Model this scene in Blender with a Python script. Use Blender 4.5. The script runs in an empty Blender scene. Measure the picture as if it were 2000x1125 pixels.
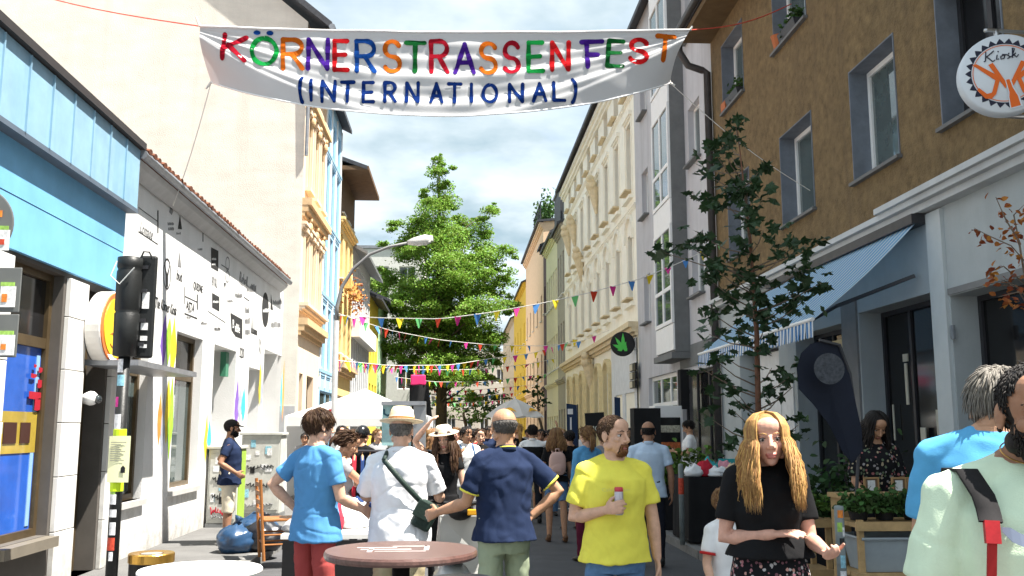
import bpy, bmesh, math, random
import numpy as np
from mathutils import Vector, Matrix, noise
random.seed(7); NR = np.random.RandomState(7)
S = bpy.context.scene; COL = S.collection
R = math.radians
# ------------------------------------------------------------------ camera, sky, sun, exposure
CAMZ, FPX, YAW, PITCH = 1.6, 1850.0, R(3.25), R(8.47)
cam = bpy.data.objects.new('camera', bpy.data.cameras.new('camera')); COL.objects.link(cam)
cam.location = (0, 0, CAMZ); cam.rotation_euler = (R(90)+PITCH, 0, -YAW)
cam.data.sensor_width = 36; cam.data.lens = 36*FPX/2000; cam.data.clip_start = .05; cam.data.clip_end = 3000
S.camera = cam
S.view_settings.view_transform = 'Standard'; S.view_settings.look = 'None'
S.view_settings.exposure = 1.82; S.view_settings.gamma = 1; S.view_settings.use_curve_mapping = False
SUN_EL = R(65); SUN_TRAVEL = Vector((-.93*math.cos(SUN_EL), .37*math.cos(SUN_EL), -math.sin(SUN_EL)))
W = bpy.data.worlds.new('World'); S.world = W; W.use_nodes = True
def world():
    nt = W.node_tree; nt.nodes.clear(); N = nt.nodes.new; L = nt.links.new
    out = N('ShaderNodeOutputWorld'); bg = N('ShaderNodeBackground'); bg.inputs[1].default_value = .1
    sky = N('ShaderNodeTexSky'); sky.sky_type = 'NISHITA'; sky.sun_disc = False
    sky.sun_elevation = SUN_EL; sky.sun_rotation = math.atan2(.93, -.37); sky.air_density = 1.0; sky.dust_density = 1.5
    tc = N('ShaderNodeTexCoord'); sep = N('ShaderNodeSeparateXYZ'); L(tc.outputs['Generated'], sep.inputs[0])
    def m(op, a, b=None, c=None):
        n = N('ShaderNodeMath'); n.operation = op
        for i, v in enumerate((a, b, c)):
            if v is None: continue
            if isinstance(v, (int, float)): n.inputs[i].default_value = v
            else: L(v, n.inputs[i])
        return n.outputs[0]
    zz = m('ADD', m('MAXIMUM', sep.outputs[2], 0), .22)
    cmb = N('ShaderNodeCombineXYZ'); L(m('DIVIDE', sep.outputs[0], zz), cmb.inputs[0]); L(m('DIVIDE', sep.outputs[1], zz), cmb.inputs[1])
    n1 = N('ShaderNodeTexNoise'); n1.inputs['Scale'].default_value = 2.1; n1.inputs['Detail'].default_value = 7; n1.inputs['Roughness'].default_value = .55; n1.inputs['Distortion'].default_value = .25
    L(cmb.outputs[0], n1.inputs['Vector'])
    n2 = N('ShaderNodeTexNoise'); n2.inputs['Scale'].default_value = 3.6; n2.inputs['Detail'].default_value = 5; n2.inputs['Roughness'].default_value = .5
    mp = N('ShaderNodeMapping'); mp.inputs['Location'].default_value = (4.3, 1.7, 0); L(cmb.outputs[0], mp.inputs[0]); L(mp.outputs[0], n2.inputs['Vector'])
    cov = N('ShaderNodeMapRange'); cov.inputs[1].default_value = .30; cov.inputs[2].default_value = .52; L(n1.outputs[0], cov.inputs[0])
    cr = N('ShaderNodeValToRGB'); cr.color_ramp.elements[0].position = .36; cr.color_ramp.elements[1].position = .66
    cr.color_ramp.elements[0].color = (1.45, 1.95, 2.25, 1); cr.color_ramp.elements[1].color = (3.2, 3.5, 3.65, 1)
    L(n2.outputs[0], cr.inputs[0])
    mx = N('ShaderNodeMix'); mx.data_type = 'RGBA'; L(cov.outputs[0], mx.inputs[0]); hsv = N('ShaderNodeHueSaturation'); hsv.inputs['Saturation'].default_value = .62; hsv.inputs['Value'].default_value = .95; L(sky.outputs[0], hsv.inputs['Color']); L(hsv.outputs[0], mx.inputs[6]); L(cr.outputs[0], mx.inputs[7])
    L(mx.outputs[2], bg.inputs[0]); L(bg.outputs[0], out.inputs[0])
world()
sun = bpy.data.objects.new('sun', bpy.data.lights.new('sun', 'SUN')); COL.objects.link(sun)
sun.data.energy = 4.4; sun.data.angle = R(.5); sun.data.color = (1, .95, .87)
sun.rotation_euler = SUN_TRAVEL.to_track_quat('-Z', 'Y').to_euler(); sun.location = (10, -10, 30)
S.cycles.max_bounces = 6; S.cycles.diffuse_bounces = 4; S.cycles.glossy_bounces = 3; S.cycles.transparent_max_bounces = 8

# ------------------------------------------------------------------ measuring helpers (picture measurements to metres)
_CR = cam.rotation_euler.to_matrix()
def ray(px, py): return _CR @ Vector(((px-1000)/FPX, (562.5-py)/FPX, -1))
def atY(px, py, d): r = ray(px, py); return Vector((0, 0, CAMZ)) + r*(d/r.y)
def atX(px, py, X): r = ray(px, py); return Vector((0, 0, CAMZ)) + r*(X/r.x)

# ------------------------------------------------------------------ materials
_M = {}
def M(name, col, rough=.8, var=.10, scale=5, bump=0, bscale=60, metal=0, spec=.3, island=0, trans=0, coat=0, stain=0, stainc=(.25,.22,.18), sss=0, stretch=None, streak=0, grime=0, ior=0):
    if name in _M: return _M[name]
    m = bpy.data.materials.new(name); m.use_nodes = True; _M[name] = m
    nt = m.node_tree; N = nt.nodes.new; L = nt.links.new; b = nt.nodes['Principled BSDF']
    b.inputs['Roughness'].default_value = rough; b.inputs['Metallic'].default_value = metal
    b.inputs['Specular IOR Level'].default_value = spec
    if coat: b.inputs['Coat Weight'].default_value = coat
    if sss: b.inputs['Subsurface Weight'].default_value = sss; b.inputs['Subsurface Radius'].default_value = (.012, .005, .003)
    geo = N('ShaderNodeNewGeometry'); vec = geo.outputs['Position']
    if stretch:
        mp = N('ShaderNodeMapping'); mp.inputs['Scale'].default_value = stretch; L(vec, mp.inputs[0]); vec = mp.outputs[0]
    n = N('ShaderNodeTexNoise'); n.inputs['Scale'].default_value = scale; n.inputs['Detail'].default_value = 6; n.inputs['Roughness'].default_value = .65; L(vec, n.inputs['Vector'])
    ramp = N('ShaderNodeValToRGB'); e = ramp.color_ramp.elements
    e[0].position = .3; e[1].position = .7
    e[0].color = (*[c*(1-var) for c in col], 1); e[1].color = (*[min(1, c*(1+var)) for c in col], 1)
    L(n.outputs[0], ramp.inputs[0]); c = ramp.outputs[0]
    if stain:
        n3 = N('ShaderNodeTexNoise'); n3.inputs['Scale'].default_value = .9; n3.inputs['Detail'].default_value = 8; n3.inputs['Roughness'].default_value = .7
        mp2 = N('ShaderNodeMapping'); mp2.inputs['Scale'].default_value = (1, 1, .35); L(geo.outputs['Position'], mp2.inputs[0]); L(mp2.outputs[0], n3.inputs['Vector'])
        mr = N('ShaderNodeMapRange'); mr.inputs[1].default_value = .48; mr.inputs[2].default_value = .72; mr.inputs[4].default_value = stain; L(n3.outputs[0], mr.inputs[0])
        mx = N('ShaderNodeMix'); mx.data_type = 'RGBA'; L(mr.outputs[0], mx.inputs[0]); L(c, mx.inputs[6]); mx.inputs[7].default_value = (*stainc, 1); c = mx.outputs[2]
    if streak:
        n4 = N('ShaderNodeTexNoise'); n4.inputs['Scale'].default_value = 1; n4.inputs['Detail'].default_value = 5; n4.inputs['Roughness'].default_value = .6
        mp3 = N('ShaderNodeMapping'); mp3.inputs['Scale'].default_value = (3.2,3.2,.16); L(geo.outputs['Position'], mp3.inputs[0]); L(mp3.outputs[0], n4.inputs['Vector'])
        mr = N('ShaderNodeMapRange'); mr.inputs[1].default_value = .50; mr.inputs[2].default_value = .74; mr.inputs[4].default_value = streak; L(n4.outputs[0], mr.inputs[0])
        mx = N('ShaderNodeMix'); mx.data_type = 'RGBA'; L(mr.outputs[0], mx.inputs[0]); L(c, mx.inputs[6]); mx.inputs[7].default_value = (*stainc, 1); c = mx.outputs[2]
    if grime:
        sx_ = N('ShaderNodeSeparateXYZ'); L(geo.outputs['Position'], sx_.inputs[0])
        n5 = N('ShaderNodeTexNoise'); n5.inputs['Scale'].default_value = 5; n5.inputs['Detail'].default_value = 8; n5.inputs['Roughness'].default_value = .75; L(geo.outputs['Position'], n5.inputs['Vector'])
        ma = N('ShaderNodeMath'); ma.operation = 'MULTIPLY_ADD'; L(n5.outputs[0], ma.inputs[0]); ma.inputs[1].default_value = 1.9; ma.inputs[2].default_value = -.95
        sb = N('ShaderNodeMath'); sb.operation = 'SUBTRACT'; L(ma.outputs[0], sb.inputs[0]); L(sx_.outputs[2], sb.inputs[1])
        mr = N('ShaderNodeMapRange'); mr.inputs[1].default_value = -.75; mr.inputs[2].default_value = .1; mr.inputs[4].default_value = grime; L(sb.outputs[0], mr.inputs[0])
        mx = N('ShaderNodeMix'); mx.data_type = 'RGBA'; L(mr.outputs[0], mx.inputs[0]); L(c, mx.inputs[6]); mx.inputs[7].default_value = (.16,.145,.12,1); c = mx.outputs[2]
    if ior: b.inputs['IOR'].default_value = ior
    if island:
        hs = N('ShaderNodeHueSaturation'); mr = N('ShaderNodeMapRange'); mr.inputs[3].default_value = 1-island; mr.inputs[4].default_value = 1+island
        L(geo.outputs['Random Per Island'], mr.inputs[0]); L(mr.outputs[0], hs.inputs['Value']); L(c, hs.inputs['Color'])
        mr2 = N('ShaderNodeMapRange'); mr2.inputs[3].default_value = .5-island*.05; mr2.inputs[4].default_value = .5+island*.05
        L(geo.outputs['Random Per Island'], mr2.inputs[0]); L(mr2.outputs[0], hs.inputs['Hue']); c = hs.outputs[0]
    L(c, b.inputs['Base Color'])
    if bump:
        n2 = N('ShaderNodeTexNoise'); n2.inputs['Scale'].default_value = bscale; n2.inputs['Detail'].default_value = 4; L(vec, n2.inputs['Vector'])
        bp = N('ShaderNodeBump'); bp.inputs['Strength'].default_value = bump; bp.inputs['Distance'].default_value = .02
        L(n2.outputs[0], bp.inputs['Height']); L(bp.outputs[0], b.inputs['Normal'])
    if trans:
        t = N('ShaderNodeBsdfTranslucent'); L(c, t.inputs[0]); mxs = N('ShaderNodeMixShader'); mxs.inputs[0].default_value = trans
        L(b.outputs[0], mxs.inputs[1]); L(t.outputs[0], mxs.inputs[2]); L(mxs.outputs[0], nt.nodes['Material Output'].inputs[0])
    return m
def flecks(name, base, cols, scale=55, cover=.45):
    """printed fabric: small coloured blotches on a dark ground"""
    m = bpy.data.materials.new(name); m.use_nodes = True; nt = m.node_tree; N = nt.nodes.new; L = nt.links.new; b = nt.nodes['Principled BSDF']
    b.inputs['Roughness'].default_value = .9; b.inputs['Specular IOR Level'].default_value = .2
    geo = N('ShaderNodeNewGeometry'); v = N('ShaderNodeTexVoronoi'); v.inputs['Scale'].default_value = scale; L(geo.outputs['Position'], v.inputs['Vector'])
    sp = N('ShaderNodeSeparateColor'); L(v.outputs['Color'], sp.inputs[0])
    r = N('ShaderNodeValToRGB'); r.color_ramp.interpolation = 'CONSTANT'; r.color_ramp.elements[0].color = (*base, 1); r.color_ramp.elements[0].position = 0
    r.color_ramp.elements[1].position = 1-cover; r.color_ramp.elements[1].color = (*cols[0], 1)
    for i, c in enumerate(cols[1:]):
        e = r.color_ramp.elements.new(1-cover+cover*(i+1)/len(cols)); e.color = (*c, 1)
    L(sp.outputs[0], r.inputs[0])
    mr = N('ShaderNodeMath'); mr.operation = 'LESS_THAN'; L(v.outputs['Distance'], mr.inputs[0]); mr.inputs[1].default_value = .5
    mx = N('ShaderNodeMix'); mx.data_type = 'RGBA'; L(mr.outputs[0], mx.inputs[0]); mx.inputs[6].default_value = (*base, 1); L(r.outputs[0], mx.inputs[7]); L(mx.outputs[2], b.inputs['Base Color'])
    return m
def stripes(name, c1, c2, axis, freq, duty=.5, rough=.8, trans=0):
    m = bpy.data.materials.new(name); m.use_nodes = True; nt = m.node_tree; N = nt.nodes.new; L = nt.links.new; b = nt.nodes['Principled BSDF']
    b.inputs['Roughness'].default_value = rough; b.inputs['Specular IOR Level'].default_value = .2
    geo = N('ShaderNodeNewGeometry'); sp = N('ShaderNodeSeparateXYZ'); L(geo.outputs['Position'], sp.inputs[0])
    mu = N('ShaderNodeMath'); mu.operation = 'MULTIPLY'; mu.inputs[1].default_value = freq; L(sp.outputs[axis], mu.inputs[0])
    fr = N('ShaderNodeMath'); fr.operation = 'FRACT'; L(mu.outputs[0], fr.inputs[0])
    lt = N('ShaderNodeMath'); lt.operation = 'LESS_THAN'; lt.inputs[1].default_value = duty; L(fr.outputs[0], lt.inputs[0])
    mx = N('ShaderNodeMix'); mx.data_type = 'RGBA'; L(lt.outputs[0], mx.inputs[0]); mx.inputs[6].default_value = (*c1, 1); mx.inputs[7].default_value = (*c2, 1)
    L(mx.outputs[2], b.inputs['Base Color'])
    if trans:
        t = N('ShaderNodeBsdfTranslucent'); L(mx.outputs[2], t.inputs[0]); ms = N('ShaderNodeMixShader'); ms.inputs[0].default_value = trans
        L(b.outputs[0], ms.inputs[1]); L(t.outputs[0], ms.inputs[2]); L(ms.outputs[0], nt.nodes['Material Output'].inputs[0])
    return m
GLASS = M('window_glass', (.025,.032,.036), .05, .3, 2, spec=.6, ior=1.8)
GLASSB = M('bright_glass', (.07,.095,.095), .03, .3, 2, spec=.6, ior=2.0)
GLASSK = M('dark_shop_glass', (.012,.012,.013), .08, .3, 2, spec=.25)
WHITE = M('white_paint', (.80,.80,.79), .6, .04)
BLACK = M('black_paint', (.012,.012,.013), .5, .2)
BLACKM = M('black_matt', (.012,.012,.013), .9, .2)
GREYM = M('grey_metal', (.30,.31,.32), .45, .1, metal=.6)
STEEL = M('steel', (.5,.5,.5), .3, .1, metal=.9)
DARKM = M('dark_metal', (.05,.05,.055), .45, .2, metal=.4)
WOOD = M('varnished_wood', (.31,.125,.038), .45, .3, 8, stretch=(1,1,.2))
PALEWOOD = M('pale_wood', (.42,.28,.13), .7, .25, 10, stretch=(1,.3,1))

def cloth(n, c, rough=.9, var=.08, bump=.15): return M('cloth_'+n, c, rough, var, 7, bump, 260, spec=.15)
# ------------------------------------------------------------------ mesh helpers
def rX(a): return Matrix.Rotation(a, 3, 'X')
def rotz(a): return Matrix.Rotation(a, 3, 'Z')
class MB:
    def __init__(s): s.v = []; s.f = []; s.mi = []; s.cur = 0
    def add(s, vs, fs):
        o = len(s.v); s.v += [tuple(v) for v in vs]
        for f in fs: s.f.append(tuple(i+o for i in f)); s.mi.append(s.cur)
        return s
    def box(s, x0, x1, y0, y1, z0, z1, T=None):
        vs = [Vector((x, y, z)) for z in (z0, z1) for y in (y0, y1) for x in (x0, x1)]
        if T is not None: vs = [T @ v for v in vs]
        return s.add(vs, [(0,2,3,1), (4,5,7,6), (0,1,5,4), (2,6,7,3), (0,4,6,2), (1,3,7,5)])
    def cbox(s, c, sz, rot=None):
        c = Vector(c); h = [q/2 for q in sz]; rot = rot or Matrix.Identity(3)
        vs = [c + rot @ Vector((x*h[0], y*h[1], z*h[2])) for z in (-1,1) for y in (-1,1) for x in (-1,1)]
        return s.add(vs, [(0,2,3,1), (4,5,7,6), (0,1,5,4), (2,6,7,3), (0,4,6,2), (1,3,7,5)])
    def bar(s, a, b, w, t=None):
        a = Vector(a); b = Vector(b); d = b-a; q = d.to_track_quat('Z', 'Y').to_matrix()
        return s.cbox((a+b)/2, (w, t or w, d.length), q)
    def quad(s, a, b, c, d): return s.add([a, b, c, d], [(0,1,2,3)])
    def poly(s, pts, ext):
        """flat outline extruded by the vector ext"""
        n = len(pts); e = Vector(ext); a = [Vector(p) for p in pts]
        return s.add(a+[p+e for p in a], [tuple(range(n))[::-1], tuple(range(n, 2*n))]+[(i, (i+1)%n, n+(i+1)%n, n+i) for i in range(n)])
    def tube(s, pts, rad, n=8, ry=None, up=None):
        pts = [Vector(p) for p in pts]; k = len(pts)
        if isinstance(rad, (int, float)): rad = [rad]*k
        if ry is None: ry = rad
        elif isinstance(ry, (int, float)): ry = [ry]*k
        t = []
        for i in range(k):
            d = pts[min(i+1, k-1)]-pts[max(i-1, 0)]; t.append(d.normalized() if d.length > 1e-9 else Vector((0,0,1)))
        u = Vector(up) if up is not None else (Vector((0,0,1)) if abs(t[0].z) < .9 else Vector((0,1,0)))
        vs = []
        for i in range(k):
            x = u.cross(t[i]);
            if x.length < 1e-6: x = Vector((1,0,0)).cross(t[i])
            x.normalize(); y = t[i].cross(x); u = y if up is None else u
            for j in range(n):
                a = 2*math.pi*j/n; vs.append(pts[i] + x*math.cos(a)*rad[i] + y*math.sin(a)*ry[i])
        fs = [(i*n+j, i*n+(j+1)%n, (i+1)*n+(j+1)%n, (i+1)*n+j) for i in range(k-1) for j in range(n)]
        fs += [tuple(range(n))[::-1], tuple(range((k-1)*n, k*n))]
        return s.add(vs, fs)
    def cyl(s, x, y, z0, z1, r, n=20, r2=None): return s.tube([(x,y,z0), (x,y,z1)], [r, r if r2 is None else r2], n)
    def lathe(s, c, prof, n=24, rot=None):
        c = Vector(c); rot = rot or Matrix.Identity(3); k = len(prof)
        vs = [c + rot @ Vector((r*math.cos(2*math.pi*j/n), r*math.sin(2*math.pi*j/n), z)) for r, z in prof for j in range(n)]
        fs = [(i*n+j, i*n+(j+1)%n, (i+1)*n+(j+1)%n, (i+1)*n+j) for i in range(k-1) for j in range(n)]
        fs += [tuple(range(n))[::-1], tuple(range((k-1)*n, k*n))]
        return s.add(vs, fs)
    def ell(s, c, r, rot=None, n=12, k=8):
        if isinstance(r, (int, float)): r = (r, r, r)
        c = Vector(c); rot = rot or Matrix.Identity(3); vs = []
        for i in range(1, k):
            th = math.pi*i/k
            for j in range(n):
                a = 2*math.pi*j/n; vs.append(c + rot @ Vector((r[0]*math.sin(th)*math.cos(a), r[1]*math.sin(th)*math.sin(a), r[2]*math.cos(th))))
        top = c + rot @ Vector((0,0,r[2])); bot = c - rot @ Vector((0,0,r[2])); vs += [top, bot]; T = len(vs)-2
        fs = [((i+1)*n+j, (i+1)*n+(j+1)%n, i*n+(j+1)%n, i*n+j) for i in range(k-2) for j in range(n)]
        fs += [(T, j, (j+1)%n) for j in range(n)] + [(T+1, (k-2)*n+(j+1)%n, (k-2)*n+j) for j in range(n)]
        return s.add(vs, fs)
    def grid(s, fn, nu, nv, thick=None):
        vs = [fn(i/nu, j/nv) for j in range(nv+1) for i in range(nu+1)]
        fs = [(j*(nu+1)+i, j*(nu+1)+i+1, (j+1)*(nu+1)+i+1, (j+1)*(nu+1)+i) for j in range(nv) for i in range(nu)]
        return s.add(vs, fs)
    def mesh(s, name, mats, smooth=False):
        me = bpy.data.meshes.new(name); me.from_pydata(s.v, [], s.f)
        if not isinstance(mats, (list, tuple)): mats = [mats]
        for m in mats: me.materials.append(m)
        if len(mats) > 1: me.polygons.foreach_set('material_index', s.mi)
        if smooth: me.polygons.foreach_set('use_smooth', [True]*len(me.polygons))
        me.update(); return me
def setp(o, label=None, cat=None, group=None, kind=None):
    if label: o['label'] = label
    if cat: o['category'] = cat
    if group: o['group'] = group
    if kind: o['kind'] = kind
    return o
def chain(o):
    m = Matrix.Identity(4)
    while o: m = o.matrix_basis @ m; o = o.parent
    return m
def link(name, me, parent=None, loc=(0,0,0), rz=0, **kw):
    o = bpy.data.objects.new(name, me); COL.objects.link(o); o.location = loc; o.rotation_euler = (0,0,rz)
    if parent: o.parent = parent
    return setp(o, **kw)
def part(mb, name, mats, parent, world=False, smooth=False, label=None, kind=None, bevel=0):
    if world:
        inv = chain(parent).inverted(); mb.v = [tuple(inv @ Vector(v)) for v in mb.v]
    o = link(name, mb.mesh(name, mats, smooth), parent, label=label, kind=kind)
    if bevel:
        b = o.modifiers.new('b', 'BEVEL'); b.width = bevel; b.segments = 2; b.limit_method = 'ANGLE'
    return o
def whole(mb, name, mats, label, cat, group=None, smooth=False, kind=None, bevel=0):
    """a top-level thing that is one mesh; its origin goes to the middle of its base"""
    a = np.array(mb.v); lo = a.min(0); hi = a.max(0); c = np.array(((lo[0]+hi[0])/2, (lo[1]+hi[1])/2, lo[2]))
    mb.v = [tuple(v) for v in (a-c)]
    o = link(name, mb.mesh(name, mats, smooth), None, tuple(float(q) for q in c), label=label, cat=cat, group=group, kind=kind)
    if bevel:
        b = o.modifiers.new('b', 'BEVEL'); b.width = bevel; b.segments = 2; b.limit_method = 'ANGLE'
    return o
def thing(name, label, cat, loc=(0,0,0), rz=0, group=None):
    return link(name, None, None, loc, rz, label=label, cat=cat, group=group)
def struct(mb, name, mats, smooth=False):
    return link(name, mb.mesh(name, mats, smooth), None, kind='structure')
def copy_tree(o, parent=None):
    c = o.copy(); COL.objects.link(c); c.parent = parent
    for ch in list(o.children): copy_tree(ch, c)
    return c
def remesh(mb, vox, smooth=3, name='m'):
    me = mb.mesh(name, [WHITE]); o = bpy.data.objects.new('tmp', me); COL.objects.link(o)
    r = o.modifiers.new('r', 'REMESH'); r.mode = 'VOXEL'; r.voxel_size = vox
    if smooth: q = o.modifiers.new('s', 'SMOOTH'); q.factor = .5; q.iterations = smooth
    dg = bpy.context.evaluated_depsgraph_get(); dg.update()
    e = o.evaluated_get(dg); out = bpy.data.meshes.new_from_object(e); out.materials.clear()
    bpy.data.objects.remove(o); bpy.data.meshes.remove(me)
    return out
def co(me):
    a = np.empty(len(me.vertices)*3); me.vertices.foreach_get('co', a); return a.reshape(-1, 3)
def text_mesh(body, h, ext=.002, align='LEFT', shear=0, space=1.0):
    cu = bpy.data.curves.new('t', 'FONT'); cu.body = body; cu.size = h/.72; cu.extrude = ext; cu.align_x = align; cu.shear = shear; cu.space_character = space; cu.resolution_u = 3
    o = bpy.data.objects.new('t', cu); COL.objects.link(o)
    dg = bpy.context.evaluated_depsgraph_get(); dg.update(); me = bpy.data.meshes.new_from_object(o.evaluated_get(dg))
    bpy.data.objects.remove(o); bpy.data.curves.remove(cu); return me
def text(body, h, name, mat, parent, org, right, up, world=True, align='LEFT', shear=0, space=1.0, squash=1.0, bold=0):
    me = text_mesh(body, h, .002, align, shear, space)
    r = Vector(right).normalized(); u = Vector(up).normalized(); n = r.cross(u)
    mt = Matrix(((r.x*squash, u.x, n.x, org[0]), (r.y*squash, u.y, n.y, org[1]), (r.z*squash, u.z, n.z, org[2]), (0,0,0,1)))
    if world and parent: mt = chain(parent).inverted() @ mt
    me.transform(mt); me.materials.clear(); me.materials.append(mat)
    return link(name, me, parent)
def leaves(name, C, size, mat, parent, kind='stuff', up=.35, shape='quad', world=True):
    """many small leaf faces: C (n,3) world positions"""
    C = np.asarray(C); n = len(C); sz = np.asarray(size)*np.ones(n)
    nrm = NR.randn(n, 3); nrm[:, 2] = np.abs(nrm[:, 2])+up; nrm /= np.linalg.norm(nrm, axis=1)[:, None]
    a = NR.randn(n, 3); a -= nrm*(a*nrm).sum(1)[:, None]; a /= np.linalg.norm(a, axis=1)[:, None]; b = np.cross(nrm, a)
    if shape == 'quad': outl = [(-.5, 0), (0, -.32), (.55, 0), (0, .32)]
    else: outl = [(-.5, 0), (-.25, -.3), (.1, -.28), (.5, 0), (.1, .28), (-.25, .3)]
    k = len(outl); V = np.zeros((n, k, 3))
    for i, (p, q) in enumerate(outl): V[:, i] = C + a*(p*sz)[:, None] + b*(q*sz)[:, None] + nrm*((.12*(abs(q) > .1))*sz)[:, None]
    V = V.reshape(-1, 3)
    if world and parent:
        inv = np.array(chain(parent).inverted()); V = V @ inv[:3, :3].T + inv[:3, 3]
    me = bpy.data.meshes.new(name); me.vertices.add(n*k); me.vertices.foreach_set('co', V.ravel())
    me.loops.add(n*k); me.loops.foreach_set('vertex_index', np.arange(n*k)); me.polygons.add(n); me.polygons.foreach_set('loop_start', np.arange(n)*k)
    me.update(calc_edges=True); me.validate(); me.materials.append(mat)
    return link(name, me, parent, kind=kind)
# ================================================================== ground, road, pavements
ASPH = M('asphalt', (.088,.088,.092), .85, .22, 1.3, .35, 180, stain=.35, stainc=(.055,.055,.057))
PAVE = M('pavement_grey', (.13,.128,.125), .85, .18, 1.6, .3, 120, stain=.5, stainc=(.085,.083,.08))
KERB = M('kerb_granite', (.20,.197,.19), .8, .2, 9, .3, 90)
XL, XR, KL, KR = -3.9, 5.3, -2.35, 3.0
mb = MB(); mb.quad((-400,-60,-.03), (400,-60,-.03), (400,900,-.03), (-400,900,-.03)); struct(mb, 'ground', M('far_ground', (.2,.19,.17), .9))
mb = MB(); mb.grid(lambda u, v: (KL-.05+(KR-KL+.1)*u, -4+150*v, .02*math.sin(math.pi*u)-.004), 12, 60); struct(mb, 'road', ASPH)
def pavement(x0, x1, name):
    mb = MB(); mb.grid(lambda u, v: (x0+(x1-x0)*u, -4+150*v, .1), 4, 60); return struct(mb, name, PAVE)
pl = pavement(-8.5, KL-.14, 'pavement'); pr = pavement(KR+.14, 9.5, 'pavement')
ks = MB(); ks.box(-.07,.07,.004,.992,-.02,.105); ksm = ks.mesh('kerb_stone', KERB)
for p, x in ((pl, KL-.07), (pr, KR+.07)):
    for i in range(44):
        o = link('kerb_stone', ksm, p, (x+random.uniform(-.006,.006), 4+i, random.uniform(-.006,.004)), random.uniform(-.004,.004))
PAINT = M('road_paint', (.62,.60,.54), .8, .15, 14, stain=.6, stainc=(.25,.25,.24))
mb = MB(); mb.grid(lambda u, v: (-.02+.16*u, 4.2+10.8*v, .024), 2, 24); struct(mb, 'road_marking', PAINT)
mb = MB(); mb.grid(lambda u, v: (.2+2.4*u, 19.2+.25*v, .024), 8, 1); struct(mb, 'road_marking', PAINT)

# ================================================================== facade kit
_wc = {}
def window(parent, u0, u1, z0, z1, dep, fm, pm=None, mv=1, mh=0, sill=0, sm=None, fr=.06, transom=None, label=None):
    pm = pm or GLASS; w = u1-u0; h = z1-z0; key = (round(w,2), round(h,2), fm.name, pm.name, mv, mh, sill, fr, transom)
    if key not in _wc:
        f = MB(); f.box(0,fr,0,.07,0,h); f.box(w-fr,w,0,.07,0,h); f.box(fr,w-fr,0,.07,0,fr); f.box(fr,w-fr,0,.07,h-fr,h)
        for i in range(1, mv+1): x = w*i/(mv+1); f.box(x-fr*.6,x+fr*.6,.004,.066,fr,h-fr)
        for i in range(1, mh+1): z = h*i/(mh+1); f.box(fr,w-fr,.008,.062,z-fr*.4,z+fr*.4)
        if transom: f.box(fr,w-fr,.008,.062,h*transom-fr*.5,h*transom+fr*.5)
        p = MB(); p.box(fr*.5,w-fr*.5,.03,.045,fr*.5,h-fr*.5)
        s = MB(); s.box(-.06,w+.06,-sill,.0,-.05,-.004)
        _wc[key] = (f.mesh('window', fm), p.mesh('pane', pm), s.mesh('sill', sm or fm))
    a, b, c = _wc[key]
    o = link('window', a, parent, (u0, dep, z0), label=label); link('pane', b, o)
    if sill: link('sill', c, o, (0, -dep, 0))
    return o
def wallgrid(mb, w, h, ops, rev=.2, z0=0):
    us = sorted({0, w, *[o[0] for o in ops], *[o[1] for o in ops]}); zs = sorted({z0, h, *[o[2] for o in ops], *[o[3] for o in ops]})
    for i in range(len(us)-1):
        for j in range(len(zs)-1):
            cu = (us[i]+us[i+1])/2; cz = (zs[j]+zs[j+1])/2
            if any(o[0] < cu < o[1] and o[2] < cz < o[3] for o in ops): continue
            mb.quad((us[i],0,zs[j]), (us[i+1],0,zs[j]), (us[i+1],0,zs[j+1]), (us[i],0,zs[j+1]))
    for a, b, c, d in [o[:4] for o in ops]:
        mb.quad((a,0,c), (a,rev,c), (a,rev,d), (a,0,d)); mb.quad((b,0,c), (b,0,d), (b,rev,d), (b,rev,c))
        mb.quad((a,0,d), (a,rev,d), (b,rev,d), (b,0,d)); mb.quad((a,0,c), (b,0,c), (b,rev,c), (a,rev,c))
        mb.quad((a,rev,c), (b,rev,c), (b,rev,d), (a,rev,d))
def facade(name, label, side, X, d0, d1, H, wm, ops=(), depth=9, rev=.2, roof=None, rise=0, base=None, cat='building', over=0):
    """one building; local x runs along the front, -y is outward, z up"""
    w = d1-d0
    t = thing(name, label, cat, (X, d0 if side < 0 else d1, 0), R(90) if side < 0 else R(-90))
    mb = MB(); wallgrid(mb, w, H, list(ops), rev)
    mb.quad((0,0,0), (0,0,H), (0,depth,H), (0,depth,0)); mb.quad((w,0,0), (w,depth,0), (w,depth,H), (w,0,H)); mb.quad((0,depth,0), (0,depth,H), (w,depth,H), (w,depth,0))
    if roof is None: mb.quad((0,0,H), (w,0,H), (w,depth,H), (0,depth,H))
    else:
        mb.add([(0,0,H), (0,depth,H), (0,depth/2,H+rise), (w,0,H), (w,depth,H), (w,depth/2,H+rise)], [(0,2,1), (3,4,5)])
    part(mb, 'wall', wm, t)
    if roof is not None:
        r = MB(); sl = rise/(depth/2); oz = over*sl
        r.poly([(-.12,-over,H-oz), (-.12,depth/2,H+rise), (-.12,depth+over,H-oz), (-.12,depth+over,H-oz+.14), (-.12,depth/2,H+rise+.16), (-.12,-over,H-oz+.14)], (w+.24,0,0))
        part(r, 'roof', roof, t)
    t['_w'] = w
    return t
def uof(t, d):   # distance along the front of a facade for a distance down the street
    return d-t.location.y if t.rotation_euler.z > 0 else t.location.y-d
def hood(mb, u0, u1, z, out=.22, h=.16):
    mb.box(u0-.12, u1+.12, -out, .0, z+.06, z+h); mb.box(u0-.05, u1+.05, -out*.6, .0, z, z+.058)
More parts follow.
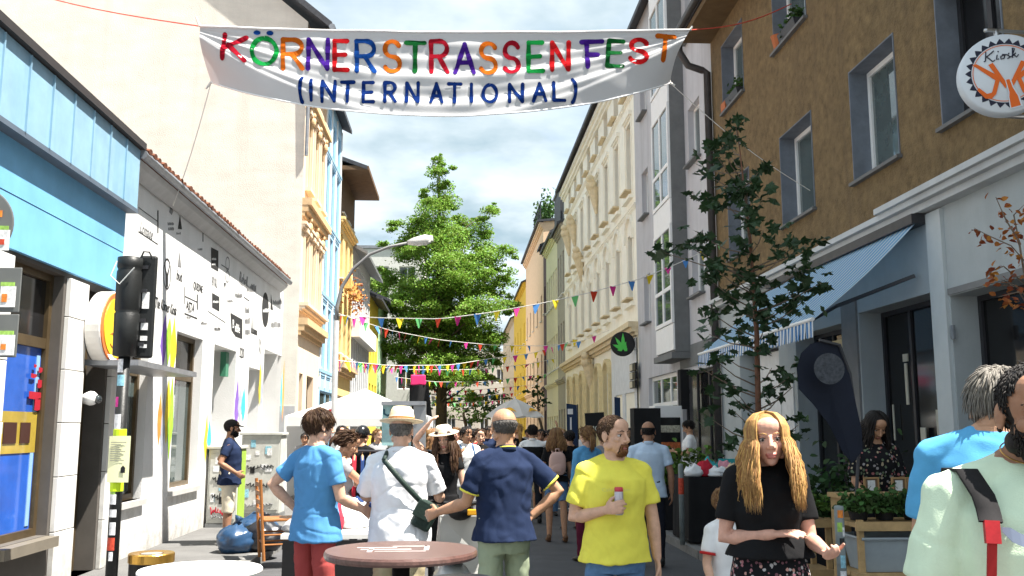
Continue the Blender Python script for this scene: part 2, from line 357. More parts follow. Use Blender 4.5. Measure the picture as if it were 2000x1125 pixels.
def cornice(parent, w, z, mat, out=.3, h=.35, name='cornice', u0=0.):
    m = MB(); m.box(u0-.03, w+.03, -out, 0, z+h*.6, z+h); m.box(u0-.02, w+.02, -out*.66, 0, z+h*.25, z+h*.597); m.box(u0-.01, w+.01, -out*.3, 0, z, z+h*.247)
    return part(m, name, mat, parent)
SLATE = M('slate_roof', (.055,.057,.065), .6, .3, 12, .2, 40)
TILE = M('roof_tile_red', (.30,.10,.045), .8, .3, 14, .2, 60)
ZINC = M('zinc', (.28,.29,.31), .45, .2, 6, metal=.5)

# ================================================================== LEFT: blue shop
BLUE = M('blue_board', (.17,.42,.66), .6, .10, 2.5, streak=.4, stain=.25, stainc=(.13,.34,.56))
BLUED = M('blue_seam_panel', (.25,.41,.53), .5, .12, 3, streak=.5, stain=.25, stainc=(.15,.31,.45))
CLAD = M('white_cladding', (.70,.69,.66), .45, .05, 3, grime=.6, streak=.25, stain=.2, stainc=(.5,.48,.44))
BRONZE = M('bronze_frame', (.12,.085,.045), .4, .2, 5, metal=.5)
bs = thing('shop_building', 'low shop with pale blue fascia panels and blue window film at the left edge', 'shop', (XL, 4.2, 0), R(90)); wbs = 6.75
def ub(d): return d-4.2
mb = MB(); ops = [(0.6,2.6,.55,3.05), (ub(8.38),ub(9.5),.6,3.1), (ub(10.06),ub(10.75),.1,3.05)]
wallgrid(mb, wbs, 4.86, ops, .45); mb.quad((0,0,0),(0,0,4.86),(0,7,4.86),(0,7,0)); mb.quad((wbs,0,0),(wbs,7,0),(wbs,7,4.86),(wbs,0,4.86)); mb.quad((0,0,4.86),(wbs,0,4.86),(wbs,7,4.86),(0,7,4.86))
part(mb, 'wall', M('shop_wall', (.10,.09,.08), .8), bs)
mb = MB(); mb.box(-.02, wbs-.02, -.05, -.003, 3.14, 3.6); mb.box(-.02, wbs-.02, -.055, -.003, 3.605, 4.15); part(mb, 'sign_board', BLUE, bs)
n = 14; pw = (wbs+.0)/n
for i in range(n):
    mb = MB(); a = i*pw; o = random.uniform(0,.006); mb.box(a+.004, a+pw-.004, -.17-o, -.14, 4.12, 4.82); mb.box(a-.007, a+.007, -.192, -.17, 4.12, 4.81); part(mb, 'fascia_panel', BLUED, bs)
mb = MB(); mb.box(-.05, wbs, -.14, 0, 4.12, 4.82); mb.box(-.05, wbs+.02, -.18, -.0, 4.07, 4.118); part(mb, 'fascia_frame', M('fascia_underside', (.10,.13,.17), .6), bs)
mb = MB(); mb.box(-.1, wbs+.03, -.23, 7, 4.83, 4.91); part(mb, 'roof', M('roof_edge_dark', (.04,.035,.035), .6), bs)
# white cladding tiles on the piers
tm = {}
for (a, b) in ((0,.55), (2.65,ub(8.33)), (ub(9.55),ub(10.02)), (ub(10.80),ub(10.94))):
    z = .1; k = 0
    while z < 3.04:
        z1 = min(z+.52, 3.09); mb = MB(); mb.box(a+.004, b-.004, -.05-random.uniform(0,.006), -.002, z+.004, z1-.004); part(mb, 'wall_tile', CLAD, bs, bevel=.004); z = z1
def shopwin(t, u0, u1, z0, z1, zt, dep=.1, frame=BRONZE, pm=GLASSB):
    f = MB(); fr = .07
    f.box(u0,u0+fr,dep,dep+.09,z0,z1); f.box(u1-fr,u1,dep,dep+.09,z0,z1); f.box(u0+fr,u1-fr,dep,dep+.09,z0,z0+fr); f.box(u0+fr,u1-fr,dep,dep+.09,z1-fr,z1)
    if zt: f.box(u0+fr,u1-fr,dep+.004,dep+.086,zt-.05,zt+.05)
    fo = part(f, 'window', frame, t); p = MB(); p.box(u0+.03,u1-.03,dep+.04,dep+.055,z0+.03,(zt or z1)-.03); part(p, 'pane', pm, fo)
    if zt: p = MB(); p.box(u0+.03,u1-.03,dep+.04,dep+.055,zt+.03,z1-.03); part(p, 'pane', GLASSK, fo)
    return fo
FILM = M('blue_window_film', (.018,.09,.42), .08, .25, 2, spec=.6)
FILMY = M('yellow_window_film', (.36,.26,.04), .08, .25, 2, spec=.6)
fo = shopwin(bs, 0.6, 2.6, .55, 3.05, 2.45, pm=FILM)
fo = shopwin(bs, ub(8.38), ub(9.5), .6, 3.1, 2.42, pm=FILM)
mb = MB(); mb.box(ub(8.46), ub(9.42), .132, .138, 1.38, 1.76); part(mb, 'film_band', FILMY, fo)
mb = MB(); mb.box(ub(8.75), ub(9.0), .124, .130, 1.47, 1.66); mb.box(ub(9.08), ub(9.28), .124, .130, 1.47, 1.66); part(mb, 'sticker', M('dark_print', (.05,.02,.015), .4), fo)
mb = MB(); mb.box(ub(8.56), ub(8.72), .124, .130, 1.56, 1.66); mb.box(ub(9.33), ub(9.40), .133, .14, .7, 2.3); part(mb, 'film_strip', M('pale_film', (.25,.42,.62), .1), fo)
REDP = M('red_print', (.36,.015,.03), .5)
for x0, x1, y0, y1 in ((56,79,764,778),(67,79,779,801),(79.5,88,791,802),(73,81,741,757),(75,82,717,727),(66,71,711,717),(60,71,729,737)):
    a = atX(x0, (y0+y1)/2, XL-.12); q = atX(x1, (y0+y1)/2, XL-.12); k = a.y/1850*1.02; mb = MB(); za = atX(x0, y0, XL-.12).z; zb = atX(x0, y1, XL-.12).z
    mb.poly([(XL-.118,a.y,za),(XL-.118,q.y,za-.004),(XL-.118,q.y,zb+.01),(XL-.118,(a.y+q.y)/2,zb-.006),(XL-.118,a.y,zb)], (.003,0,0)); part(mb, 'window_print', REDP, bs, True)
mb = MB(); mb.box(ub(8.4), ub(9.5), -.12, .1, .5, .595); part(mb, 'window_sill', M('sill_bronze', (.16,.14,.11), .5), bs)
# door
mb = MB(); u0, u1 = ub(10.08), ub(10.73); mb.box(u0,u0+.09,.2,.27,.1,3.0); mb.box(u1-.1,u1,.2,.27,.1,3.0); mb.box(u0+.09,u1-.1,.2,.27,.1,.3); mb.box(u0+.09,u1-.1,.2,.27,1.15,1.27); mb.box(u0+.09,u1-.1,.2,.27,2.3,2.42); mb.box(u0+.09,u1-.1,.2,.27,2.9,3.0)
dr = part(mb, 'door', BRONZE, bs); mb = MB(); mb.box(u0+.05,u1-.05,.23,.245,.2,2.95); part(mb, 'pane', GLASSB, dr); mb = MB(); mb.tube([(u0+.14,.12,1.05), (u0+.14,.12,1.4)], .015); mb.bar((u0+.14,.12,1.08), (u0+.14,.2,1.08), .015); mb.bar((u0+.14,.12,1.37), (u0+.14,.2,1.37), .015); part(mb, 'handle', STEEL, dr)

# glass canopy over the door, lamp, round light box sign
mb = MB(); mb.box(XL, XL+.55, 10.15, 12.4, 2.26, 2.32); whole(mb, 'door_canopy', ZINC, 'flat grey metal canopy over the shop door between the two low shops', 'canopy')
c = atX(187, 778, XL+.14); t = thing('wall_camera', 'round white dome camera on the white tiled pier beside the shop door', 'camera', c)
mb = MB(); mb.lathe(c+Vector((-.14,0,0)), [(.05,0), (.06,.04), (.075,.08), (.07,.12), (.045,.15)], 16, Matrix.Rotation(R(90), 3, 'Y')); part(mb, 'housing', WHITE, t, True, True)
mb = MB(); mb.ell(c+Vector((.02,.0,-.01)), .045); part(mb, 'lens', GLASS, t, True, True)
c = atX(211, 641, XL+.16); t = thing('light_box_sign', 'round yellow light box sign with orange rim sticking out over the shop door', 'sign', c)
def disc(c, r, th, n, mat, name, par, nrm, rim=None, zoff=0):
    q = Vector(nrm).to_track_quat('Z','Y').to_matrix(); mb = MB(); mb.lathe(Vector(c), [(r*.985,-th/2), (r,-th/2+.01), (r,th/2-.01), (r*.985,th/2)], n, q); return part(mb, name, mat, par, True)
nv = Vector((1,-.06,.0)); disc(c, .39, .16, 36, M('lightbox_rim', (.75,.72,.68), .4), 'rim', t, nv)
disc(c+nv.normalized()*.082, .375, .02, 36, M('orange_ring', (.62,.17,.05), .5), 'ring', t, nv); disc(c+nv.normalized()*.094, .32, .012, 36, M('yellow_face', (.80,.55,.03), .4), 'face', t, nv); disc(c-nv.normalized()*.09, .375, .02, 36, BLACK, 'back_face', t, nv)
RT = Vector((-nv.y, nv.x, 0)).normalized(); RT = -RT if RT.x < 0 else RT
for k in range(2): mb = MB(); mb.tube([c+nv.normalized()*.1015+RT*(-.16+.04*i)+Vector((0,0,-.08-.12*k+.025*math.sin(i*2.3+k))) for i in range(9)], .006, 4); part(mb, 'lettering', M('sign_red', (.55,.10,.02), .5), t, True)
mb = MB(); mb.poly([c+nv.normalized()*.093+Vector((-.0,.372*math.cos(a),.372*math.sin(a))) for a in np.linspace(R(232),R(308),9)], nv.normalized()*.002); part(mb, 'white_field', WHITE, t, True)
mb = MB(); mb.lathe(c+nv.normalized()*.101+Vector((0,0,.06)), [(.05,0),(.05,.002)], 10, nv.to_track_quat('Z','Y').to_matrix()); part(mb, 'emblem', M('sign_red', (.55,.10,.02), .5), t, True)
for q in (.2,-.2): mb = MB(); mb.bar((XL-.02, c.y+.05, c.z+q), (c.x, c.y, c.z+q), .04); part(mb, 'bracket', DARKM, t, True)

# ================================================================== LEFT: white graffiti building
RENDW = M('white_render', (.74,.74,.73), .85, .04, 4, .15, 50, streak=.35, grime=.7, stain=.22, stainc=(.55,.54,.5))
wb = thing('white_building', 'low white shop building covered in black logos, red tiles along its roof edge', 'building', (XL, 10.95, 0), R(90)); ww = 9.8
def uw(d): return d-10.95
def dX(px, X=XL): return atX(px, 800, X).y
OPS = [(.35, uw(12.2), .75, 2.75), (uw(dX(338)), uw(dX(390)), .78, 2.95), (uw(dX(413)), uw(dX(457)), .12, 2.95), (uw(dX(483)), uw(dX(505)), .4, 2.75), (uw(dX(512)), uw(dX(546)), .12, 3.2)]
mb = MB(); wallgrid(mb, ww, 4.62, OPS, .5); mb.quad((ww,0,0),(ww,6,0),(ww,6,4.62),(ww,0,4.62)); mb.quad((0,0,0),(0,0,4.62),(0,6,4.62),(0,6,0)); mb.add([(ww,0,4.62),(ww,6,4.62),(ww,6,6.2),(0,0,4.62),(0,6,4.62),(0,6,6.2)], [(0,1,2),(3,5,4)])
part(mb, 'wall', RENDW, wb)
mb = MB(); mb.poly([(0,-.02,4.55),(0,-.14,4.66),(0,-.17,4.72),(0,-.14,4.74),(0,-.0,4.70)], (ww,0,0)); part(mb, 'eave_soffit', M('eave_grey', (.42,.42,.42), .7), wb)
mb = MB(); mb.tube([(0,-.2,4.78),(ww+.05,-.2,4.78)], .055, 10); part(mb, 'gutter', ZINC, wb)
mb = MB(); mb.add([(0,-.18,4.77),(ww,-.18,4.77),(ww,6,6.3),(0,6,6.3),(0,-.18,4.74),(ww,-.18,4.74),(ww,6,6.22),(0,6,6.22)], [(0,1,2,3),(4,7,6,5),(0,4,5,1),(1,5,6,2),(3,7,4,0)]); part(mb, 'roof', TILE, wb)
tl = MB(); tl.tube([(0,-.05,0),(0,.42,.1)], [.07,.06], 8, [.035,.03]); tlm = tl.mesh('roof_tile', M('eave_tile', (.17,.065,.035), .85, .4, 9))
for i in range(int(ww/.19)): link('roof_tile', tlm, wb, (.09+i*.19+random.uniform(-.008,.008), -.2+random.uniform(-.015,.015), 4.83), random.uniform(-.03,.03))
shopwin(wb, OPS[0][0], OPS[0][1], .75, 2.75, 2.3, .1); shopwin(wb, OPS[1][0], OPS[1][1], .78, 2.95, 2.35, .12)
for i, z in ((0,.68),(1,.70)): mb = MB(); mb.box(OPS[i][0]-.05, OPS[i][1]+.05, -.06, .1, z, z+.07); part(mb, 'window_sill', M('sill_stone', (.45,.44,.42), .8), wb)
# posters and paint inside the recesses
cols = [(.72,.72,.70), (.05,.05,.05), (.55,.10,.08), (.12,.42,.45), (.62,.60,.55), (.2,.2,.22), (.65,.35,.08), (.35,.5,.2)]
for oi, nn in ((2, 26), (4, 34)):
    a, b, z0, z1 = OPS[oi]
    for k in range(nn):
        pw_, ph = random.uniform(.12,.34), random.uniform(.16,.42); u = random.uniform(a+.02, max(a+.03, b-.02-pw_)); z = random.uniform(z0+.2, z1-.6)
        mb = MB(); mb.box(u, min(u+pw_, b-.01), .488-.0006*k, .49-.0006*k+.004, z, z+ph); part(mb, 'poster', M('poster_%d' % (k % 8), cols[k % 8], .7, .3, 30), wb)
a, b, z0, z1 = OPS[2]
mb = MB(); mb.box(a+.12, a+.42, .32, .49, 1.9, 2.3); bx = part(mb, 'wall_box', M('red_box', (.45,.08,.05), .5), wb); mb = MB(); mb.box(a+.17, a+.37, .31, .318, 1.96, 2.24); part(mb, 'box_front', M('pale_box', (.6,.5,.45), .5), bx)
mb = MB(); mb.box(b-.3, b-.1, .1, .2, 2.5, 2.92); part(mb, 'hanging_sign', M('green_sign', (.05,.2,.12), .5), wb)
# paint splashes on the piers
SPL = [M('paint_'+k, c, .7, .2, 8) for k, c in (('violet',(.2,.1,.42)), ('green',(.35,.62,.05)), ('yellow',(.80,.60,.03)), ('orange',(.72,.25,.05)), ('teal',(.05,.45,.5)), ('grey',(.35,.38,.45)))]
def splash(px0, px1, ytop, ybot, cols, seed):
    rr = random.Random(seed)
    for k, ci in enumerate(cols):
        x = px0+(px1-px0)*(k+.5)/len(cols); hw = (px1-px0)/len(cols)*.75; d0 = dX(x-hw); d1 = dX(x+hw); mid = (d0+d1)/2; sc = mid/1850*1.02
        zt = 1.6+(838-ytop-rr.uniform(0,.25)*(ybot-ytop))*sc; zb = 1.6+(838-ybot+rr.uniform(0,.3)*(ybot-ytop))*sc
        zs = [zt+(zb-zt)*q for q in (0,.2,.4,.6,.8,1)]; ws = [0,.3+rr.random()*.3,.8,.9+rr.random()*.2,.5,0]
        L_ = [(uw(mid)-(mid-d0)*w*rr.uniform(.7,1.1), 0, z) for w, z in zip(ws, zs)]; R_ = [(uw(mid)+(d1-mid)*w*rr.uniform(.7,1.1), 0, z) for w, z in zip(ws, zs)][::-1]
        mb = MB(); mb.poly([Vector(q)+Vector((0,-.003-.001*k,0)) for q in L_+R_[1:-1]], (0,-.0012,0)); part(mb, 'paint_splash', SPL[ci], wb)
splash(308, 336, 620, 760, [0,1,2], 1); splash(309, 337, 715, 930, [3,5,2,1], 2); splash(402, 413, 800, 920, [2,4], 3); splash(459, 478, 730, 860, [0,5,4], 4); splash(504, 511, 690, 830, [2,5], 5); splash(547, 553, 700, 850, [4,3], 6)
# logos and lettering
INK = M('logo_ink', (.03,.03,.03), .8, .3); INKG = M('logo_ink_grey', (.22,.22,.22), .8, .3)
def wt(s, px, py, hpx, mat=INK, sq=1., shear=0, off=.004):
    p = atX(px, py, XL); p.x += off; text(s, hpx*p.y/1850, 'lettering', mat, wb, p, (0,1,0), (0,0,1), shear=shear, squash=sq)
def wshape(pts, name='logo', mat=INK, off=.003):
    q = []
    for px, py in pts: p = atX(px, py, XL); q.append((XL+off, p.y, p.z))
    mb = MB(); mb.poly(q, (.0015,0,0)); part(mb, name, mat, wb, True)
def wring(px, py, rx, ry, w=.14, mat=INK, n=24):
    mb = MB()
    for i in range(n):
        a0, a1 = 2*math.pi*i/n, 2*math.pi*(i+1)/n; P_ = []
        for a, k in ((a0,1),(a1,1),(a1,1-w),(a0,1-w)): p = atX(px+rx*k*math.cos(a), py+ry*k*math.sin(a), XL); P_.append((XL+.004, p.y, p.z))
        mb.quad(*P_)
    part(mb, 'logo', mat, wb, True)
def wline(px0, py0, px1, py1, th=1.5, mat=INK):
    wshape([(px0,py0-th/2),(px1,py1-th/2),(px1,py1+th/2),(px0,py0+th/2)], 'logo', mat)
def wmark(px, py, w, hh, mat=INKG, seed=0, off=.004):
    rr = random.Random(int(px*7+py)); x = px
    while x < px+w:
        k = rr.uniform(.6,1.5); t_ = rr.uniform(0,.45)*hh; wshape([(x,py-hh+t_),(x+k,py-hh+t_),(x+k,py-rr.uniform(0,.2)*hh),(x,py)], 'print_mark', mat, off); x += k+rr.uniform(.4,.9)
wt('The Körner Kiosk', 302, 600, 22, sq=.62, shear=.25); wring(326, 535, 7.5, 31, .12); wshape([(320,512),(326,535),(332,512),(328,540),(328,560),(324,560),(324,540)])
wt('Lomade', 272, 452, 22, INKG, .8, .3); wline(270,405,308,433); wline(270,452,308,477); wline(270,405,270,452,2); wline(307,433,309,433,44)
wshape([(333,400),(338,412),(335,420),(330,414)], mat=INKG); wmark(327, 440, 11.2, 6.4, INKG); wmark(328, 450, 11.2, 6.4, INKG)
wshape([(347,447),(351,420),(355,448)]); wmark(344, 458, 8.4, 4.8, INKG)
wshape([(347,520),(350,490),(354,522)], mat=INKG); wt('bud', 344, 545, 20, INK, .9)
wt('QUEDNE', 377, 563, 15, INK, .8); wmark(366, 610, 7, 4, INKG); wmark(386, 489, 8.4, 4.8, INKG); wshape([(395,455),(397,455),(397,472),(395,472)], mat=INKG)
wt('ASTA', 363, 603, 17, INK, 1.); wline(360,578,385,590); wline(360,612,385,622,2.5); wline(360,577,361,577,34); wline(384,590,386,590,30); wmark(364, 622, 8.4, 4.8, INKG)
wshape([(412,483),(426,490),(426,530),(412,522)]); wmark(413, 508, 8.4, 4.8, WHITE, off=.006); wmark(413, 518, 7, 4, WHITE, off=.006)
wt('BYRL', 413, 556, 18, INKG, .75); wshape([(414,572),(428,580),(428,608),(414,600)]); wmark(415, 592, 11.2, 6.4, WHITE, off=.006)
wring(444, 515, 4, 14, .2, INKG); wring(444, 540, 4, 12, .2, INKG); wline(432,517,446,526,1.5); wshape([(437,552),(441,553),(439,563)])
wt('Rebell', 466, 553, 26, INKG, .8, .3); wmark(482, 570, 18, 16, INKG)
wshape([(450,611),(473,624),(473,662),(460,657),(452,645)]); wt('B', 453, 640, 17, WHITE, off=.006); wt('ubble', 458, 647, 17, WHITE, .8, off=.006)
wmark(462, 582, 9.8, 5.6, INKG); wmark(459, 580, 14, 8, INKG); wline(476,580,487,588)
for k in range(3): wmark(478, 612+21*k, 9, 14, INKG)
wt('|||', 490, 640, 22, INKG); wshape([(490,640),(502,646),(502,655),(490,650)])
wshape([(518+6.5*math.cos(a), 605+34*math.sin(a)) for a in np.linspace(0,2*math.pi,24,endpoint=False)]); wmark(513, 610, 14, 8, WHITE, off=.006)
wshape([(528,604),(529,575),(533,606)]); wmark(533, 595, 18, 11.2, INKG); wmark(529, 640, 18, 12.8, INKG)
wt('2|20', 467, 697, 20, INK, .8); wmark(418, 645, 11.2, 6.4, INKG); wmark(420, 645, 9.8, 5.6, INKG); wline(405,607,440,630,1); wmark(392, 634, 11.2, 6.4, INKG); wmark(444, 590, 9.8, 5.6, INKG); wt('X', 505, 690, 30, INK, .6)

# ================================================================== LEFT: the row behind
GABLE = M('gable_plaster', (.72,.68,.60), .95, .10, 1.4, .5, 26, streak=.55, stain=.35, stainc=(.60,.56,.49), stretch=(1,1,2.4))
PEACH = M('peach_plaster', (.80,.63,.46), .85, .06, 3); OCHRE = M('ochre_stone', (.62,.43,.24), .85, .15, 6)
d0, d1, XB = 25.5, 29.5, -4.28
o3 = [(u, u+.62, z, z+h) for u in (.45,1.7,2.95) for z, h in ((5.05,1.75), (8.3,1.9), (11.0,1.2))]+[(.4,1.0,1.2,3.1), (1.7,2.9,.1,3.1)]
hp = facade('gabled_house', 'tall peach house with huge blank beige gable wall facing the camera', -1, XB, d0, d1, 12.9, PEACH, o3, depth=16, rev=.25)
for a, b, c, d in o3: window(hp, a, b, c, d, .16, M('brown_frame', (.22,.10,.05), .6) if c > 4 else DARKM, GLASS)
for a, b, c, d in o3[:9]:
    mb = MB(); hood(mb, a, b, d+.1, .12, .18); mb.box(a-.1,a-.03,-.06,0,c-.1,d+.1); mb.box(b+.03,b+.1,-.06,0,c-.1,d+.1); mb.box(a-.12,b+.12,-.16,0,c-.16,c-.06); part(mb, 'window_surround', PEACH, hp)
for z, h, o in ((4.1,.45,.25), (4.75,.22,.25), (7.35,.5,.26), (7.0,.2,.14), (10.4,.4,.2)): cornice(hp, 4.0, z, OCHRE if h > .3 else PEACH, o, h)
for u in (.75,2.0,3.25):
    for z in (7.15,10.2):
        m = MB(); m.ell((u,-.10,z+.02), (.11,.09,.16)); m.ell((u,-.13,z+.22), (.06,.06,.08)); m.tube([(u,-.06,z), (u,-.04,z-.4)], [.10,.03], 6); part(m, 'sculpture', OCHRE, hp)
g = MB(); wpk = 15.6
g.add([(XB,25.46,0),(XB-16,25.46,0),(XB-16,25.46,12.9),(XB-8,25.46,19.5),(XB,25.46,12.9),(XB,25.52,0),(XB-16,25.52,0),(XB-16,25.52,12.9),(XB-8,25.52,19.5),(XB,25.52,12.9)], [(0,4,3,2,1),(5,6,7,8,9),(0,5,9,4)]); part(g, 'gable_wall', GABLE, hp, True)
g = MB(); g.box(XB-16,XB-.01,25.44,25.458,0,2.2); part(g, 'plinth', M('grey_plinth', (.42,.42,.43), .9, .1), hp, True)
g = MB(); g.poly([(XB+.7,25.2,12.6),(XB-8,25.2,19.6),(XB-16.6,25.2,12.6),(XB-16.6,25.2,12.8),(XB-8,25.2,19.85),(XB+.7,25.2,12.8)], (0,4.3,0)); part(g, 'roof', SLATE, hp, True)
EAVE = M('eave_brown', (.09,.055,.03), .7, .2)
g = MB(); g.box(XB-.02,XB+.66,25.25,29.5,12.5,12.62); g.box(XB,XB+.2,25.4,29.5,11.9,12.5); g.bar((XB+.05,25.42,12.0),(XB+.6,25.42,12.5),.09); part(g, 'eave', EAVE, hp, True)
g = MB(); g.tube([(XB+.72,25.1,12.62),(XB+.72,29.5,12.62)], .09, 8); g.tube([(XB+.72,25.3,12.6),(XB+.4,25.3,12.2),(XB+.1,25.35,12.0),(XB+.08,25.4,9)], .05, 8); part(g, 'gutter', ZINC, hp, True)

LBLUE = M('pale_blue_render', (.36,.58,.78), .75, .06, 3)
ob = [(u, u+.72, z, z+2.0) for u in (.35,1.65,2.95) for z in (3.5,5.9,8.3,10.4) if z < 10.4]+[(u, u+.72, 10.6, 11.8) for u in (.35,1.65,2.95)]+[(.3,3.6,.3,2.8)]
hb = facade('blue_house', 'narrow white and pale blue striped house beside the peach house', -1, XB, 29.5, 33.5, 12.4, LBLUE, ob, rev=.12, roof=SLATE, rise=2.2, over=.35)
for a, b, c, d in ob: window(hb, a, b, c, d, .04, M('pale_blue_frame', (.34,.55,.72), .6), GLASSB, 1, 0)
for u in (0.02,1.24,2.54,3.84): mb = MB(); mb.box(u, u+.12, -.04, 0, 2.9, 12.2); part(mb, 'pilaster', WHITE, hb)
for z in (3.2,5.6,8.0,10.3): cornice(hb, 4, z, M('blue_spandrel', (.28,.46,.62), .6), .05, .25, 'spandrel')

YOCH = M('ochre_render', (.76,.55,.24), .8, .1, 3); BRK = M('brown_upper', (.13,.075,.04), .8, .25, 5)
oy = [(u, u+.75, z, z+1.7) for u in (.4,1.9,3.3) for z in (4.3,7.0)]+[(u, u+.7, 9.4, 10.3) for u in (.4,1.9,3.3)]+[(.4,4.0,.2,2.8)]
hy = facade('ochre_house', 'ochre house with deep dark projecting eave and flower boxes', -1, XB, 33.5, 38, 11.2, YOCH, oy, roof=SLATE, rise=1.6, over=.95)
for a, b, c, d in oy: window(hy, a, b, c, d, .15, WHITE, GLASS, sill=.12)
mb = MB(); mb.box(-.02,4.52,-.02,0,9.1,11.2); mb.box(-.1,4.6,-1.0,-.01,10.85,11.0); part(mb, 'upper_cladding', BRK, hy)
cornice(hy, 4.5, 8.9, YOCH, .2, .25); cornice(hy, 4.5, 3.5, OCHRE, .3, .4)
for u in (.4,1.9,3.3): m = MB(); m.box(u-.05,u+.8,-.42,-.14,6.6,6.95); part(m, 'flower_box', M('box_ochre', (.7,.45,.14), .6), hy)
C = [(XB+.35+random.gauss(0,.16), 33.5+u+random.gauss(.35,.3), random.gauss(6.55,.3)) for u in (.4,1.9,3.3) for _ in range(70)]
leaves('flowers', C, .14, M('orange_flowers', (.42,.15,.04), .7, .3, 9, island=.4), hy)

BLK = M('black_window_band', (.02,.022,.025), .3, .3)
ost = [(.15+.82*k, .15+.82*k+.6, z, z+2.3) for k in range(9) for z in (2.9,6.1)]
hs = facade('striped_house', 'white house striped with tall black windows under a grey sloping roof', -1, XB, 38, 45.6, 8.9, M('white_render_far', (.66,.67,.68), .8), ost, rev=.15, roof=ZINC, rise=2.4, over=.6)
for a, b, c, d in ost: window(hs, a, b, c, d, .1, BLK, GLASSK, 0, 1)
mb = MB(); mb.box(-.05,7.65,-.35,-.01,5.25,6.0); part(mb, 'balcony_parapet', WHITE, hs)
mb = MB(); mb.box(.2,2.2,1.2,2.4,10.2,11.6); mb.box(0,2.4,1.0,2.5,11.61,11.75); part(mb, 'dormer', ZINC, hs)
mb = MB(); mb.poly([(.3,-.02,2.5),(.3,-1.1,1.95),(.3,-1.1,1.85),(.3,-.02,2.4)], (6.5,0,0)); part(mb, 'shop_awning', BLACKM, hs)
oyy = [(u, u+.8, z, z+1.6) for u in (.5,2,3.6) for z in (2.2,4.9)]
h2 = facade('yellow_house', 'small yellow house left of the big street tree', -1, XB, 45.6, 50.5, 8.0, M('yellow_render', (.75,.58,.08), .8), oyy, roof=SLATE, rise=2, over=.6)
for q in oyy: window(h2, *q, .12, WHITE, GLASS)
h3 = facade('mint_house', 'mint green house left of the big street tree', -1, XB, 50.5, 57, 8.6, M('mint_render', (.42,.62,.38), .8), [(u, u+.7, z, z+1.4) for u in (.5,2,3.5,5) for z in (2.2,4.9)], roof=SLATE, rise=2, over=.6)
for u in (.5,2,3.5,5):
    for z in (2.2,4.9): window(h3, u, u+.7, z, z+1.4, .12, WHITE, GLASS)
# white block beyond, its face turned to the camera
t = thing('white_block', 'white flat-roofed block behind the left side of the big tree', 'building', (-9, 63, 0))
ow = [(u, u+1.1, z, z+2.0) for u in (1.2,3.2,5.0) for z in (1.0,4.2,7.4,10.4)]
mb = MB(); wallgrid(mb, 6.6, 13.6, ow, .2); mb.quad((6.6,0,0),(6.6,12,0),(6.6,12,13.6),(6.6,0,13.6)); mb.quad((0,0,13.6),(6.6,0,13.6),(6.6,12,13.6),(0,12,13.6)); mb.quad((0,0,0),(0,0,13.6),(0,12,13.6),(0,12,0)); mb.quad((0,12,0),(0,12,13.6),(6.6,12,13.6),(6.6,12,0)); part(mb, 'wall', M('white_block_render', (.66,.65,.62), .8), t)
for q in ow: window(t, *q, .12, WHITE, GLASS, 1, 0)
mb = MB(); mb.box(.0,2.0,-.05,0,9.6,13.0); part(mb, 'slate_panel', SLATE, t)
mb = MB(); mb.box(-.1,6.7,-.1,12.1,13.61,13.8); part(mb, 'roof', ZINC, t)

# ================================================================== RIGHT: brown house with the shops
BROWN = M('brown_roughcast', (.172,.117,.056), .95, .34, 8, .9, 42, streak=.6, stain=.35, stainc=(.115,.08,.045))
SHOPW = M('shop_white_render', (.40,.435,.445), .85, .06, 3, .1, 50, streak=.4, grime=.6, stain=.2, stainc=(.32,.34,.35))
ds = lambda px: atX(px, 500, XR).y
B0, B1 = 3.2, 18.9
br = thing('brown_house', 'brown roughcast house with white framed windows above the shops at right', 'building', (XR, B1, 0), R(-90)); wbr = B1-B0
def ur(d): return B1-d
WOPS = [(ur(a), ur(b), z0, z1) for a, b, z0, z1 in ((12.1,10.76,4.87,6.42), (14.92,13.5,4.87,6.38), (18.0,16.6,4.87,6.38), (15.0,13.5,7.88,9.3), (18.1,16.7,7.88,9.3), (9.75,8.5,4.87,6.42), (12.1,10.76,7.88,9.3), (7.3,6.1,4.87,6.42), (9.75,8.5,7.88,9.3))]
up = [(u0, u1, z0, z1) for u0, u1, z0, z1 in WOPS]
mb = MB(); wallgrid(mb, wbr, 9.85, up, .42, z0=4.1); mb.quad((0,0,4.1),(0,0,9.85),(0,10,9.85),(0,10,4.1)); mb.quad((wbr,0,0),(wbr,10,0),(wbr,10,9.85),(wbr,0,9.85)); part(mb, 'wall', BROWN, br)
BLUEREV = M('grey_blue_reveal', (.16,.18,.21), .8, .2, 4, stain=.4, stainc=(.10,.12,.16))
for i, q in enumerate(WOPS):
    u0, u1, z0, z1 = q
    m = MB(); e = .004; m.box(u0,u0+.02,-.012,.3,z0,z1); m.box(u0+.021,u1-.021,-.012,.3,z1-.02,z1-e); m.box(u1-.02,u1-e,-.012,.3,z0,z1); part(m, 'reveal', BLUEREV, br)
    dark = i == 5
    w_ = window(br, u0+.022, u1-.022, z0+.02, z1-.022, .24, WHITE if not dark else DARKM, GLASSK if dark else GLASSB, 1 if i in (4,5) else 0, 0, sill=0, fr=.07)
    m = MB(); m.box(u0-.04,u1+.04,-.07,.238,z0-.045,z0-.002); part(m, 'sill', M('sill_dark', (.13,.13,.13), .6), br)
    if not dark:
        m = MB(); m.box(u0+.09,u0+.09+(u1-u0)*.42,.262,.268,z0+.09,z1-.1); part(m, 'curtain', M('grey_curtain', (.16,.19,.20), .5, .2, 30), w_, True) if False else None
GREEN = M('plant_green', (.05,.105,.025), .75, .3, 8, island=.5, trans=.25)
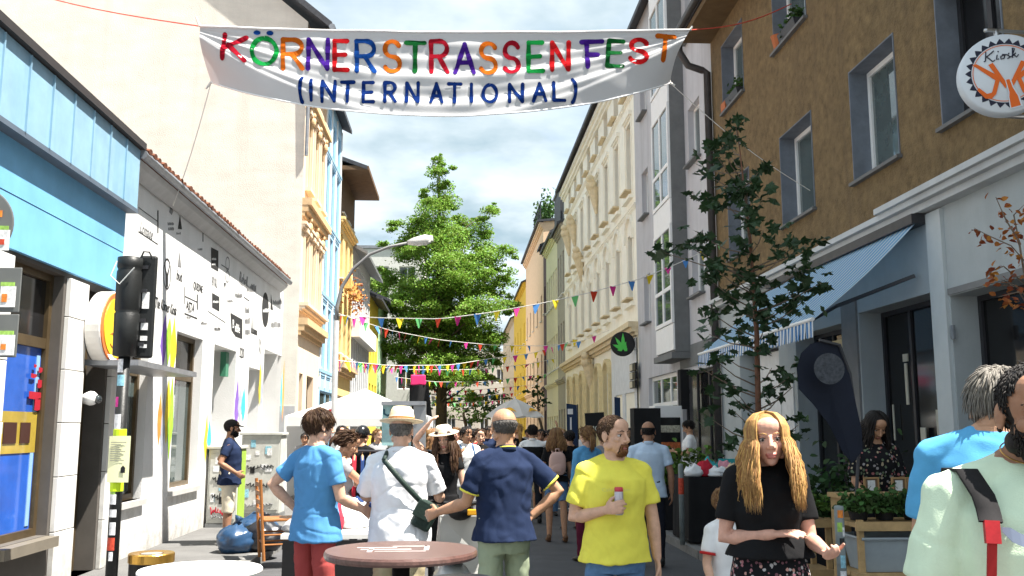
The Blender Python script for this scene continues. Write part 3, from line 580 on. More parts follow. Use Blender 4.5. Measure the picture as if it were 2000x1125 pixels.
for u0, zc, nm in ((WOPS[4][0], 7.9, 1), (WOPS[3][0], 7.9, 2)):
    m = MB(); m.poly([(u0+.35,-.03,zc+.0),(u0+1.1,-.03,zc+.0),(u0+1.1,-.07,zc+.15),(u0+.35,-.07,zc+.15)], (0,.18,0)); part(m, 'flower_box', DARKM, br)
    m = MB(); m.lathe((u0+.17,.03,zc+.0), [(.09,0),(.13,.2),(.14,.22)], 12) if nm == 2 else m.box(u0+.03,u0+.32,-.06,.12,zc+.0,zc+.16); part(m, 'flower_pot', M('terracotta', (.42,.13,.05), .8), br)
    C = [chain(br) @ Vector((u0+random.uniform(.35,1.1), .07+random.gauss(0,.05), zc+.2+random.gauss(0,.09))) for _ in range(260)]
    leaves('box_plants', C, .09, GREEN, br)
LEDGE = M('ledge_white', (.50,.52,.53), .7, .08, 4, stain=.3, stainc=(.3,.3,.3))
mb = MB(); mb.box(-.02,wbr+.02,-.22,0,4.10,4.17); mb.box(-.01,wbr+.01,-.15,0,4.02,4.098); mb.box(ur(11.0),wbr,-.27,-.0,4.172,4.24); part(mb, 'ledge', LEDGE, br)
SOPS = [(ur(12.2),ur(10.25),.12,3.12), (ur(14.6),ur(12.75),.12,3.05), (ur(9.85),ur(6.4),.12,3.02), (ur(17.6),ur(15.4),.3,3.0)]
mb = MB(); wallgrid(mb, wbr, 4.1, SOPS, .5); mb.quad((0,0,0),(0,0,4.1),(0,10,4.1),(0,10,0)); part(mb, 'shop_front_wall', SHOPW, br)
SHFR = M('shop_frame_dark', (.035,.035,.04), .5)
for i, (u0, u1, z0, z1) in enumerate(SOPS):
    f = MB(); fr = .06; dp = .3
    f.box(u0,u0+fr,dp,dp+.08,z0,z1); f.box(u1-fr,u1,dp,dp+.08,z0,z1); f.box(u0+fr,u1-fr,dp,dp+.08,z0,z0+.4); f.box(u0+fr,u1-fr,dp,dp+.08,z1-fr,z1)
    for k in range(1,3 if i != 2 else 4): x = u0+(u1-u0)*k/(3 if i != 2 else 4)+.12; f.box(x-.03,x+.03,dp+.004,dp+.076,z0+.4,z1-fr)
    fo = part(f, 'shop_window', SHFR, br); p = MB(); p.box(u0+.03,u1-.03,dp+.03,dp+.045,z0+.38,z1-.03); part(p, 'pane', GLASSK, fo)
GCOL = M('grey_column', (.20,.20,.20), .8, .1)
mb = MB(); mb.box(ur(12.72),ur(12.24),-.03,.3,.1,3.3); part(mb, 'column', GCOL, br)
mb = MB(); mb.box(ur(10.2),ur(9.88),-.04,.2,.1,4.0); part(mb, 'column', M('column_white', (.52,.56,.57), .8, .05), br)
mb = MB(); mb.box(ur(9.86),ur(6.3),-.02,.0,3.03,3.1); part(mb, 'lintel', GCOL, br)
mb = MB(); mb.box(ur(9.84),ur(9.78),-.03,-.003,2.55,2.7); part(mb, 'number_plate', M('grey_plate', (.2,.22,.24), .5), br)
# things seen in the dark windows: lit shelves and sheets in the glass plane
LITS = M('cream_shelf', (.75,.58,.32), .6)
fo = br
for (px0, px1, y0, y1) in ((1618,1664,668,690), (1632,1664,700,722), (1650,1664,735,790)):
    a = atX(px0, (y0+y1)/2, XR+.27); b = atX(px1, (y0+y1)/2, XR+.27); k = a.y/1850
    m = MB(); m.box(XR+.22, XR+.29, b.y, a.y, 1.6+(838-y1)*k, 1.6+(838-y0)*k); part(m, 'shop_shelf', LITS, br, True)
WPL = M('white_panel', (.72,.72,.72), .7)
mb = MB(); mb.box(ur(17.5),ur(15.5),.26,.29,1.5,2.95); part(mb, 'white_blind', WPL, br)
mb = MB(); mb.box(ur(15.3),ur(14.75),-.02,-.003,.9,2.4); part(mb, 'white_panel', WPL, br)
for (px, y0, y1, w_) in ((1765,690,705,10), (1768,708,790,5), (1745,790,860,2), (1800,835,905,10), (1830,800,850,12)):
    a = atX(px, y0, XR+.29); k = a.y/1850; m = MB(); m.box(XR+.272, XR+.285, a.y-w_*k*2, a.y, 1.6+(838-y1)*k, 1.6+(838-y0)*k); part(m, 'price_sheet', M('sheet_grey', (.5,.48,.40), .7), br, True)
# roof with overhanging eave
g = MB(); g.poly([(0,-.65,9.85),(0,5,13.2),(0,10.2,9.85),(0,10.2,10.05),(0,5,13.45),(0,-.65,10.05)], (wbr,0,0)); part(g, 'roof', SLATE, br)
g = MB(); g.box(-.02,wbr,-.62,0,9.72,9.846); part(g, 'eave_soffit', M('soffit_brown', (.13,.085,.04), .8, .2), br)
g = MB(); g.tube([(-.25,-.7,9.95),(wbr,-.7,9.95)], .08, 8); g.tube([(.03,-.7,9.9),(.03,-.68,9.5),(.03,-.5,9.2),(.03,-.2,9.1),(.03,-.1,9.05),(.03,-.1,.1)], .075, 10); part(g, 'drainpipe', M('pipe_dark', (.06,.055,.055), .5, .2), br, smooth=True)

# ================================================================== RIGHT: grey house with the oriel
GREY = M('grey_render', (.50,.495,.515), .9, .06, 2.2, .25, 60, streak=.4, grime=.5, stain=.2, stainc=(.30,.30,.31)); GREYD = M('grey_dark_render', (.16,.165,.165), .85, .15, 3)
def ug(d): return 27.6-d
go = [(ug(21.0),ug(19.95),z,z+1.35) for z in (4.55,7.6,10.6)]+[(ug(26.6),ug(25.7),z,z+1.35) for z in (4.55,7.6,10.6)]+[(ug(26.2),ug(22.8),.3,3.0), (ug(22.3),ug(19.2),.2,2.9)]
gh = facade('grey_house', 'tall grey rendered house with a white glazed oriel next to the brown house', 1, XR, 18.9, 27.6, 13.6, GREY, go, roof=SLATE, rise=3, over=.3)
for i, q in enumerate(go[:6]): window(gh, *q, .14, WHITE, GLASSB, 1, 0, sill=.14, sm=GREYD)
window(gh, *go[6], .1, WHITE, GLASSB, 2, 0, fr=.1, transom=.72); window(gh, *go[7], .1, SHFR, GLASSK, 2, 0)
mb = MB(); mb.box(0,8.7,-.015,-.001,.1,.3); mb.box(ug(22.35),8.7,-.02,-.001,3.0,3.5); part(mb, 'plinth', GREYD, gh)
ox = thing  # oriel: a part of the house
u0, u1 = ug(23.25), ug(21.35)
mb = MB(); mb.box(u0, u1, -.35, -.002, 3.35, 13.2); part(mb, 'oriel', GREYD, gh)
for z0, z1 in ((3.4,4.0), (6.35,6.95), (9.3,9.9), (12.3,13.2)): mb = MB(); mb.box(u0, u1, -.39, -.352, z0, z1); part(mb, 'oriel_panel', WHITE, gh)
for z in (4.02, 6.97, 9.92): window(gh, u0+.02, u1-.02, z, z+2.33, -.41, WHITE, GLASSB, 1, 0, fr=.09, transom=.36)
mb = MB(); mb.box(u0-.05,u1+.05,-.45,0,3.2,3.34); part(mb, 'oriel_base', GREYD, gh)

# ================================================================== RIGHT: ornate cream house
CREAM = M('cream_stucco', (.90,.86,.74), .85, .06, 2.5, .2, 30, stain=.25, stainc=(.78,.70,.54)); CREAMD = M('cream_stone', (.70,.58,.38), .85, .15, 6)
def uc(d): return 46.7-d
cc = [uc(28.6+2.25*k) for k in range(8)]
co_ = [(u-.45, u+.45, z, z+h) for u in cc for z, h in ((5.55,2.0), (8.9,2.2))]+[(u-.45,u+.45,12.0,13.0) for u in cc]+[(u-.5,u+.5,.9,3.5) for u in cc[2:]]
ch = facade('cream_house', 'ornate cream stucco house with arched window hoods on the right side of the street', 1, XR, 27.6, 46.7, 13.7, CREAM, co_, rev=.28, roof=SLATE, rise=2.6, over=.45)
for i, q in enumerate(co_):
    w_ = window(ch, *q, .2, M('cream_frame', (.5,.42,.28), .7) if i < 24 else M('ochre_frame', (.55,.36,.10), .6), GLASS, 1, 0, sill=.24, sm=CREAMD)
def arch(mb, u, z, r, out, th=.12, n=8):
    for k in range(n):
        a0, a1 = math.pi*k/n, math.pi*(k+1)/n; p0 = Vector((u-r*math.cos(a0), 0, z+r*.8*math.sin(a0))); p1 = Vector((u-r*math.cos(a1), 0, z+r*.8*math.sin(a1)))
        mb.cbox((p0+p1)/2+Vector((0,-out/2,0)), ((p1-p0).length+.03, out, th), Matrix.Rotation(-math.atan2(p1.z-p0.z, p1.x-p0.x), 3, 'Y'))
for u in cc:
    mb = MB(); arch(mb, u, 7.65, .6, .09); mb.box(u-.66,u-.54,-.10,0,7.35,7.65); mb.box(u+.54,u+.66,-.10,0,7.35,7.65); mb.box(u-.6,u-.5,-.035,0,5.4,7.35); mb.box(u+.5,u+.6,-.035,0,5.4,7.35); mb.box(u-.66,u+.66,-.14,0,5.28,5.4); part(mb, 'window_surround', CREAM, ch)
    mb = MB(); hood(mb, u-.5, u+.5, 11.2, .10, .2); mb.box(u-.62,u-.52,-.035,0,8.7,11.2); mb.box(u+.52,u+.62,-.035,0,8.7,11.2); mb.box(u-.66,u+.66,-.14,0,8.6,8.7); part(mb, 'window_surround', CREAM, ch)
for u in cc[2:]: mb = MB(); arch(mb, u, 3.5, .6, .16); mb.box(u-.68,u-.52,-.14,0,.9,3.5); mb.box(u+.52,u+.68,-.14,0,.9,3.5); part(mb, 'arch_surround', M('yellow_stucco', (.74,.62,.36), .85), ch)
cornice(ch, 19.1, 4.35, CREAMD, .3, .4); cornice(ch, 19.1, 8.2, CREAM, .07, .16); cornice(ch, 19.1, 13.0, CREAM, .25, .45); cornice(ch, 19.1, 11.75, CREAM, .08, .16)
for (u, z) in ((uc(39.5),8.7), (uc(37),4.0), (uc(41.7),10.6), (uc(35),10.6), (uc(43.9),10.6)):
    m = MB(); m.ell((u,-.28,z+.2), (.3,.22,.24)); m.ell((u+.15,-.34,z+.42), (.2,.16,.16)); m.tube([(u,-.2,z+.1),(u,-.1,z-.9)], [.24,.05], 8); m.ell((u-.2,-.26,z+.05), .14); part(m, 'sculpture', CREAMD, ch)
SHW = M('shop_front_white', (.66,.68,.70), .7)
mb = MB(); wallgrid(mb, 4.6, 4.3, [(.7,2.1,.2,2.7), (2.5,4.2,.6,2.7)], .15); mb2 = MB(); mb2.v = [(x+uc(32.3), y-.05, z) for x, y, z in mb.v]; mb2.f = mb.f; mb2.mi = mb.mi; part(mb2, 'shop_front', SHW, ch)
window(ch, uc(32.3)+.7, uc(32.3)+2.1, .2, 2.7, .02, WHITE, GLASSB); window(ch, uc(32.3)+2.5, uc(32.3)+4.2, .6, 2.7, .02, WHITE, GLASSB)
mb = MB(); mb.box(18.4,19.0,2.0,3.4,15.3,17.2); mb.box(18.3,19.1,1.9,3.5,17.21,17.35); part(mb, 'chimney', CREAM, ch)

# ================================================================== RIGHT: the far row
def far(name, label, d0, d1, H, mat, rows, cols, roofm=SLATE, rise=2.2, over=.4, pm=GLASS, frame=WHITE, X=XR, sill=.12, w=.8, side=1, h=1.7):
    L_ = d1-d0; ops = [(L_*(k+.5)/cols-w/2, L_*(k+.5)/cols+w/2, z, z+h) for k in range(cols) for z in rows]
    t = facade(name, label, side, X, d0, d1, H, mat, ops, roof=roofm, rise=rise, over=over)
    for q in ops: window(t, *q, .14, frame, pm, 1, 0, sill=sill)
    cornice(t, L_, H-.45, mat, .25, .4); cornice(t, L_, 3.9, mat, .16, .25)
    return t
far('narrow_house', 'narrow grey stone house with tall narrow windows beyond the cream house', 46.7, 50.2, 12.0, M('stone_grey', (.40,.37,.31), .85, .1), (.4,4.8,8.4), 3, w=.6, h=2.2)
pyh = far('pale_yellow_house', 'pale yellow plastered house beyond the narrow grey stone house', 50.2, 56.6, 12.3, M('pale_yellow', (.82,.76,.54), .85, .08), (.4,4.8,8.4), 5, h=1.9)
mb = MB(); mb.box(.2,3.6,.5,5,12.4,15.4); part(mb, 'mansard', SLATE, pyh); mb = MB(); mb.box(3.7,6.3,.6,5,12.4,14.6); part(mb, 'mansard', SLATE, pyh); mb = MB(); mb.box(.1,3.7,.4,5.1,15.41,15.55); part(mb, 'roof_cap', ZINC, pyh)
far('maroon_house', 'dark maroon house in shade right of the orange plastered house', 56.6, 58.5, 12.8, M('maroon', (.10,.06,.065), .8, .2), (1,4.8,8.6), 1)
oh = far('orange_house', 'orange plastered house with a planted roof terrace on the right', 58.5, 74, 14.6, M('orange_plaster', (.80,.57,.38), .85, .1), (1,4.6,8.4), 5, rise=0.4)
mb = MB(); mb.box(8,15.3,3.2,7,14.7,17.6); part(mb, 'penthouse', SLATE, oh)
mb = MB()
for k in range(22): mb.box(9.2+.26*k, 9.24+.26*k, -.1,-.06,15.0,16.0)
mb.box(9.1,15,-.12,-.04,16.0,16.06); mb.box(9.1,15,-.11,-.05,15.0,15.05); part(mb, 'terrace_railing', DARKM, oh)
C = [chain(oh) @ Vector((random.uniform(9.4,14.6), random.gauss(.5,.3), 15.3+abs(random.gauss(0,.7)))) for _ in range(500)]
leaves('terrace_plants', C, .3, GREEN, oh)
far('bright_yellow_house', 'narrow bright yellow house far down the right side', 74, 90, 13.2, M('bright_yellow', (.72,.48,.05), .85, .1), (1,4.6,8.4), 4)
far('beige_house', 'beige house farthest down the right side of the street', 90, 112, 12.2, M('beige_far', (.60,.52,.40), .85, .1), (1,4.6,8.4), 7)
far('pale_house', 'pale rendered house at the far left behind the tree', 66, 90, 11.5, M('pale_far', (.62,.60,.56), .85, .1), (1,4.6,8.0), 8, side=-1, X=XB)
far('sand_house', 'sand coloured house at the far left end of the street', 90, 118, 12.5, M('sand_far', (.56,.47,.36), .85, .1), (1,4.6,8.0), 8, side=-1, X=XB)
t = thing('end_building', 'pale building closing the far end of the street', 'building', (-9, 128, 0))
ow = [(1+2.2*k, 2.1+2.2*k, z, z+1.8) for k in range(9) for z in (1.2,4.5,7.8)]
mb = MB(); wallgrid(mb, 22, 12, ow, .2); mb.quad((0,0,12),(22,0,12),(22,9,12),(0,9,12)); mb.quad((0,0,0),(0,0,12),(0,9,12),(0,9,0)); mb.quad((22,0,0),(22,9,0),(22,9,12),(22,0,12)); mb.quad((0,9,0),(0,9,12),(22,9,12),(22,9,0)); part(mb, 'wall', M('end_render', (.5,.45,.38), .85), t)
for q in ow: window(t, *q, .12, WHITE, GLASS, 1, 0)
# ================================================================== trees
BARK = M('bark', (.085,.065,.048), .9, .3, 12, .5, 60); BARKD = M('bark_grey', (.16,.12,.09), .9, .3, 20, .4, 90)
GINK = M('ginkgo_leaf', (.19,.315,.045), .65, .25, .9, island=.45, trans=.35); GINKD = M('far_leaf', (.085,.16,.03), .7, .25, .9, island=.45, trans=.3); DKLEAF = M('dark_leaf', (.03,.065,.02), .7, .3, 1.5, island=.4, trans=.2)
def tree(label, base, clumps, d, lm, size, per, trunk_r, dep=1.8, top=None, cat='tree', group=None):
    t = thing('street_tree', label, cat, base, 0, group); b = Vector(base); k = d/FPX
    tp = top or atY(clumps[0][0], clumps[0][1]+20, d)
    mb = MB(); pts = [b, b.lerp(tp,.3)+Vector((.1,0,0)), b.lerp(tp,.65)-Vector((.1,.1,0)), tp]; mb.tube(pts, [trunk_r*1.25, trunk_r*.9, trunk_r*.55, .03], 10); part(mb, 'trunk', BARK, t, True, True)
    mb = MB(); C = []; Z = []
    for px, py, r in clumps:
        c = atY(px, py, d)+Vector((0, random.gauss(0,dep), 0)); rr = r*k; q = min(.95, max(.18, (c.z-b.z)/(tp.z-b.z)-.12)); s0 = b.lerp(tp, q)
        mb.tube([s0, s0.lerp(c,.4)+Vector((0,0,-.1*rr)), s0.lerp(c,.75)], [trunk_r*.28, trunk_r*.16, .02], 5)
        n = int(per*rr*rr); u = NR.randn(n,3); u /= np.linalg.norm(u, axis=1)[:,None]; w = NR.rand(n)**.45; p = u*w[:,None]*np.array([rr*1.12, rr*1.1, rr*.62])
        m_ = max(3, int(rr*5)); sub = NR.randn(m_,3)*np.array([rr*.7, rr*.7, rr*.38]); idx = NR.randint(0, m_, n)
        p = np.where(NR.rand(n)[:,None] < .62, sub[idx]+NR.randn(n,3)*np.array([.30,.30,.14])*rr*.55, p)
        p[:,2] -= .25*np.abs(p[:,0])*.5; C.append(p+np.array(c))
    part(mb, 'limbs', BARK, t, True, True)
    C = np.concatenate(C); leaves('crown', C, size*(.7+.6*NR.rand(len(C))), lm, t)
    return t
GC = [(858,309,9),(856,317,14),(852,330,18),(853,345,22),(862,368,26),(838,382,26),(872,398,30),(848,420,34),(898,425,24),(818,440,30),(862,452,40),(967,393,13),(957,412,20),(937,436,26),(905,462,36),(948,468,30),(798,478,34),(850,500,44),(903,505,44),(952,505,36),(988,492,22),(757,532,30),(730,548,26),(745,598,28),(722,562,16),(750,682,26),(1000,520,16),(700,560,10),(732,552,18),(792,545,40),(842,562,46),(897,560,46),(948,555,42),(988,545,26),(780,592,36),(745,590,18),(832,612,44),(888,618,44),(942,606,40),(977,600,26),(764,642,30),(738,682,15),(766,676,28),(812,660,36),(862,662,38),(917,656,40),(957,652,34),(802,702,32),(852,712,34),(907,707,36),(952,702,30),(780,700,18),(893,745,28),(937,735,28),(845,745,22),(972,662,20),(925,775,18),(990,575,16),(855,470,60),(870,540,75),(850,610,80),(880,670,75),(820,650,50),(925,620,50),(860,730,50)]
tree('tall layered ginkgo tree with bright green crown filling the end of the street', (-.95,55,0), GC, 55, GINK, .135, 2300, .30, 1.5)
tree('smaller pale green tree below the ginkgo at the end of the street', (1.0,84,0), [(905,770,20),(880,785,22),(925,788,24),(900,805,26),(940,810,18),(870,812,16)], 84, GINKD, .3, 160, .2, 1.2)
tree('dark bushy tree right of the pale tree at the street end', (3.0,76,0), [(965,770,18),(955,790,22),(978,800,20),(985,775,12)], 76, DKLEAF, .3, 180, .2, 1)
tree('dark green small tree in front of the maroon house', (4.3,47,0), [(1050,740,12),(1046,765,18),(1058,785,20),(1040,795,16)], 47, DKLEAF, .2, 300, .1, .5)
tree('dark leafy street tree half hidden left of the ginkgo trunk', (-2.6,70,0), [(820,770,22),(835,745,22),(805,790,16),(850,790,18)], 70, DKLEAF, .26, 200, .2, 1)

# young maple in front of the awning: each big leaf its own piece
MLEAF = M('maple_leaf', (.022,.052,.018), .55, .35, 6, spec=.4, trans=.18)
ML = [(-.5,0),(-.28,-.10),(-.34,-.34),(-.08,-.26),(.0,-.5),(.16,-.24),(.26,-.3),(.3,-.14),(.56,0),(.3,.14),(.26,.3),(.16,.24),(0,.5),(-.08,.26),(-.34,.34),(-.28,.10)]
lm_ = []
for q in range(3):
    mb = MB(); mb.add([(x*.15, y*.15, -.10*abs(y)*.15*(1+q)+.02*math.sin(x*9+q)) for x, y in ML]+[(.0,0,.004)], [(i, (i+1)%16, 16) for i in range(16)]); lm_.append(mb.mesh('leaf', MLEAF))
MC = [(1431,254),(1440,275),(1436,300),(1385,312),(1372,325),(1400,335),(1415,300),(1470,345),(1482,335),(1410,395),(1440,375),(1448,385),(1398,455),(1390,375),(1470,405),(1480,440),(1437,446),(1460,470),(1448,492),(1323,474),(1340,480),(1363,497),(1392,530),(1372,555),(1415,585),(1442,538),(1476,542),(1500,512),(1527,487),(1573,480),(1550,535),(1584,560),(1605,552),(1567,582),(1545,600),(1527,605),(1500,610),(1420,640),(1390,612),(1442,652),(1480,678),(1392,708),(1380,720),(1500,720),(1538,730),(1470,758),(1516,775),(1545,790),(1448,800),(1414,735),(1556,755),(1432,690),(1410,770),(1490,640),(1455,600),(1462,560),(1480,590),(1430,770),(1530,820),(1465,830),(1560,830),(1405,820),(1455,870),(1540,870),(1420,860)]
mt = thing('maple_tree', 'young maple with big dark leaves growing in front of the striped awning', 'tree', (2.74,8.6,.1))
mb = MB(); tr = [Vector((2.74,8.6,.1)), atY(1482,850,8.6), atY(1478,650,8.6), atY(1465,470,8.6), atY(1440,250,8.6)]; mb.tube(tr, [.035,.03,.024,.016,.004], 8); part(mb, 'trunk', M('young_bark', (.16,.075,.045), .8, .2, 20), mt, True, True)
br_ = MB(); LP = []
for px, py in MC:
    c = atY(px, py, 8.6)+Vector((0, random.gauss(0,.28), 0)); zz = c.z-.12-.25*abs(c.x-2.74); 
    for i in range(len(tr)-1):
        if tr[i].z <= zz <= tr[i+1].z or i == 0: s0 = tr[i].lerp(tr[i+1], min(1,max(0,(zz-tr[i].z)/(tr[i+1].z-tr[i].z))))
    br_.tube([s0, s0.lerp(c,.55)+Vector((0,0,-.03)), c], [.008,.006,.003], 4)
    for _ in range(9 if py < 680 else 5): LP.append(c+Vector((random.gauss(0,.075), random.gauss(0,.09), random.gauss(0,.055))))
part(br_, 'twigs', BARKD, mt, True)
inv = Vector((2.74,8.6,.1)); LP.sort(key=lambda p: p.y)
for i, p in enumerate(LP[:300]):
    o = link('leaf', lm_[i % 3], mt, p-inv); o.rotation_euler = (random.gauss(-.35,.5), random.gauss(0,.5), random.uniform(0,6.3)); s = random.uniform(.65,1.15); o.scale = (s,s,s)
v_ = MB()
for p in LP[300:]:
    T_ = Matrix.Rotation(random.uniform(0,6.3),3,'Z') @ Matrix.Rotation(random.gauss(-.35,.5),3,'X') @ Matrix.Rotation(random.gauss(0,.5),3,'Y'); s = .15*random.uniform(.65,1.1)
    v_.add([p+T_ @ Vector((x*s, y*s, -.1*abs(y)*s)) for x, y in ML]+[p], [(i, (i+1)%16, 16) for i in range(16)])
part(v_, 'foliage', MLEAF, mt, True, kind='stuff')
# russet twigs reaching in from the right edge
bt = thing('autumn_sapling', 'thin sapling with russet orange leaves reaching in at the right edge under the round sign', 'tree', (4.35,7.0,.1))
mb = MB(); b0 = Vector((4.35,7.0,.1)); c_ = [atY(2012,600,7.), atY(1990,470,7.), atY(1965,430,7.), atY(1945,385,7.)]
mb.tube([b0, b0.lerp(c_[0],.6)+Vector((.03,0,0)), c_[0]], [.025,.018,.012], 6); mb.tube(c_, [.010,.008,.006,.003], 5)
tw = [[(2010,520),(1975,480),(1930,460),(1902,445)],[(2008,560),(1960,520),(1935,530),(1925,545)],[(2010,585),(1985,560),(1955,545)],[(1990,470),(1980,420),(2000,400)],[(2010,600),(1990,570),(1950,580)]]
OL = []
for q in tw+[[(1990,470),(1965,430),(1945,385)]]:
    p = [atY(x, y, 7.0+random.uniform(-.15,.15)) for x, y in q]; mb.tube(p, [.006]*(len(p)-1)+[.002], 4)
    for a, b in zip(p, p[1:]):
        for _ in range(10): OL.append(a.lerp(b, random.random())+Vector((random.gauss(0,.03), random.gauss(0,.05), random.gauss(-.03,.035))))
part(mb, 'twigs', BARKD, bt, True); leaves('foliage', [tuple(p) for p in OL], .062, M('russet_leaf', (.34,.11,.03), .7, .3, 20, island=.5, trans=.3), bt, shape='hex')

# ================================================================== banner across the street
BANNER = M('banner_cloth', (.56,.56,.57), .85, .02, 3, trans=.1, spec=.1)
bx0, bx1 = 388., 1350.
def bsurf(u, v):
    top = 48+7*u+2*math.sin(math.pi*u); sg = 4*u*(1-u); bot = 143+3*u+77*sg**.8; x0 = 388+12*v-4*math.sin(math.pi*v); x1 = 1350-32*v-8*math.sin(math.pi*v); px = x0+(x1-x0)*u; py = top+(bot-top)*v
    s_ = (py-top)/(22+150*sg); d = 0
    for sk, wk, ak in ((.47,.040,.046),(.80,.045,.052),(.28,.03,.014),(.12,.03,.012),(.64,.03,.008),(.97,.03,.015)): d += ak*math.tanh((s_-sk)/wk)*(.35+.65*sg)
    d += .008*math.sin(u*23+v*5)+.006*math.sin(u*41-v*11)-.245*s_*(.35+.65*sg)
    return atY(px, py, 12.0+.3*u)+Vector((0, -d, 0)), py
bn = thing('banner', 'long white cloth banner with hand painted rainbow letters strung across the street', 'banner', atY(870,135,12.1))
mb = MB(); nu, nv_ = 240, 72; vs = [bsurf(i/nu, j/nv_)[0] for j in range(nv_+1) for i in range(nu+1)]; mb.add(vs, [(j*(nu+1)+i, (j+1)*(nu+1)+i, (j+1)*(nu+1)+i+1, j*(nu+1)+i+1) for j in range(nv_) for i in range(nu)]); part(mb, 'cloth', BANNER, bn, True, True)
mb = MB(); mb.tube([bsurf(i/40,0)[0] for i in range(41)], .014, 6); part(mb, 'hem', M('banner_hem', (.85,.85,.85), .8, .02), bn, True, True); mb = MB(); mb.tube([bsurf(i/40,1)[0] for i in range(41)], .012, 6); part(mb, 'hem', M('banner_hem', (.85,.85,.85)), bn, True, True)
def onb(px, py, off):
    u = (px-bx0)/(bx1-bx0); v = .4
    for _ in range(6):
        x0 = 388+12*v-4*math.sin(math.pi*v); x1 = 1350-32*v-8*math.sin(math.pi*v); u = (px-x0)/(x1-x0); top = 48+7*u+2*math.sin(math.pi*u); bot = 143+3*u+77*(4*u*(1-u))**.8; v = (py-top)/(bot-top)
    return bsurf(u, v)[0]+Vector((0,-off,0))
def arcp(cx, cy, rx, ry, a0, a1, n=14): return [(cx+rx*math.cos(R(a0+(a1-a0)*i/n)), cy+ry*math.sin(R(a0+(a1-a0)*i/n))) for i in range(n+1)]
Sst = [arcp(.5,.75,.46,.25,25,270,12)+arcp(.5,.25,.48,.25,90,-160,12)[1:]]
GL = {'K':[[(0,0),(0,1)],[(.95,1),(.05,.45)],[(.2,.58),(1,0)]], 'O':[arcp(.5,.5,.5,.5,90,450,24)], 'R':[[(.03,0),(0,1)],[(0,1),(.5,1)]+arcp(.5,.76,.46,.24,90,-90,10)+[(.05,.52)],[(.45,.52),(1,0)]], 'N':[[(0,0),(.02,1)],[(.02,1),(.97,0)],[(.97,0),(1,1)]], 'E':[[(0,0),(0,1)],[(0,1),(.95,1)],[(0,.52),(.8,.54)],[(0,0),(1,0)]], 'S':Sst, 'T':[[(0,1),(1,1)],[(.5,1),(.48,0)]], 'A':[[(0,0),(.5,1)],[(.5,1),(1,0)],[(.2,.36),(.82,.36)]], 'F':[[(.3,0),(.25,1)],[(0,1),(1,1)],[(.27,.5),(.8,.5)]], 'I':[[(.5,0),(.5,1)]], 'L':[[(0,1),(0,0)],[(0,0),(1,0)]], '(':[arcp(1.3,.5,1.2,.56,120,240,10)], ')':[arcp(-.3,.5,1.2,.56,60,-60,10)]}
PC = {k: M('paint_letter_'+k, tuple(q*.62 for q in c), .9, .15, 20, spec=.02) for k, c in dict(red=(.45,.012,.03), green=(.01,.30,.06), orange=(.72,.16,.015), purple=(.07,.02,.28), rd2=(.60,.015,.02), blue=(.01,.07,.32), dgreen=(.01,.13,.03), navy=(.008,.035,.19)).items()}
def letter(ch, x0, x1, y0, y1, col, w=9., tilt=0):
    mb = MB(); dot = ch == 'Ö'
    for si, st in enumerate(GL['O' if dot else ch]):
        P_ = [(x0+(x1-x0)*a, y1+(y0-y1)*b) for a, b in st]
        if tilt: c = ((x0+x1)/2, (y0+y1)/2); P_ = [(c[0]+(p[0]-c[0])*math.cos(tilt)-(p[1]-c[1])*math.sin(tilt), c[1]+(p[0]-c[0])*math.sin(tilt)+(p[1]-c[1])*math.cos(tilt)) for p in P_]
        Q_ = [P_[0]]
        for a, b in zip(P_, P_[1:]):
            n = max(1, int(math.hypot(b[0]-a[0], b[1]-a[1])/6))
            Q_ += [(a[0]+(b[0]-a[0])*i/n, a[1]+(b[1]-a[1])*i/n) for i in range(1, n+1)]
        closed = math.hypot(Q_[0][0]-Q_[-1][0], Q_[0][1]-Q_[-1][1]) < 1
        def dr(i): a = Q_[max(0,i-1)]; b = Q_[min(len(Q_)-1,i+1)]; l = math.hypot(b[0]-a[0], b[1]-a[1]) or 1; return ((b[0]-a[0])/l, (b[1]-a[1])/l)
        row = []
        if not closed:
            d = dr(0); 
            for e, k in ((-.5,.25),(-.38,.65),(-.2,.9)): row.append((Q_[0][0]+d[0]*e*w, Q_[0][1]+d[1]*e*w, d, k))
        for i, p in enumerate(Q_): row.append((*p, dr(i), 1+.12*math.sin(i*.9+x0)))
        if not closed:
            d = dr(len(Q_)-1)
            for e, k in ((.2,.9),(.38,.65),(.5,.25)): row.append((Q_[-1][0]+d[0]*e*w, Q_[-1][1]+d[1]*e*w, d, k))
        vs = []; off = .009+.0007*si
        for x, y, d, k in row:
            for sg in (-1,1): vs.append(onb(x-d[1]*sg*w*k/2, y+d[0]*sg*w*k/2, off))
        mb.add(vs, [(2*i, 2*i+1, 2*i+3, 2*i+2) for i in range(len(row)-1)])
    part(mb, 'letter', PC[col], bn, True)
    if dot:
        for cx in (x0+10, x1-13):
            m = MB(); m.add([onb(cx+7*math.cos(a), y0-10+4.5*math.sin(a), .009) for a in np.linspace(0,2*math.pi,12,endpoint=False)], [tuple(range(12))]); part(m, 'letter_dot', PC['blue'], bn, True)
for q in (('K',434,478,66,112,'red',9,.12),('Ö',489,537,68,120,'green'),('R',549,588,70,128,'orange'),('N',599,638,70,128,'purple'),('E',651,677,72,130,'rd2'),('R',694,730,72,132,'blue'),('S',749,780,72,130,'orange'),('T',792,828,74,131,'dgreen'),('R',841,874,71,132,'red'),('A',889,926,78,133,'purple'),('S',939,970,76,134,'orange'),('S',986,1015,75,133,'red'),('E',1034,1062,75,132,'green'),('N',1080,1113,75,130,'rd2'),('F',1138,1178,75,125,'purple'),('E',1190,1219,75,124,'dgreen',9,.08),('S',1233,1267,72,118,'rd2',9,.1),('T',1284,1317,67,113,'orange',9,.1)): letter(*q)
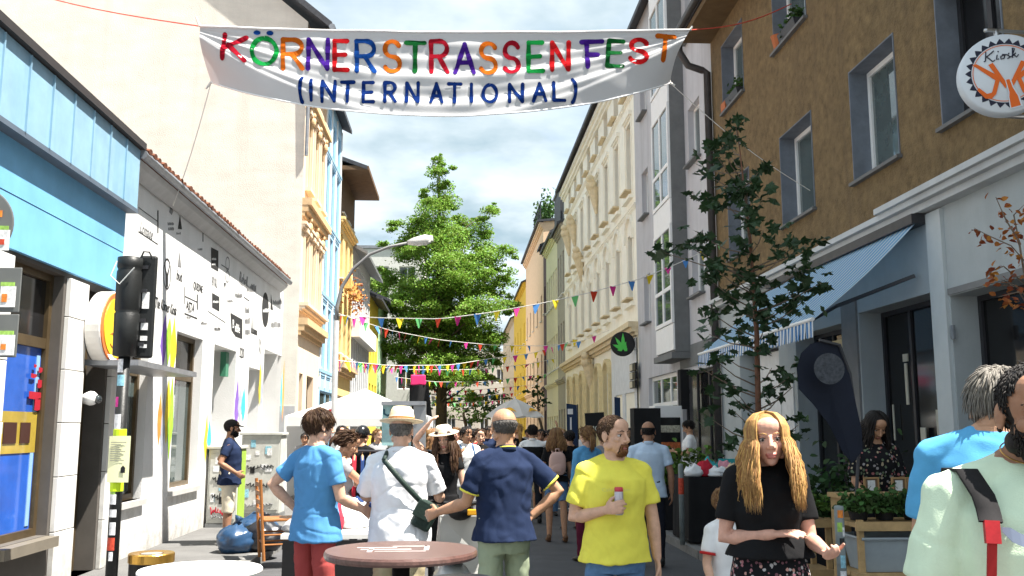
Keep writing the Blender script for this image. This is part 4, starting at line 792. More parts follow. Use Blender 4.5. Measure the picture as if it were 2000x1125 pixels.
for q in (('(',583,590,147,195),('I',602,609,151,190),('N',627,652,152,193),('T',665,689,153,193),('E',708,728,154,194),('R',750,771,154,194),('N',793,816,155,194),('A',841,863,157,193),('T',876,900,157,194),('I',918,924,157,193),('O',944,971,158,194),('N',996,1022,158,194),('A',1043,1067,157,193),('L',1083,1104,155,192),(')',1117,1127,149,196)): letter(*q, 'navy', 7)
ROPE = M('rope_white', (.7,.68,.64), .9); ROPER = M('rope_red', (.6,.08,.05), .8)
TL, TRc, BLc, BRc = bsurf(0,0)[0], bsurf(1,0)[0], bsurf(0,1)[0], bsurf(1,1)[0]
for a, b, m in ((TL, atY(-40,-45,16), ROPER), (TRc, atX(1545,8,XR-.05), ROPER), (BLc, atX(338,402,XL+.12), ROPE), (BRc, atX(1582,372,XR-.02), ROPE)):
    mb = MB(); n = 10; mb.tube([a.lerp(b,i/n)+Vector((0,0,-.10*math.sin(math.pi*i/n))) for i in range(n+1)], .006 if m is ROPE else .009, 5); part(mb, 'rope', m, bn, True)
for c, q in ((TL,(-.05,.12)), (BLc,(-.06,-.1)), (BRc,(.07,-.04)), (TRc,(.03,.05)), (BRc,(-.02,.1))):
    mb = MB(); mb.tube([c, c+Vector((q[0],-.01,q[1]))], [.02,.012], 6); part(mb, 'knot', ROPE, bn, True)

# ================================================================== bunting
PEN = [M('pennant_'+k, c, .7, .1, 9, trans=.3) for k, c in (('yellow',(.80,.66,.03)),('pink',(.72,.05,.33)),('blue',(.08,.27,.62)),('red',(.66,.07,.03)),('green',(.16,.55,.20)))]
pms = []
for m in PEN:
    mb = MB(); mb.poly([(-.075,0,0),(.075,0,0),(.01,.0,-.2),(-.01,0,-.2)], (0,.004,0)); pms.append(mb.mesh('pennant', m))
def bunting(label, pts, step, sc=1., seq=(0,1,2,0,4,3,1,2), start=.5):
    P_ = []
    for (a, b) in zip(pts, pts[1:]):
        A = atY(*a); B = atY(*b)
        for i in range(8): P_.append(A.lerp(B, i/8))
    P_.append(atY(*pts[-1]))
    for i in range(2): P_ = [P_[0]]+[(P_[k-1]+P_[k]*2+P_[k+1])/4 for k in range(1,len(P_)-1)]+[P_[-1]]
    c = P_[len(P_)//2]; t = thing('bunting', label, 'bunting', c, 0, 'pennant strings across the street'); mb = MB(); mb.tube([p-c for p in P_], .009*max(1,sc), 5); part(mb, 'string', ROPE, t)
    acc = -start*step; k = 0
    for a, b in zip(P_, P_[1:]):
        l = (b-a).length; q = step-acc if acc >= 0 else -acc
        acc2 = acc
        while acc2+q <= acc+l+1e-9 and True:
            f = (q+acc2-acc)/l if l else 0
            if f > 1: break
            p = a.lerp(b, f); o = link('pennant', pms[seq[k % len(seq)]], t, p-c); o.rotation_euler = (random.gauss(0,.3), 0, math.atan2(b.y-a.y, b.x-a.x)+random.gauss(0,.35)); s = sc*random.uniform(.9,1.08); o.scale = (s,s,s); k += 1
            acc2 += q; q = step
        acc = (acc+l-acc2) if acc2 != acc else acc+l
bunting('highest bunting string rising from the lamp post to the brown house', [(656,616,19.6),(745,621,19.3),(860,623,19),(960,610,19),(1060,592,18.9),(1150,572,18.8),(1250,545,18.8),(1330,512,18.8),(1412,472,18.7)], .40, 1.)
bunting('second bunting string sagging below the highest one', [(660,612,21),(760,645,26),(860,664,30),(960,674,31),(1060,676,31),(1130,668,31),(1190,645,31)], .55, 1.1, (3,2,1,3,4,0,2,1))
bunting('third bunting string starting low on the lamp post', [(660,704,22),(760,714,30),(880,713,36),(960,700,38),(1040,690,38),(1128,662,36)], .44, 1.3, (1,2,0,3,1,2,4,0))
bunting('fourth bunting string in the middle below the ginkgo crown', [(690,712,40),(800,722,42),(920,722,44),(1030,712,46),(1085,700,48)], .44, 1.4, (0,3,2,0,1,4))
bunting('fifth bunting string far down the street', [(770,736,46),(850,746,50),(940,746,52),(1070,730,54)], .5, 1.4, (2,1,0,4,3))
bunting('sixth bunting string nearly hidden among leaves', [(780,754,60),(900,764,62),(1040,752,64)], .55, 1.5, (3,0,1,2))
bunting('farthest low bunting string above the crowd', [(820,782,70),(900,788,72),(1000,780,74)], .55, 1.5, (3,4,0,1))
bunting('second farthest bunting string above the crowd', [(800,770,66),(900,777,67),(1010,767,68)], .55, 1.5, (1,3,2,0))

# ================================================================== street lamp, traffic light, signs
sl = thing('street_lamp', 'tall grey street lamp whose curved arm reaches over the road', 'street lamp', (-2.5,19.5,.1))
LG = M('lamp_grey', (.22,.22,.22), .6, .15, 6)
mb = MB(); mb.tube([(-2.5,19.5,.1),(-2.5,19.5,1.0),(-2.5,19.5,1.02),(-2.5,19.5,3.8)], [.085,.085,.066,.055], 12)
a_ = [atY(658,600,19.5), atY(668,560,19.5), atY(690,525,19.5), atY(722,497,19.5), atY(760,482,19.5), atY(798,474,19.5)]; part(mb, 'post', LG, sl, True, True)
mb = MB(); mb.tube([Vector((-2.5,19.5,3.79))]+a_, [.045,.040,.037,.034,.032,.03,.028], 10); part(mb, 'arm', LG, sl, True, True)
mb = MB(); h0 = atY(796,474,19.5); h1 = atY(846,466,19.5); mb.tube([h0, h0.lerp(h1,.25), h0.lerp(h1,.7), h1], [.045,.085,.115,.06], 12, [.04,.07,.075,.03], up=(0,1,0)); part(mb, 'lamp_head', M('lamp_head_pale', (.60,.60,.56), .5), sl, True, True)
mb = MB(); mb.tube([h0.lerp(h1,.35)-Vector((0,0,.06)), h0.lerp(h1,.9)-Vector((0,0,.05))], .05, 8); part(mb, 'glass_bowl', M('bowl_glass', (.5,.5,.48), .2), sl, True, True)
mb = MB(); mb.box(-2.6,-2.55,19.42,19.5,1.6,2.0); part(mb, 'sticker', M('red_print', (.5,.02,.02)), sl, True)
PB = M('signal_black', (.014,.015,.015), .45, .2, 8, .1, 60)
tl_ = thing('traffic_light', 'black traffic light on a sticker covered post seen from behind', 'traffic light', (-2.755,8.0,.1))
tp_ = Vector((-2.755,8.0,0)); mb = MB(); mb.cyl(tp_.x,tp_.y,.1,2.25,.047,16); part(mb, 'post', PB, tl_, True, True)
mb = MB(); mb.lathe(tp_, [(.055,2.19),(.095,2.2),(.1,2.55),(.09,2.56),(.1,2.58),(.1,2.9),(.09,2.92),(.1,2.94),(.1,3.02),(.06,3.03)], 18); part(mb, 'signal_housing', PB, tl_, True, True)
mb = MB(); mb.cbox((tp_.x+.125,tp_.y+.08,2.62), (.15,.04,.87), rotz(.12)); part(mb, 'backboard', PB, tl_, True, bevel=.02)
for z in (2.3,2.5,2.75,2.95): m = MB(); m.cbox((tp_.x+.075,tp_.y+.05,z), (.12,.03,.03)); part(m, 'clamp', DARKM, tl_, True)
mb = MB(); mb.tube([tp_+Vector((-.08,-.08,2.98)), tp_+Vector((-.11,-.12,2.85)), tp_+Vector((-.03,-.13,2.78)), tp_+Vector((.08,-.12,2.92))], .006, 5); part(mb, 'cable', M('cable_pale', (.5,.5,.48)), tl_, True)
mb = MB(); mb.tube([tp_+Vector((.07,.02,3.0)), tp_+Vector((.1,.02,3.08)), tp_+Vector((.14,.04,3.08)), tp_+Vector((.17,.05,3.02))], .008, 5); part(mb, 'cable', PB, tl_, True)
STK = [M('sticker_'+k, c, .5, .35, 40) for k, c in (('white',(.7,.7,.7)),('teal',(.25,.5,.6)),('pink',(.7,.03,.3)),('red',(.5,.06,.03)),('green',(.3,.5,.1)),('black',(.02,.02,.02)),('orange',(.65,.2,.03)))]
def sticker(par, c, r, z0, z1, a0, a1, m, ax=None):
    """a label bent round a post of radius r"""
    mb = MB(); vs = []
    for i in range(7):
        a = R(a0+(a1-a0)*i/6)
        for z in (z0, z1): vs.append((c.x+r*math.cos(a), c.y+r*math.sin(a), z))
    mb.add(vs, [(2*i, 2*i+2, 2*i+3, 2*i+1) for i in range(6)]); part(mb, 'sticker', m, par, True)
for z0, z1, a0, a1, k in ((2.06,2.17,-150,-80,0),(1.95,2.04,-140,-60,1),(1.78,1.86,-150,-105,2),(1.60,1.72,-150,-70,0),(1.52,1.59,-100,-50,3),(1.47,1.53,-120,-60,0),(1.0,1.08,-140,-70,0),(.90,.96,-130,-60,0),(.76,.86,-120,-60,0),(.64,.74,-140,-60,3),(.56,.63,-110,-70,0),(.40,.44,-130,-100,0),(1.30,1.36,-150,-70,5),(1.08,1.12,-140,-80,4)): sticker(tl_, tp_, .0485, z0, z1, a0, a1, STK[k])
for z0, z1 in ((2.60,2.74),(2.42,2.48),(2.33,2.37),(2.27,2.30)): m = MB(); m.cbox((tp_.x+.128,tp_.y+.055,(z0+z1)/2), (.055,.008,z1-z0), rotz(.12)); part(m, 'sticker', STK[0], tl_, True)
nt_ = thing('paper_notice', 'pale yellow paper notice taped round the traffic light post with neon tape', 'notice', (-2.75,7.93,1.15))
mb = MB(); mb.grid(lambda u, v: (tp_.x-.062+.17*u, tp_.y-.054-.006*math.sin(3*u), 1.175+.37*v), 6, 4); part(mb, 'paper', M('notice_paper', (.74,.74,.46), .8, .05), nt_, True)
NEON = M('neon_tape', (.55,.75,.02), .5)
for z0, z1 in ((1.53,1.60),(1.10,1.175)): m = MB(); m.lathe(tp_, [(.0495,z0),(.052,z0+.004),(.052,z1-.004),(.0495,z1)], 14); part(m, 'tape', NEON, nt_, True)
for k in range(9): m = MB(); m.box(tp_.x-.045,tp_.x+.03+random.uniform(0,.05),tp_.y-.0645,tp_.y-.0635,1.49-.018*k,1.496-.018*k); part(m, 'print_line', M('print_grey', (.25,.25,.2)), nt_, True)
m = MB(); m.poly([(tp_.x+.045,tp_.y-.066,1.25),(tp_.x+.045,tp_.y-.066,1.29),(tp_.x+.062,tp_.y-.066,1.31),(tp_.x+.08,tp_.y-.066,1.29),(tp_.x+.08,tp_.y-.066,1.25)], (0,.001,0)); part(m, 'print_house', BLACK, nt_, True)
# road sign backs at the left edge
rs = thing('road_sign', 'grey back of a round road sign above two small plates at the left edge', 'road sign', (-2.73,5.4,.1)); rp = Vector((-2.73,5.4,0)); SB = M('sign_back_grey', (.13,.135,.13), .55, .1, 6)
mb = MB(); mb.cyl(rp.x,rp.y+.05,.1,3.2,.03,12); part(mb, 'post', GREYM, rs, True, True)
zc = atY(-25,437,5.4).z; mb = MB(); mb.lathe((rp.x,rp.y,zc), [(.208,-.006),(.213,-.004),(.213,.004),(.208,.006)], 40, rX(R(90))); part(mb, 'round_plate', SB, rs, True)
def plate(px1, y0, y1, nm='plate'):
    a = atY(px1, y0, 5.4); b = atY(px1, y1, 5.4); mb = MB(); mb.box(rp.x-(a.x-rp.x), a.x, 5.395, 5.405, b.z, a.z); part(mb, nm, SB, rs, True, bevel=.004)
plate(44,523,610); plate(38,614,698)
def srect(par, px0, px1, y0, y1, d, m, nm='sticker'):
    a = atY(px0, y0, d); b = atY(px1, y1, d); mb = MB(); mb.box(a.x, b.x, d-.003, d, b.z, a.z); part(mb, nm, m, par, True)
for x0, x1, y0, y1, k in ((-4,4,411,424,6),(-8,17,441,449,4),(-8,17,449,489,0),(-4,8,467,478,3),(2,29,551,559,4),(2,29,559,600,0),(4,13,574,590,6),(0,27,646,654,4),(0,27,654,694,0),(2,11,672,683,6)): srect(rs, x0, x1, y0, y1, 5.392 if k in (0,4) else 5.389, STK[k])
for z in (zc+.1, zc-.1, 2.4, 2.15): m = MB(); m.box(rp.x-.05,rp.x+.05,5.41,5.5,z-.012,z+.012); part(m, 'clamp', GREYM, rs, True)

# round kiosk sign at the top right
kc = atY(1957,150,7.4); kr = .352
kt = thing('kiosk_sign', 'round white light box sign reading Kiosk with a bottle cap and orange bottle emblem', 'sign', kc)
fn = Vector((-.30,-.95,0)).normalized(); q_ = fn.to_track_quat('Z','Y').to_matrix(); KW = M('sign_white', (.62,.66,.70), .4, .03)
mb = MB(); mb.lathe(kc, [(kr*.93,-.05),(kr*.99,-.04),(kr*1.0,-.02),(kr*1.0,.04),(kr*.98,.075),(kr*.95,.085)], 56, q_); part(mb, 'box', KW, kt, True, True)
FR = Vector((-fn.y, fn.x, 0)).normalized(); FR = FR if FR.x > 0 else -FR; FU = Vector((0,0,1)); sc_ = kr/91.
def kp(px, py, off): return kc+FR*((px-1960)*sc_)+FU*((150-py)*sc_)+fn*(.086+off)
ORG = M('sign_orange', (.72,.13,.01), .5, .05); NAVY = M('sign_navy', (.012,.014,.035), .5)
def kpoly(pts, off, m, nm): mb = MB(); mb.poly([kp(x, y, off) for x, y in pts], fn*.001); part(mb, nm, m, kt, True)
nt2 = 26; ring_ = []
mb = MB()
for i in range(nt2*4):
    a0 = 2*math.pi*i/(nt2*4); a1 = 2*math.pi*(i+1)/(nt2*4); ro = lambda a: 73+5.5*math.sin(a*nt2)
    mb.quad(*[kp(1960+r*math.cos(a), 150+r*math.sin(a), .002) for r, a in ((66,a0),(66,a1),(ro(a1),a1),(ro(a0),a0))])
part(mb, 'cap_teeth', NAVY, kt, True)
mb = MB()
for i in range(64):
    a0, a1 = 2*math.pi*i/64, 2*math.pi*(i+1)/64; mb.quad(*[kp(1960+r*math.cos(a), 150+r*math.sin(a), .003) for r, a in ((62,a0),(62,a1),(63.6,a1),(63.6,a0))])
part(mb, 'orange_ring', ORG, kt, True)
for sgn in (-1,1):
    X = lambda v: 1966+sgn*(v-1966)
    kpoly([(X(1897),126),(X(1906),125),(X(1948),156),(X(1952),162),(X(1944),167),(X(1935),160)], .004, ORG, 'emblem_stroke')
    kpoly([(X(1929),129),(X(1938),125),(X(1962),172),(X(1960),186),(X(1952),172)], .0052, ORG, 'emblem_stroke')
    kpoly([(X(1941),163),(X(1949),166),(X(1940),196),(X(1930),206),(X(1918),204),(X(1903),184),(X(1907),179),(X(1922),194),(X(1932),192)], .0064, ORG, 'emblem_stroke')
kpoly([(1959,164),(1970,162),(1975,182),(1985,202),(1990,227),(1965,232),(1963,205),(1964,194)], .0078, KW, 'bottle_edge'); kpoly([(1961,166),(1968,165),(1973,184),(1982,204),(1986,225),(1967,229),(1965,205),(1966,194)], .0092, ORG, 'bottle')
# Kiosk in script: thin strokes
def kst(pts, w=2.6):
    mb = MB(); mb.tube([kp(x, y, .004) for x, y in pts], w*sc_/2, 6); part(mb, 'lettering', NAVY, kt, True)
kst([(1926,99),(1924,119),(1921,121)]); kst([(1942,98),(1926,111),(1930,113),(1938,122),(1943,119)]); kst([(1948,108),(1946,118),(1951,117)]); kst([(1950,101),(1951,100)], 3.4); kst([(1961,109),(1955,112),(1955,118),(1961,117),(1963,110),(1958,108),(1967,109)]); kst([(1972,106),(1968,110),(1974,115),(1968,118),(1979,112)]); kst([(1977,115),(1983,97),(1979,95),(1978,117)]); kst([(1979,112),(1985,107),(1981,111),(1986,116),(1990,111)])
for q, r_ in (([kc+Vector((-.12,0,kr+.055)), kc+Vector((-.1,0,kr+.06)), kc+Vector((.2,0,kr+.05)), Vector((XR,kc.y+.1,kc.z+kr+.03))], .017), ([kc+Vector((-.02,0,kr-.02)), kc+Vector((-.02,0,kr+.06))], .022), ([kc+Vector((.02,.03,-kr+.02)), Vector((XR,kc.y+.1,kc.z-kr+.02))], .02)): mb = MB(); mb.tube(q, r_, 8); part(mb, 'bracket', STEEL, kt, True, True)
# round leaf sign far right
lc = atY(1216,672,27.9); lt = thing('leaf_sign', 'round black sign with a green hemp leaf on a wall bracket', 'sign', lc); lfn = Vector((-.15,-1,0)).normalized()
mb = MB(); mb.lathe(lc, [(.34,-.06),(.365,-.05),(.365,.05),(.34,.06)], 32, lfn.to_track_quat('Z','Y').to_matrix()); part(mb, 'box', BLACK, lt, True)
LGm = M('sign_green', (.10,.62,.10), .5)
for a, l in ((90,.40),(56,.35),(124,.35),(22,.28),(158,.28),(-12,.15),(192,.15)):
    u = Vector((math.cos(R(a)),0,math.sin(R(a)))); n_ = Vector((-u.z,0,u.x)); b = lc+Vector((0,-.075-.002*(a % 7),-.15)); mb = MB(); mb.poly([b, b+u*l*.4+n_*.055, b+u*l*.75+n_*.045, b+u*l*1.2, b+u*l*.75-n_*.045, b+u*l*.4-n_*.055], (0,.003,0)); part(mb, 'leaflet', LGm, lt, True)
mb = MB(); mb.tube([lc+Vector((.36,0,.16)), lc+Vector((.52,0,.16)), lc+Vector((.52,0,-.16)), lc+Vector((.36,0,-.16))], .02, 6); mb.bar(lc+Vector((.5,0,.1)), (XR+.05,lc.y+.02,lc.z+.1), .03); part(mb, 'bracket', BLACK, lt, True)
st_ = thing('shop_sign', 'stack of dark letter plates on the white shop front below the leaf sign', 'sign', atX(1232,730,XR-.2))
for k, s in enumerate(('CBD', 'KIOSK', 'GREEN')):
    p = atX(1243,722+17*k,XR-.12); mb = MB(); mb.box(p.x-.06,p.x,p.y-.1,p.y+.75,p.z-.02,p.z+.2); part(mb, 'letter_plate', BLACK, st_, True); mb = MB(); mb.box(p.x-.07,p.x-.061,p.y+.3,p.y+.74,p.z-.0,p.z+.18); part(mb, 'pale_plate', M('plate_cream', (.6,.55,.42)), st_, True)

# ================================================================== striped awning
AW = stripes('awning_stripes', (.22,.50,.80), (.72,.80,.86), 1, 7.5, .42, trans=.45); AWV = stripes('awning_valance', (.05,.20,.48), (.75,.77,.78), 1, 8.5, .5, trans=.2)
aw = thing('awning', 'blue and white striped fabric awning with fringed valance over the flower shop', 'awning', (XR,12.9,2.7)); a0, a1 = 10.25, 15.3
def aws(u, v): return Vector((5.18-1.25*v, a0+(a1-a0)*u, 3.92-1.12*v-.05*math.sin(math.pi*v)-.02*math.sin(math.pi*u*4)*v))
mb = MB(); mb.grid(lambda u, v: aws(u, v), 24, 8); part(mb, 'canopy', AW, aw, True, True)
mb = MB(); n = 86
for i in range(n):
    y0 = a0+(a1-a0)*i/n; y1 = a0+(a1-a0)*(i+1)/n; x = 3.925+random.uniform(-.012,.012); mb.add([(3.93,y0,2.80),(3.93,y1,2.80),(x,y1-.004,2.62),(x,(y0+y1)/2,2.60),(x,y0+.004,2.62)], [(0,1,2,3,4)])
part(mb, 'valance', AWV, aw, True)
mb = MB(); mb.tube([(3.93,a0,2.81),(3.93,a1,2.81)], .022, 8); part(mb, 'front_bar', WHITE, aw, True); mb = MB(); mb.box(5.1,5.28,a0-.05,a1+.05,3.9,4.01); part(mb, 'cassette', DARKM, aw, True)
for y in (a0+.25, a1-.4):
    m = MB(); m.bar((5.25,y,3.35),(4.5,y+.5,3.05),.04); m.bar((4.5,y+.5,3.05),(3.96,y,2.8),.035); part(m, 'arm', DARKM, aw, True)

# ================================================================== tents, parasol, flags, stalls
TENT = M('tent_white', (.80,.80,.79), .7, .02, 3, trans=.12)
tt = thing('pavilion_tent', 'white pop up pavilion tent standing on the left pavement', 'tent', (-2.15,22.1,0))
x0, x1, y0, y1 = -3.66, -.62, 20.6, 23.6; pk = Vector((-2.13,22.1,2.52)); ez = 1.88
mb = MB()
def tsurf(A, B, C):
    return lambda u, v: (lambda e: e.lerp(C, v)+Vector((0,0,-.02*math.sin(math.pi*v)-.05*math.sin(math.pi*u)*(1-v))))(Vector(A).lerp(Vector(B), u))
cs = [(x0,y0,ez),(x1,y0,ez),(x1,y1,ez),(x0,y1,ez)]
for i in range(4): mb.grid(tsurf(cs[i], cs[(i+1)%4], pk), 10, 8)
part(mb, 'roof', TENT, tt, True, True)
mb = MB()
for i in range(4):
    A, B = Vector(cs[i]), Vector(cs[(i+1)%4]); mb.grid(lambda u, v: A.lerp(B,u)+Vector((0,0,-.05*math.sin(math.pi*u)*(1-v)-.22*v)), 12, 2)
part(mb, 'valance', TENT, tt, True)
for c in cs: m = MB(); m.box(c[0]-.02,c[0]+.02,c[1]-.02,c[1]+.02,.05,ez); part(m, 'leg', WHITE, tt, True)
mb = MB(); mb.grid(lambda u, v: (x0+.03, y0+(y1-y0)*u+.0, .15+(ez-.2)*v), 4, 2); part(mb, 'side_wall', TENT, tt, True)
ps = thing('parasol', 'white parasol with yellow crescent marks on the right side of the street', 'parasol', (1.62,27,0)); pc = Vector((1.62,27,2.46)); PAR = M('parasol_white', (.72,.70,.66), .7, .03, trans=.25); PARY = M('parasol_yellow', (.8,.42,.02), .7)
n = 8; mb = MB()
for i in range(n):
    a, b = 2*math.pi*i/n+.2, 2*math.pi*(i+1)/n+.2; A = pc+Vector((.86*math.cos(a),.86*math.sin(a),-.5)); B = pc+Vector((.86*math.cos(b),.86*math.sin(b),-.5)); mb.grid(lambda u, v: A.lerp(B,u).lerp(pc,v)+Vector((0,0,-.05*math.sin(math.pi*u)*(1-v)+.06*math.sin(math.pi*v))), 6, 6)
part(mb, 'canopy', PAR, ps, True, True)
for a in (-1.9,-.75):
    m = MB(); q = []
    for rr in ((.62,.45),):
        for i in range(11):
            f = a-.33+.66*i/10; w_ = .05*math.sin(math.pi*i/10)+.004
            for sg in (0,1): r_ = .72-.16*math.sin(math.pi*i/10)*1.0+sg*w_*2; z_ = -.5*r_/.86*1.0+.06*math.sin(math.pi*(1-r_/.86))+.02-.02; q.append(pc+Vector((r_*math.cos(f), r_*math.sin(f), z_+.006)))
    m.add(q, [(2*i,2*i+1,2*i+3,2*i+2) for i in range(10)]); part(m, 'crescent', PARY, ps, True)
mb = MB(); mb.cyl(1.62,27,.0,2.5,.025,8); part(mb, 'pole', WHITE, ps, True); mb = MB(); mb.cyl(1.62,27,0,.1,.3,14); part(mb, 'base', DARKM, ps, True)
def feather(label, outline, d, m, logo=None, pole=None, cat='flag', txt=None, base=(0,0)):
    P_ = [atY(x, y, d) for x, y in outline]; c = sum(P_, Vector())/len(P_); bp = atY(*base, d); t = thing('feather_flag', label, cat, (bp.x, d, .05)); 
    mb = MB(); nn = len(P_); mb.add([p+Vector((0,.05*math.sin(3*p.z),0)) for p in P_]+[c], [(i,(i+1)%nn,nn) for i in range(nn)]); mb.add([p+Vector((0,.006+.05*math.sin(3*p.z),0)) for p in P_]+[c+Vector((0,.006,0))], [((i+1)%nn,i,nn) for i in range(nn)]); part(mb, 'cloth', m, t, True)
    mb = MB(); mb.tube([Vector((bp.x,d,.05))]+[atY(x, y, d) for x, y in pole], .014, 6); part(mb, 'pole', DARKM, t, True); mb = MB(); mb.cyl(bp.x,d,.03,.09,.2,12); part(mb, 'base', DARKM, t, True)
    return t
fl = feather('dark navy teardrop flag with a faint round emblem leaning before the shop window', [(1558,760),(1556,720),(1566,690),(1586,671),(1612,664),(1638,674),(1652,694),(1660,740),(1668,790),(1678,840),(1680,880),(1660,905),(1640,880),(1615,830),(1585,790)], 7.3, M('flag_navy', (.008,.011,.022), .8, .15), pole=[(1672,980),(1678,860),(1660,730),(1640,674),(1600,664)], base=(1668,1130))
mb = MB(); c = atY(1608,722,7.25)
for i in range(28):
    a0_, a1_ = 2*math.pi*i/28, 2*math.pi*(i+1)/28; mb.quad(*[c+Vector((r*math.cos(a),-.12,r*math.sin(a))) for r, a in ((.0,a0_),(.12,a0_),(.12,a1_),(.001,a1_))])
part(mb, 'emblem', M('flag_grey', (.055,.06,.07), .8, .5, 30), fl, True)
def panel_flag(label, x0, x1, y0, y1, d, m, lean=0, txt=None):
    a = atY(x0, y0, d); b = atY(x1, y1, d); t = thing('banner_stand', label, 'banner', ((a.x+b.x)/2, d, .0)); mb = MB(); mb.poly([(a.x+lean,d,a.z),(b.x+lean,d,a.z-.03),(b.x,d,b.z),(a.x,d,b.z)], (0,.02,0)); part(mb, 'panel', m, t, True)
    mb = MB(); mb.bar((b.x,d+.03,0),(b.x,d+.03,a.z-.02),.025); mb.box(a.x-.1,b.x+.1,d-.15,d+.15,0,.04); part(mb, 'stand', DARKM, t, True)
    if txt:
        for z0, z1, x0, x1 in ((.86,.93,.1,.6),(.66,.82,.3,.45),(.54,.6,.15,.6),(.3,.5,.3,.5),(.18,.26,.2,.8)): m_ = MB(); hh = a.z-b.z; ww_ = b.x-a.x; m_.box(a.x+ww_*x0+lean*z0,a.x+ww_*x1+lean*z0,d-.008,d-.002,b.z+hh*z0,b.z+hh*z1); part(m_, 'print', WPL, t, True)
    return t
panel_flag('tall dark blue banner stand with white lettering by the parasol', 1108, 1130, 788, 940, 20, M('flag_blue', (.012,.03,.075), .7), -.02, 'KÖLN  FEST')
panel_flag('narrow dark blue flag beside the white shop front', 1200, 1212, 775, 860, 24, M('flag_blue', (.012,.03,.075), .7), .0)
nb_ = thing('board_sign', 'black board sign with pale capitals NOIT above the crowd', 'sign', (1.99,13.9,0)); a = atY(1143,806,13.9); b = atY(1181,845,13.9)
mb = MB(); mb.cbox(((a.x+b.x)/2,13.9,(a.z+b.z)/2), (b.x-a.x,.03,a.z-b.z), Matrix.Rotation(-.06,3,'Y')); part(mb, 'board', BLACKM, nb_, True); text('NOIT', .075, 'lettering', M('pale_letter', (.6,.6,.5)), nb_, (a.x+.05,13.88,b.z+.02), (1,0,.06), (0,0,1)); mb = MB(); mb.bar(((a.x+b.x)/2,13.93,0),((a.x+b.x)/2,13.93,a.z-.05),.03); part(mb, 'post', DARKM, nb_, True)
sp = thing('display_wall', 'large plain black display panel standing behind the man in pale blue', 'panel', (3.0,15,.1)); a = atY(1238,797,15); b = atY(1290,797,15)
mb = MB(); mb.box(a.x,b.x,15,15.35,.1,a.z); part(mb, 'panel', BLACKM, sp, True); mb = MB(); mb.box(a.x-.06,b.x+.06,14.9,15.45,.1,.16); part(mb, 'foot', DARKM, sp, True)
c = atX(1335,760,XR-.14); t = thing('column_speaker', 'narrow black loudspeaker hung on the grey house wall', 'speaker', c); mb = MB(); mb.box(c.x-.1,c.x+.1,c.y-.14,c.y+.14,2.05,2.95); part(mb, 'cabinet', BLACKM, t, True, bevel=.01); mb = MB(); mb.box(c.x+.1,XR,c.y-.05,c.y+.05,2.4,2.5); part(mb, 'bracket', DARKM, t, True)
c = atY(1306,838,20.5); t = thing('drinks_fridge', 'tall glass fronted drinks fridge before the grey house', 'fridge', (c.x,20.5,.1)); mb = MB(); mb.box(c.x-.3,c.x+.3,20.5,21.1,.1,2.1); part(mb, 'cabinet', WHITE, t, True, bevel=.01); mb = MB(); mb.box(c.x-.25,c.x+.25,20.47,20.498,.3,1.85); part(mb, 'door', GLASSK, t, True)
for k in range(4):
    m = MB(); m.box(c.x-.24,c.x+.24,20.455,20.468,.45+.36*k,.6+.36*k); part(m, 'drinks_row', M('drinks_%d' % (k % 2), ((.45,.12,.04),(.4,.38,.3))[k % 2], .5, .6, 30), t, True)
pf = thing('promo_flag', 'black cloth flag with a pink top on a pole near the tent', 'flag', (-1.02,24.6,0)); a = atY(802,732,24.5); b = atY(831,752,24.5); c = atY(837,800,24.5)
mb = MB(); mb.box(a.x,b.x,24.5,24.62,b.z,a.z); part(mb, 'pink_top', M('pink_cloth', (.72,.03,.16), .7), pf, True, bevel=.03); mb = MB(); mb.grid(lambda u, v: (a.x-.02+.48*u+.12*v*(u-.1), 24.5+.08*math.sin(9*u+2*v), b.z-.62*v-.2*u*v), 16, 8); part(mb, 'cloth', BLACKM, pf, True, True); mb = MB(); mb.cyl(-1.02,24.66,0,a.z-.02,.02,8); part(mb, 'pole', DARKM, pf, True)
inf = thing('info_stand', 'grey post with a pale turquoise poster case standing behind the straw hat', 'info stand', (-.52,12.2,0)); a = atY(747,787,12.2); b = atY(806,870,12.2)
mb = MB(); mb.box(a.x,b.x-.02,12.18,12.2,b.z,a.z-.03); part(mb, 'poster', M('turquoise_poster', (.35,.58,.58), .3, .2, 12), inf, True); mb = MB(); mb.box(a.x-.01,b.x+.16,12.1,12.36,a.z-.03,a.z+.02); part(mb, 'top_plate', ZINC, inf, True); a2 = atY(808,795,12.2); b2 = atY(832,795,12.2); mb = MB(); mb.box(a2.x,b2.x,12.15,12.33,0,a.z-.031); part(mb, 'post', GREYM, inf, True)
mb = MB(); mb.tube([atY(750,799,12.17), atY(750,808,12.17), atY(757,812,12.17), atY(764,808,12.17), atY(764,799,12.17)], .012, 6); part(mb, 'emblem', M('dark_teal', (.04,.12,.16)), inf, True)

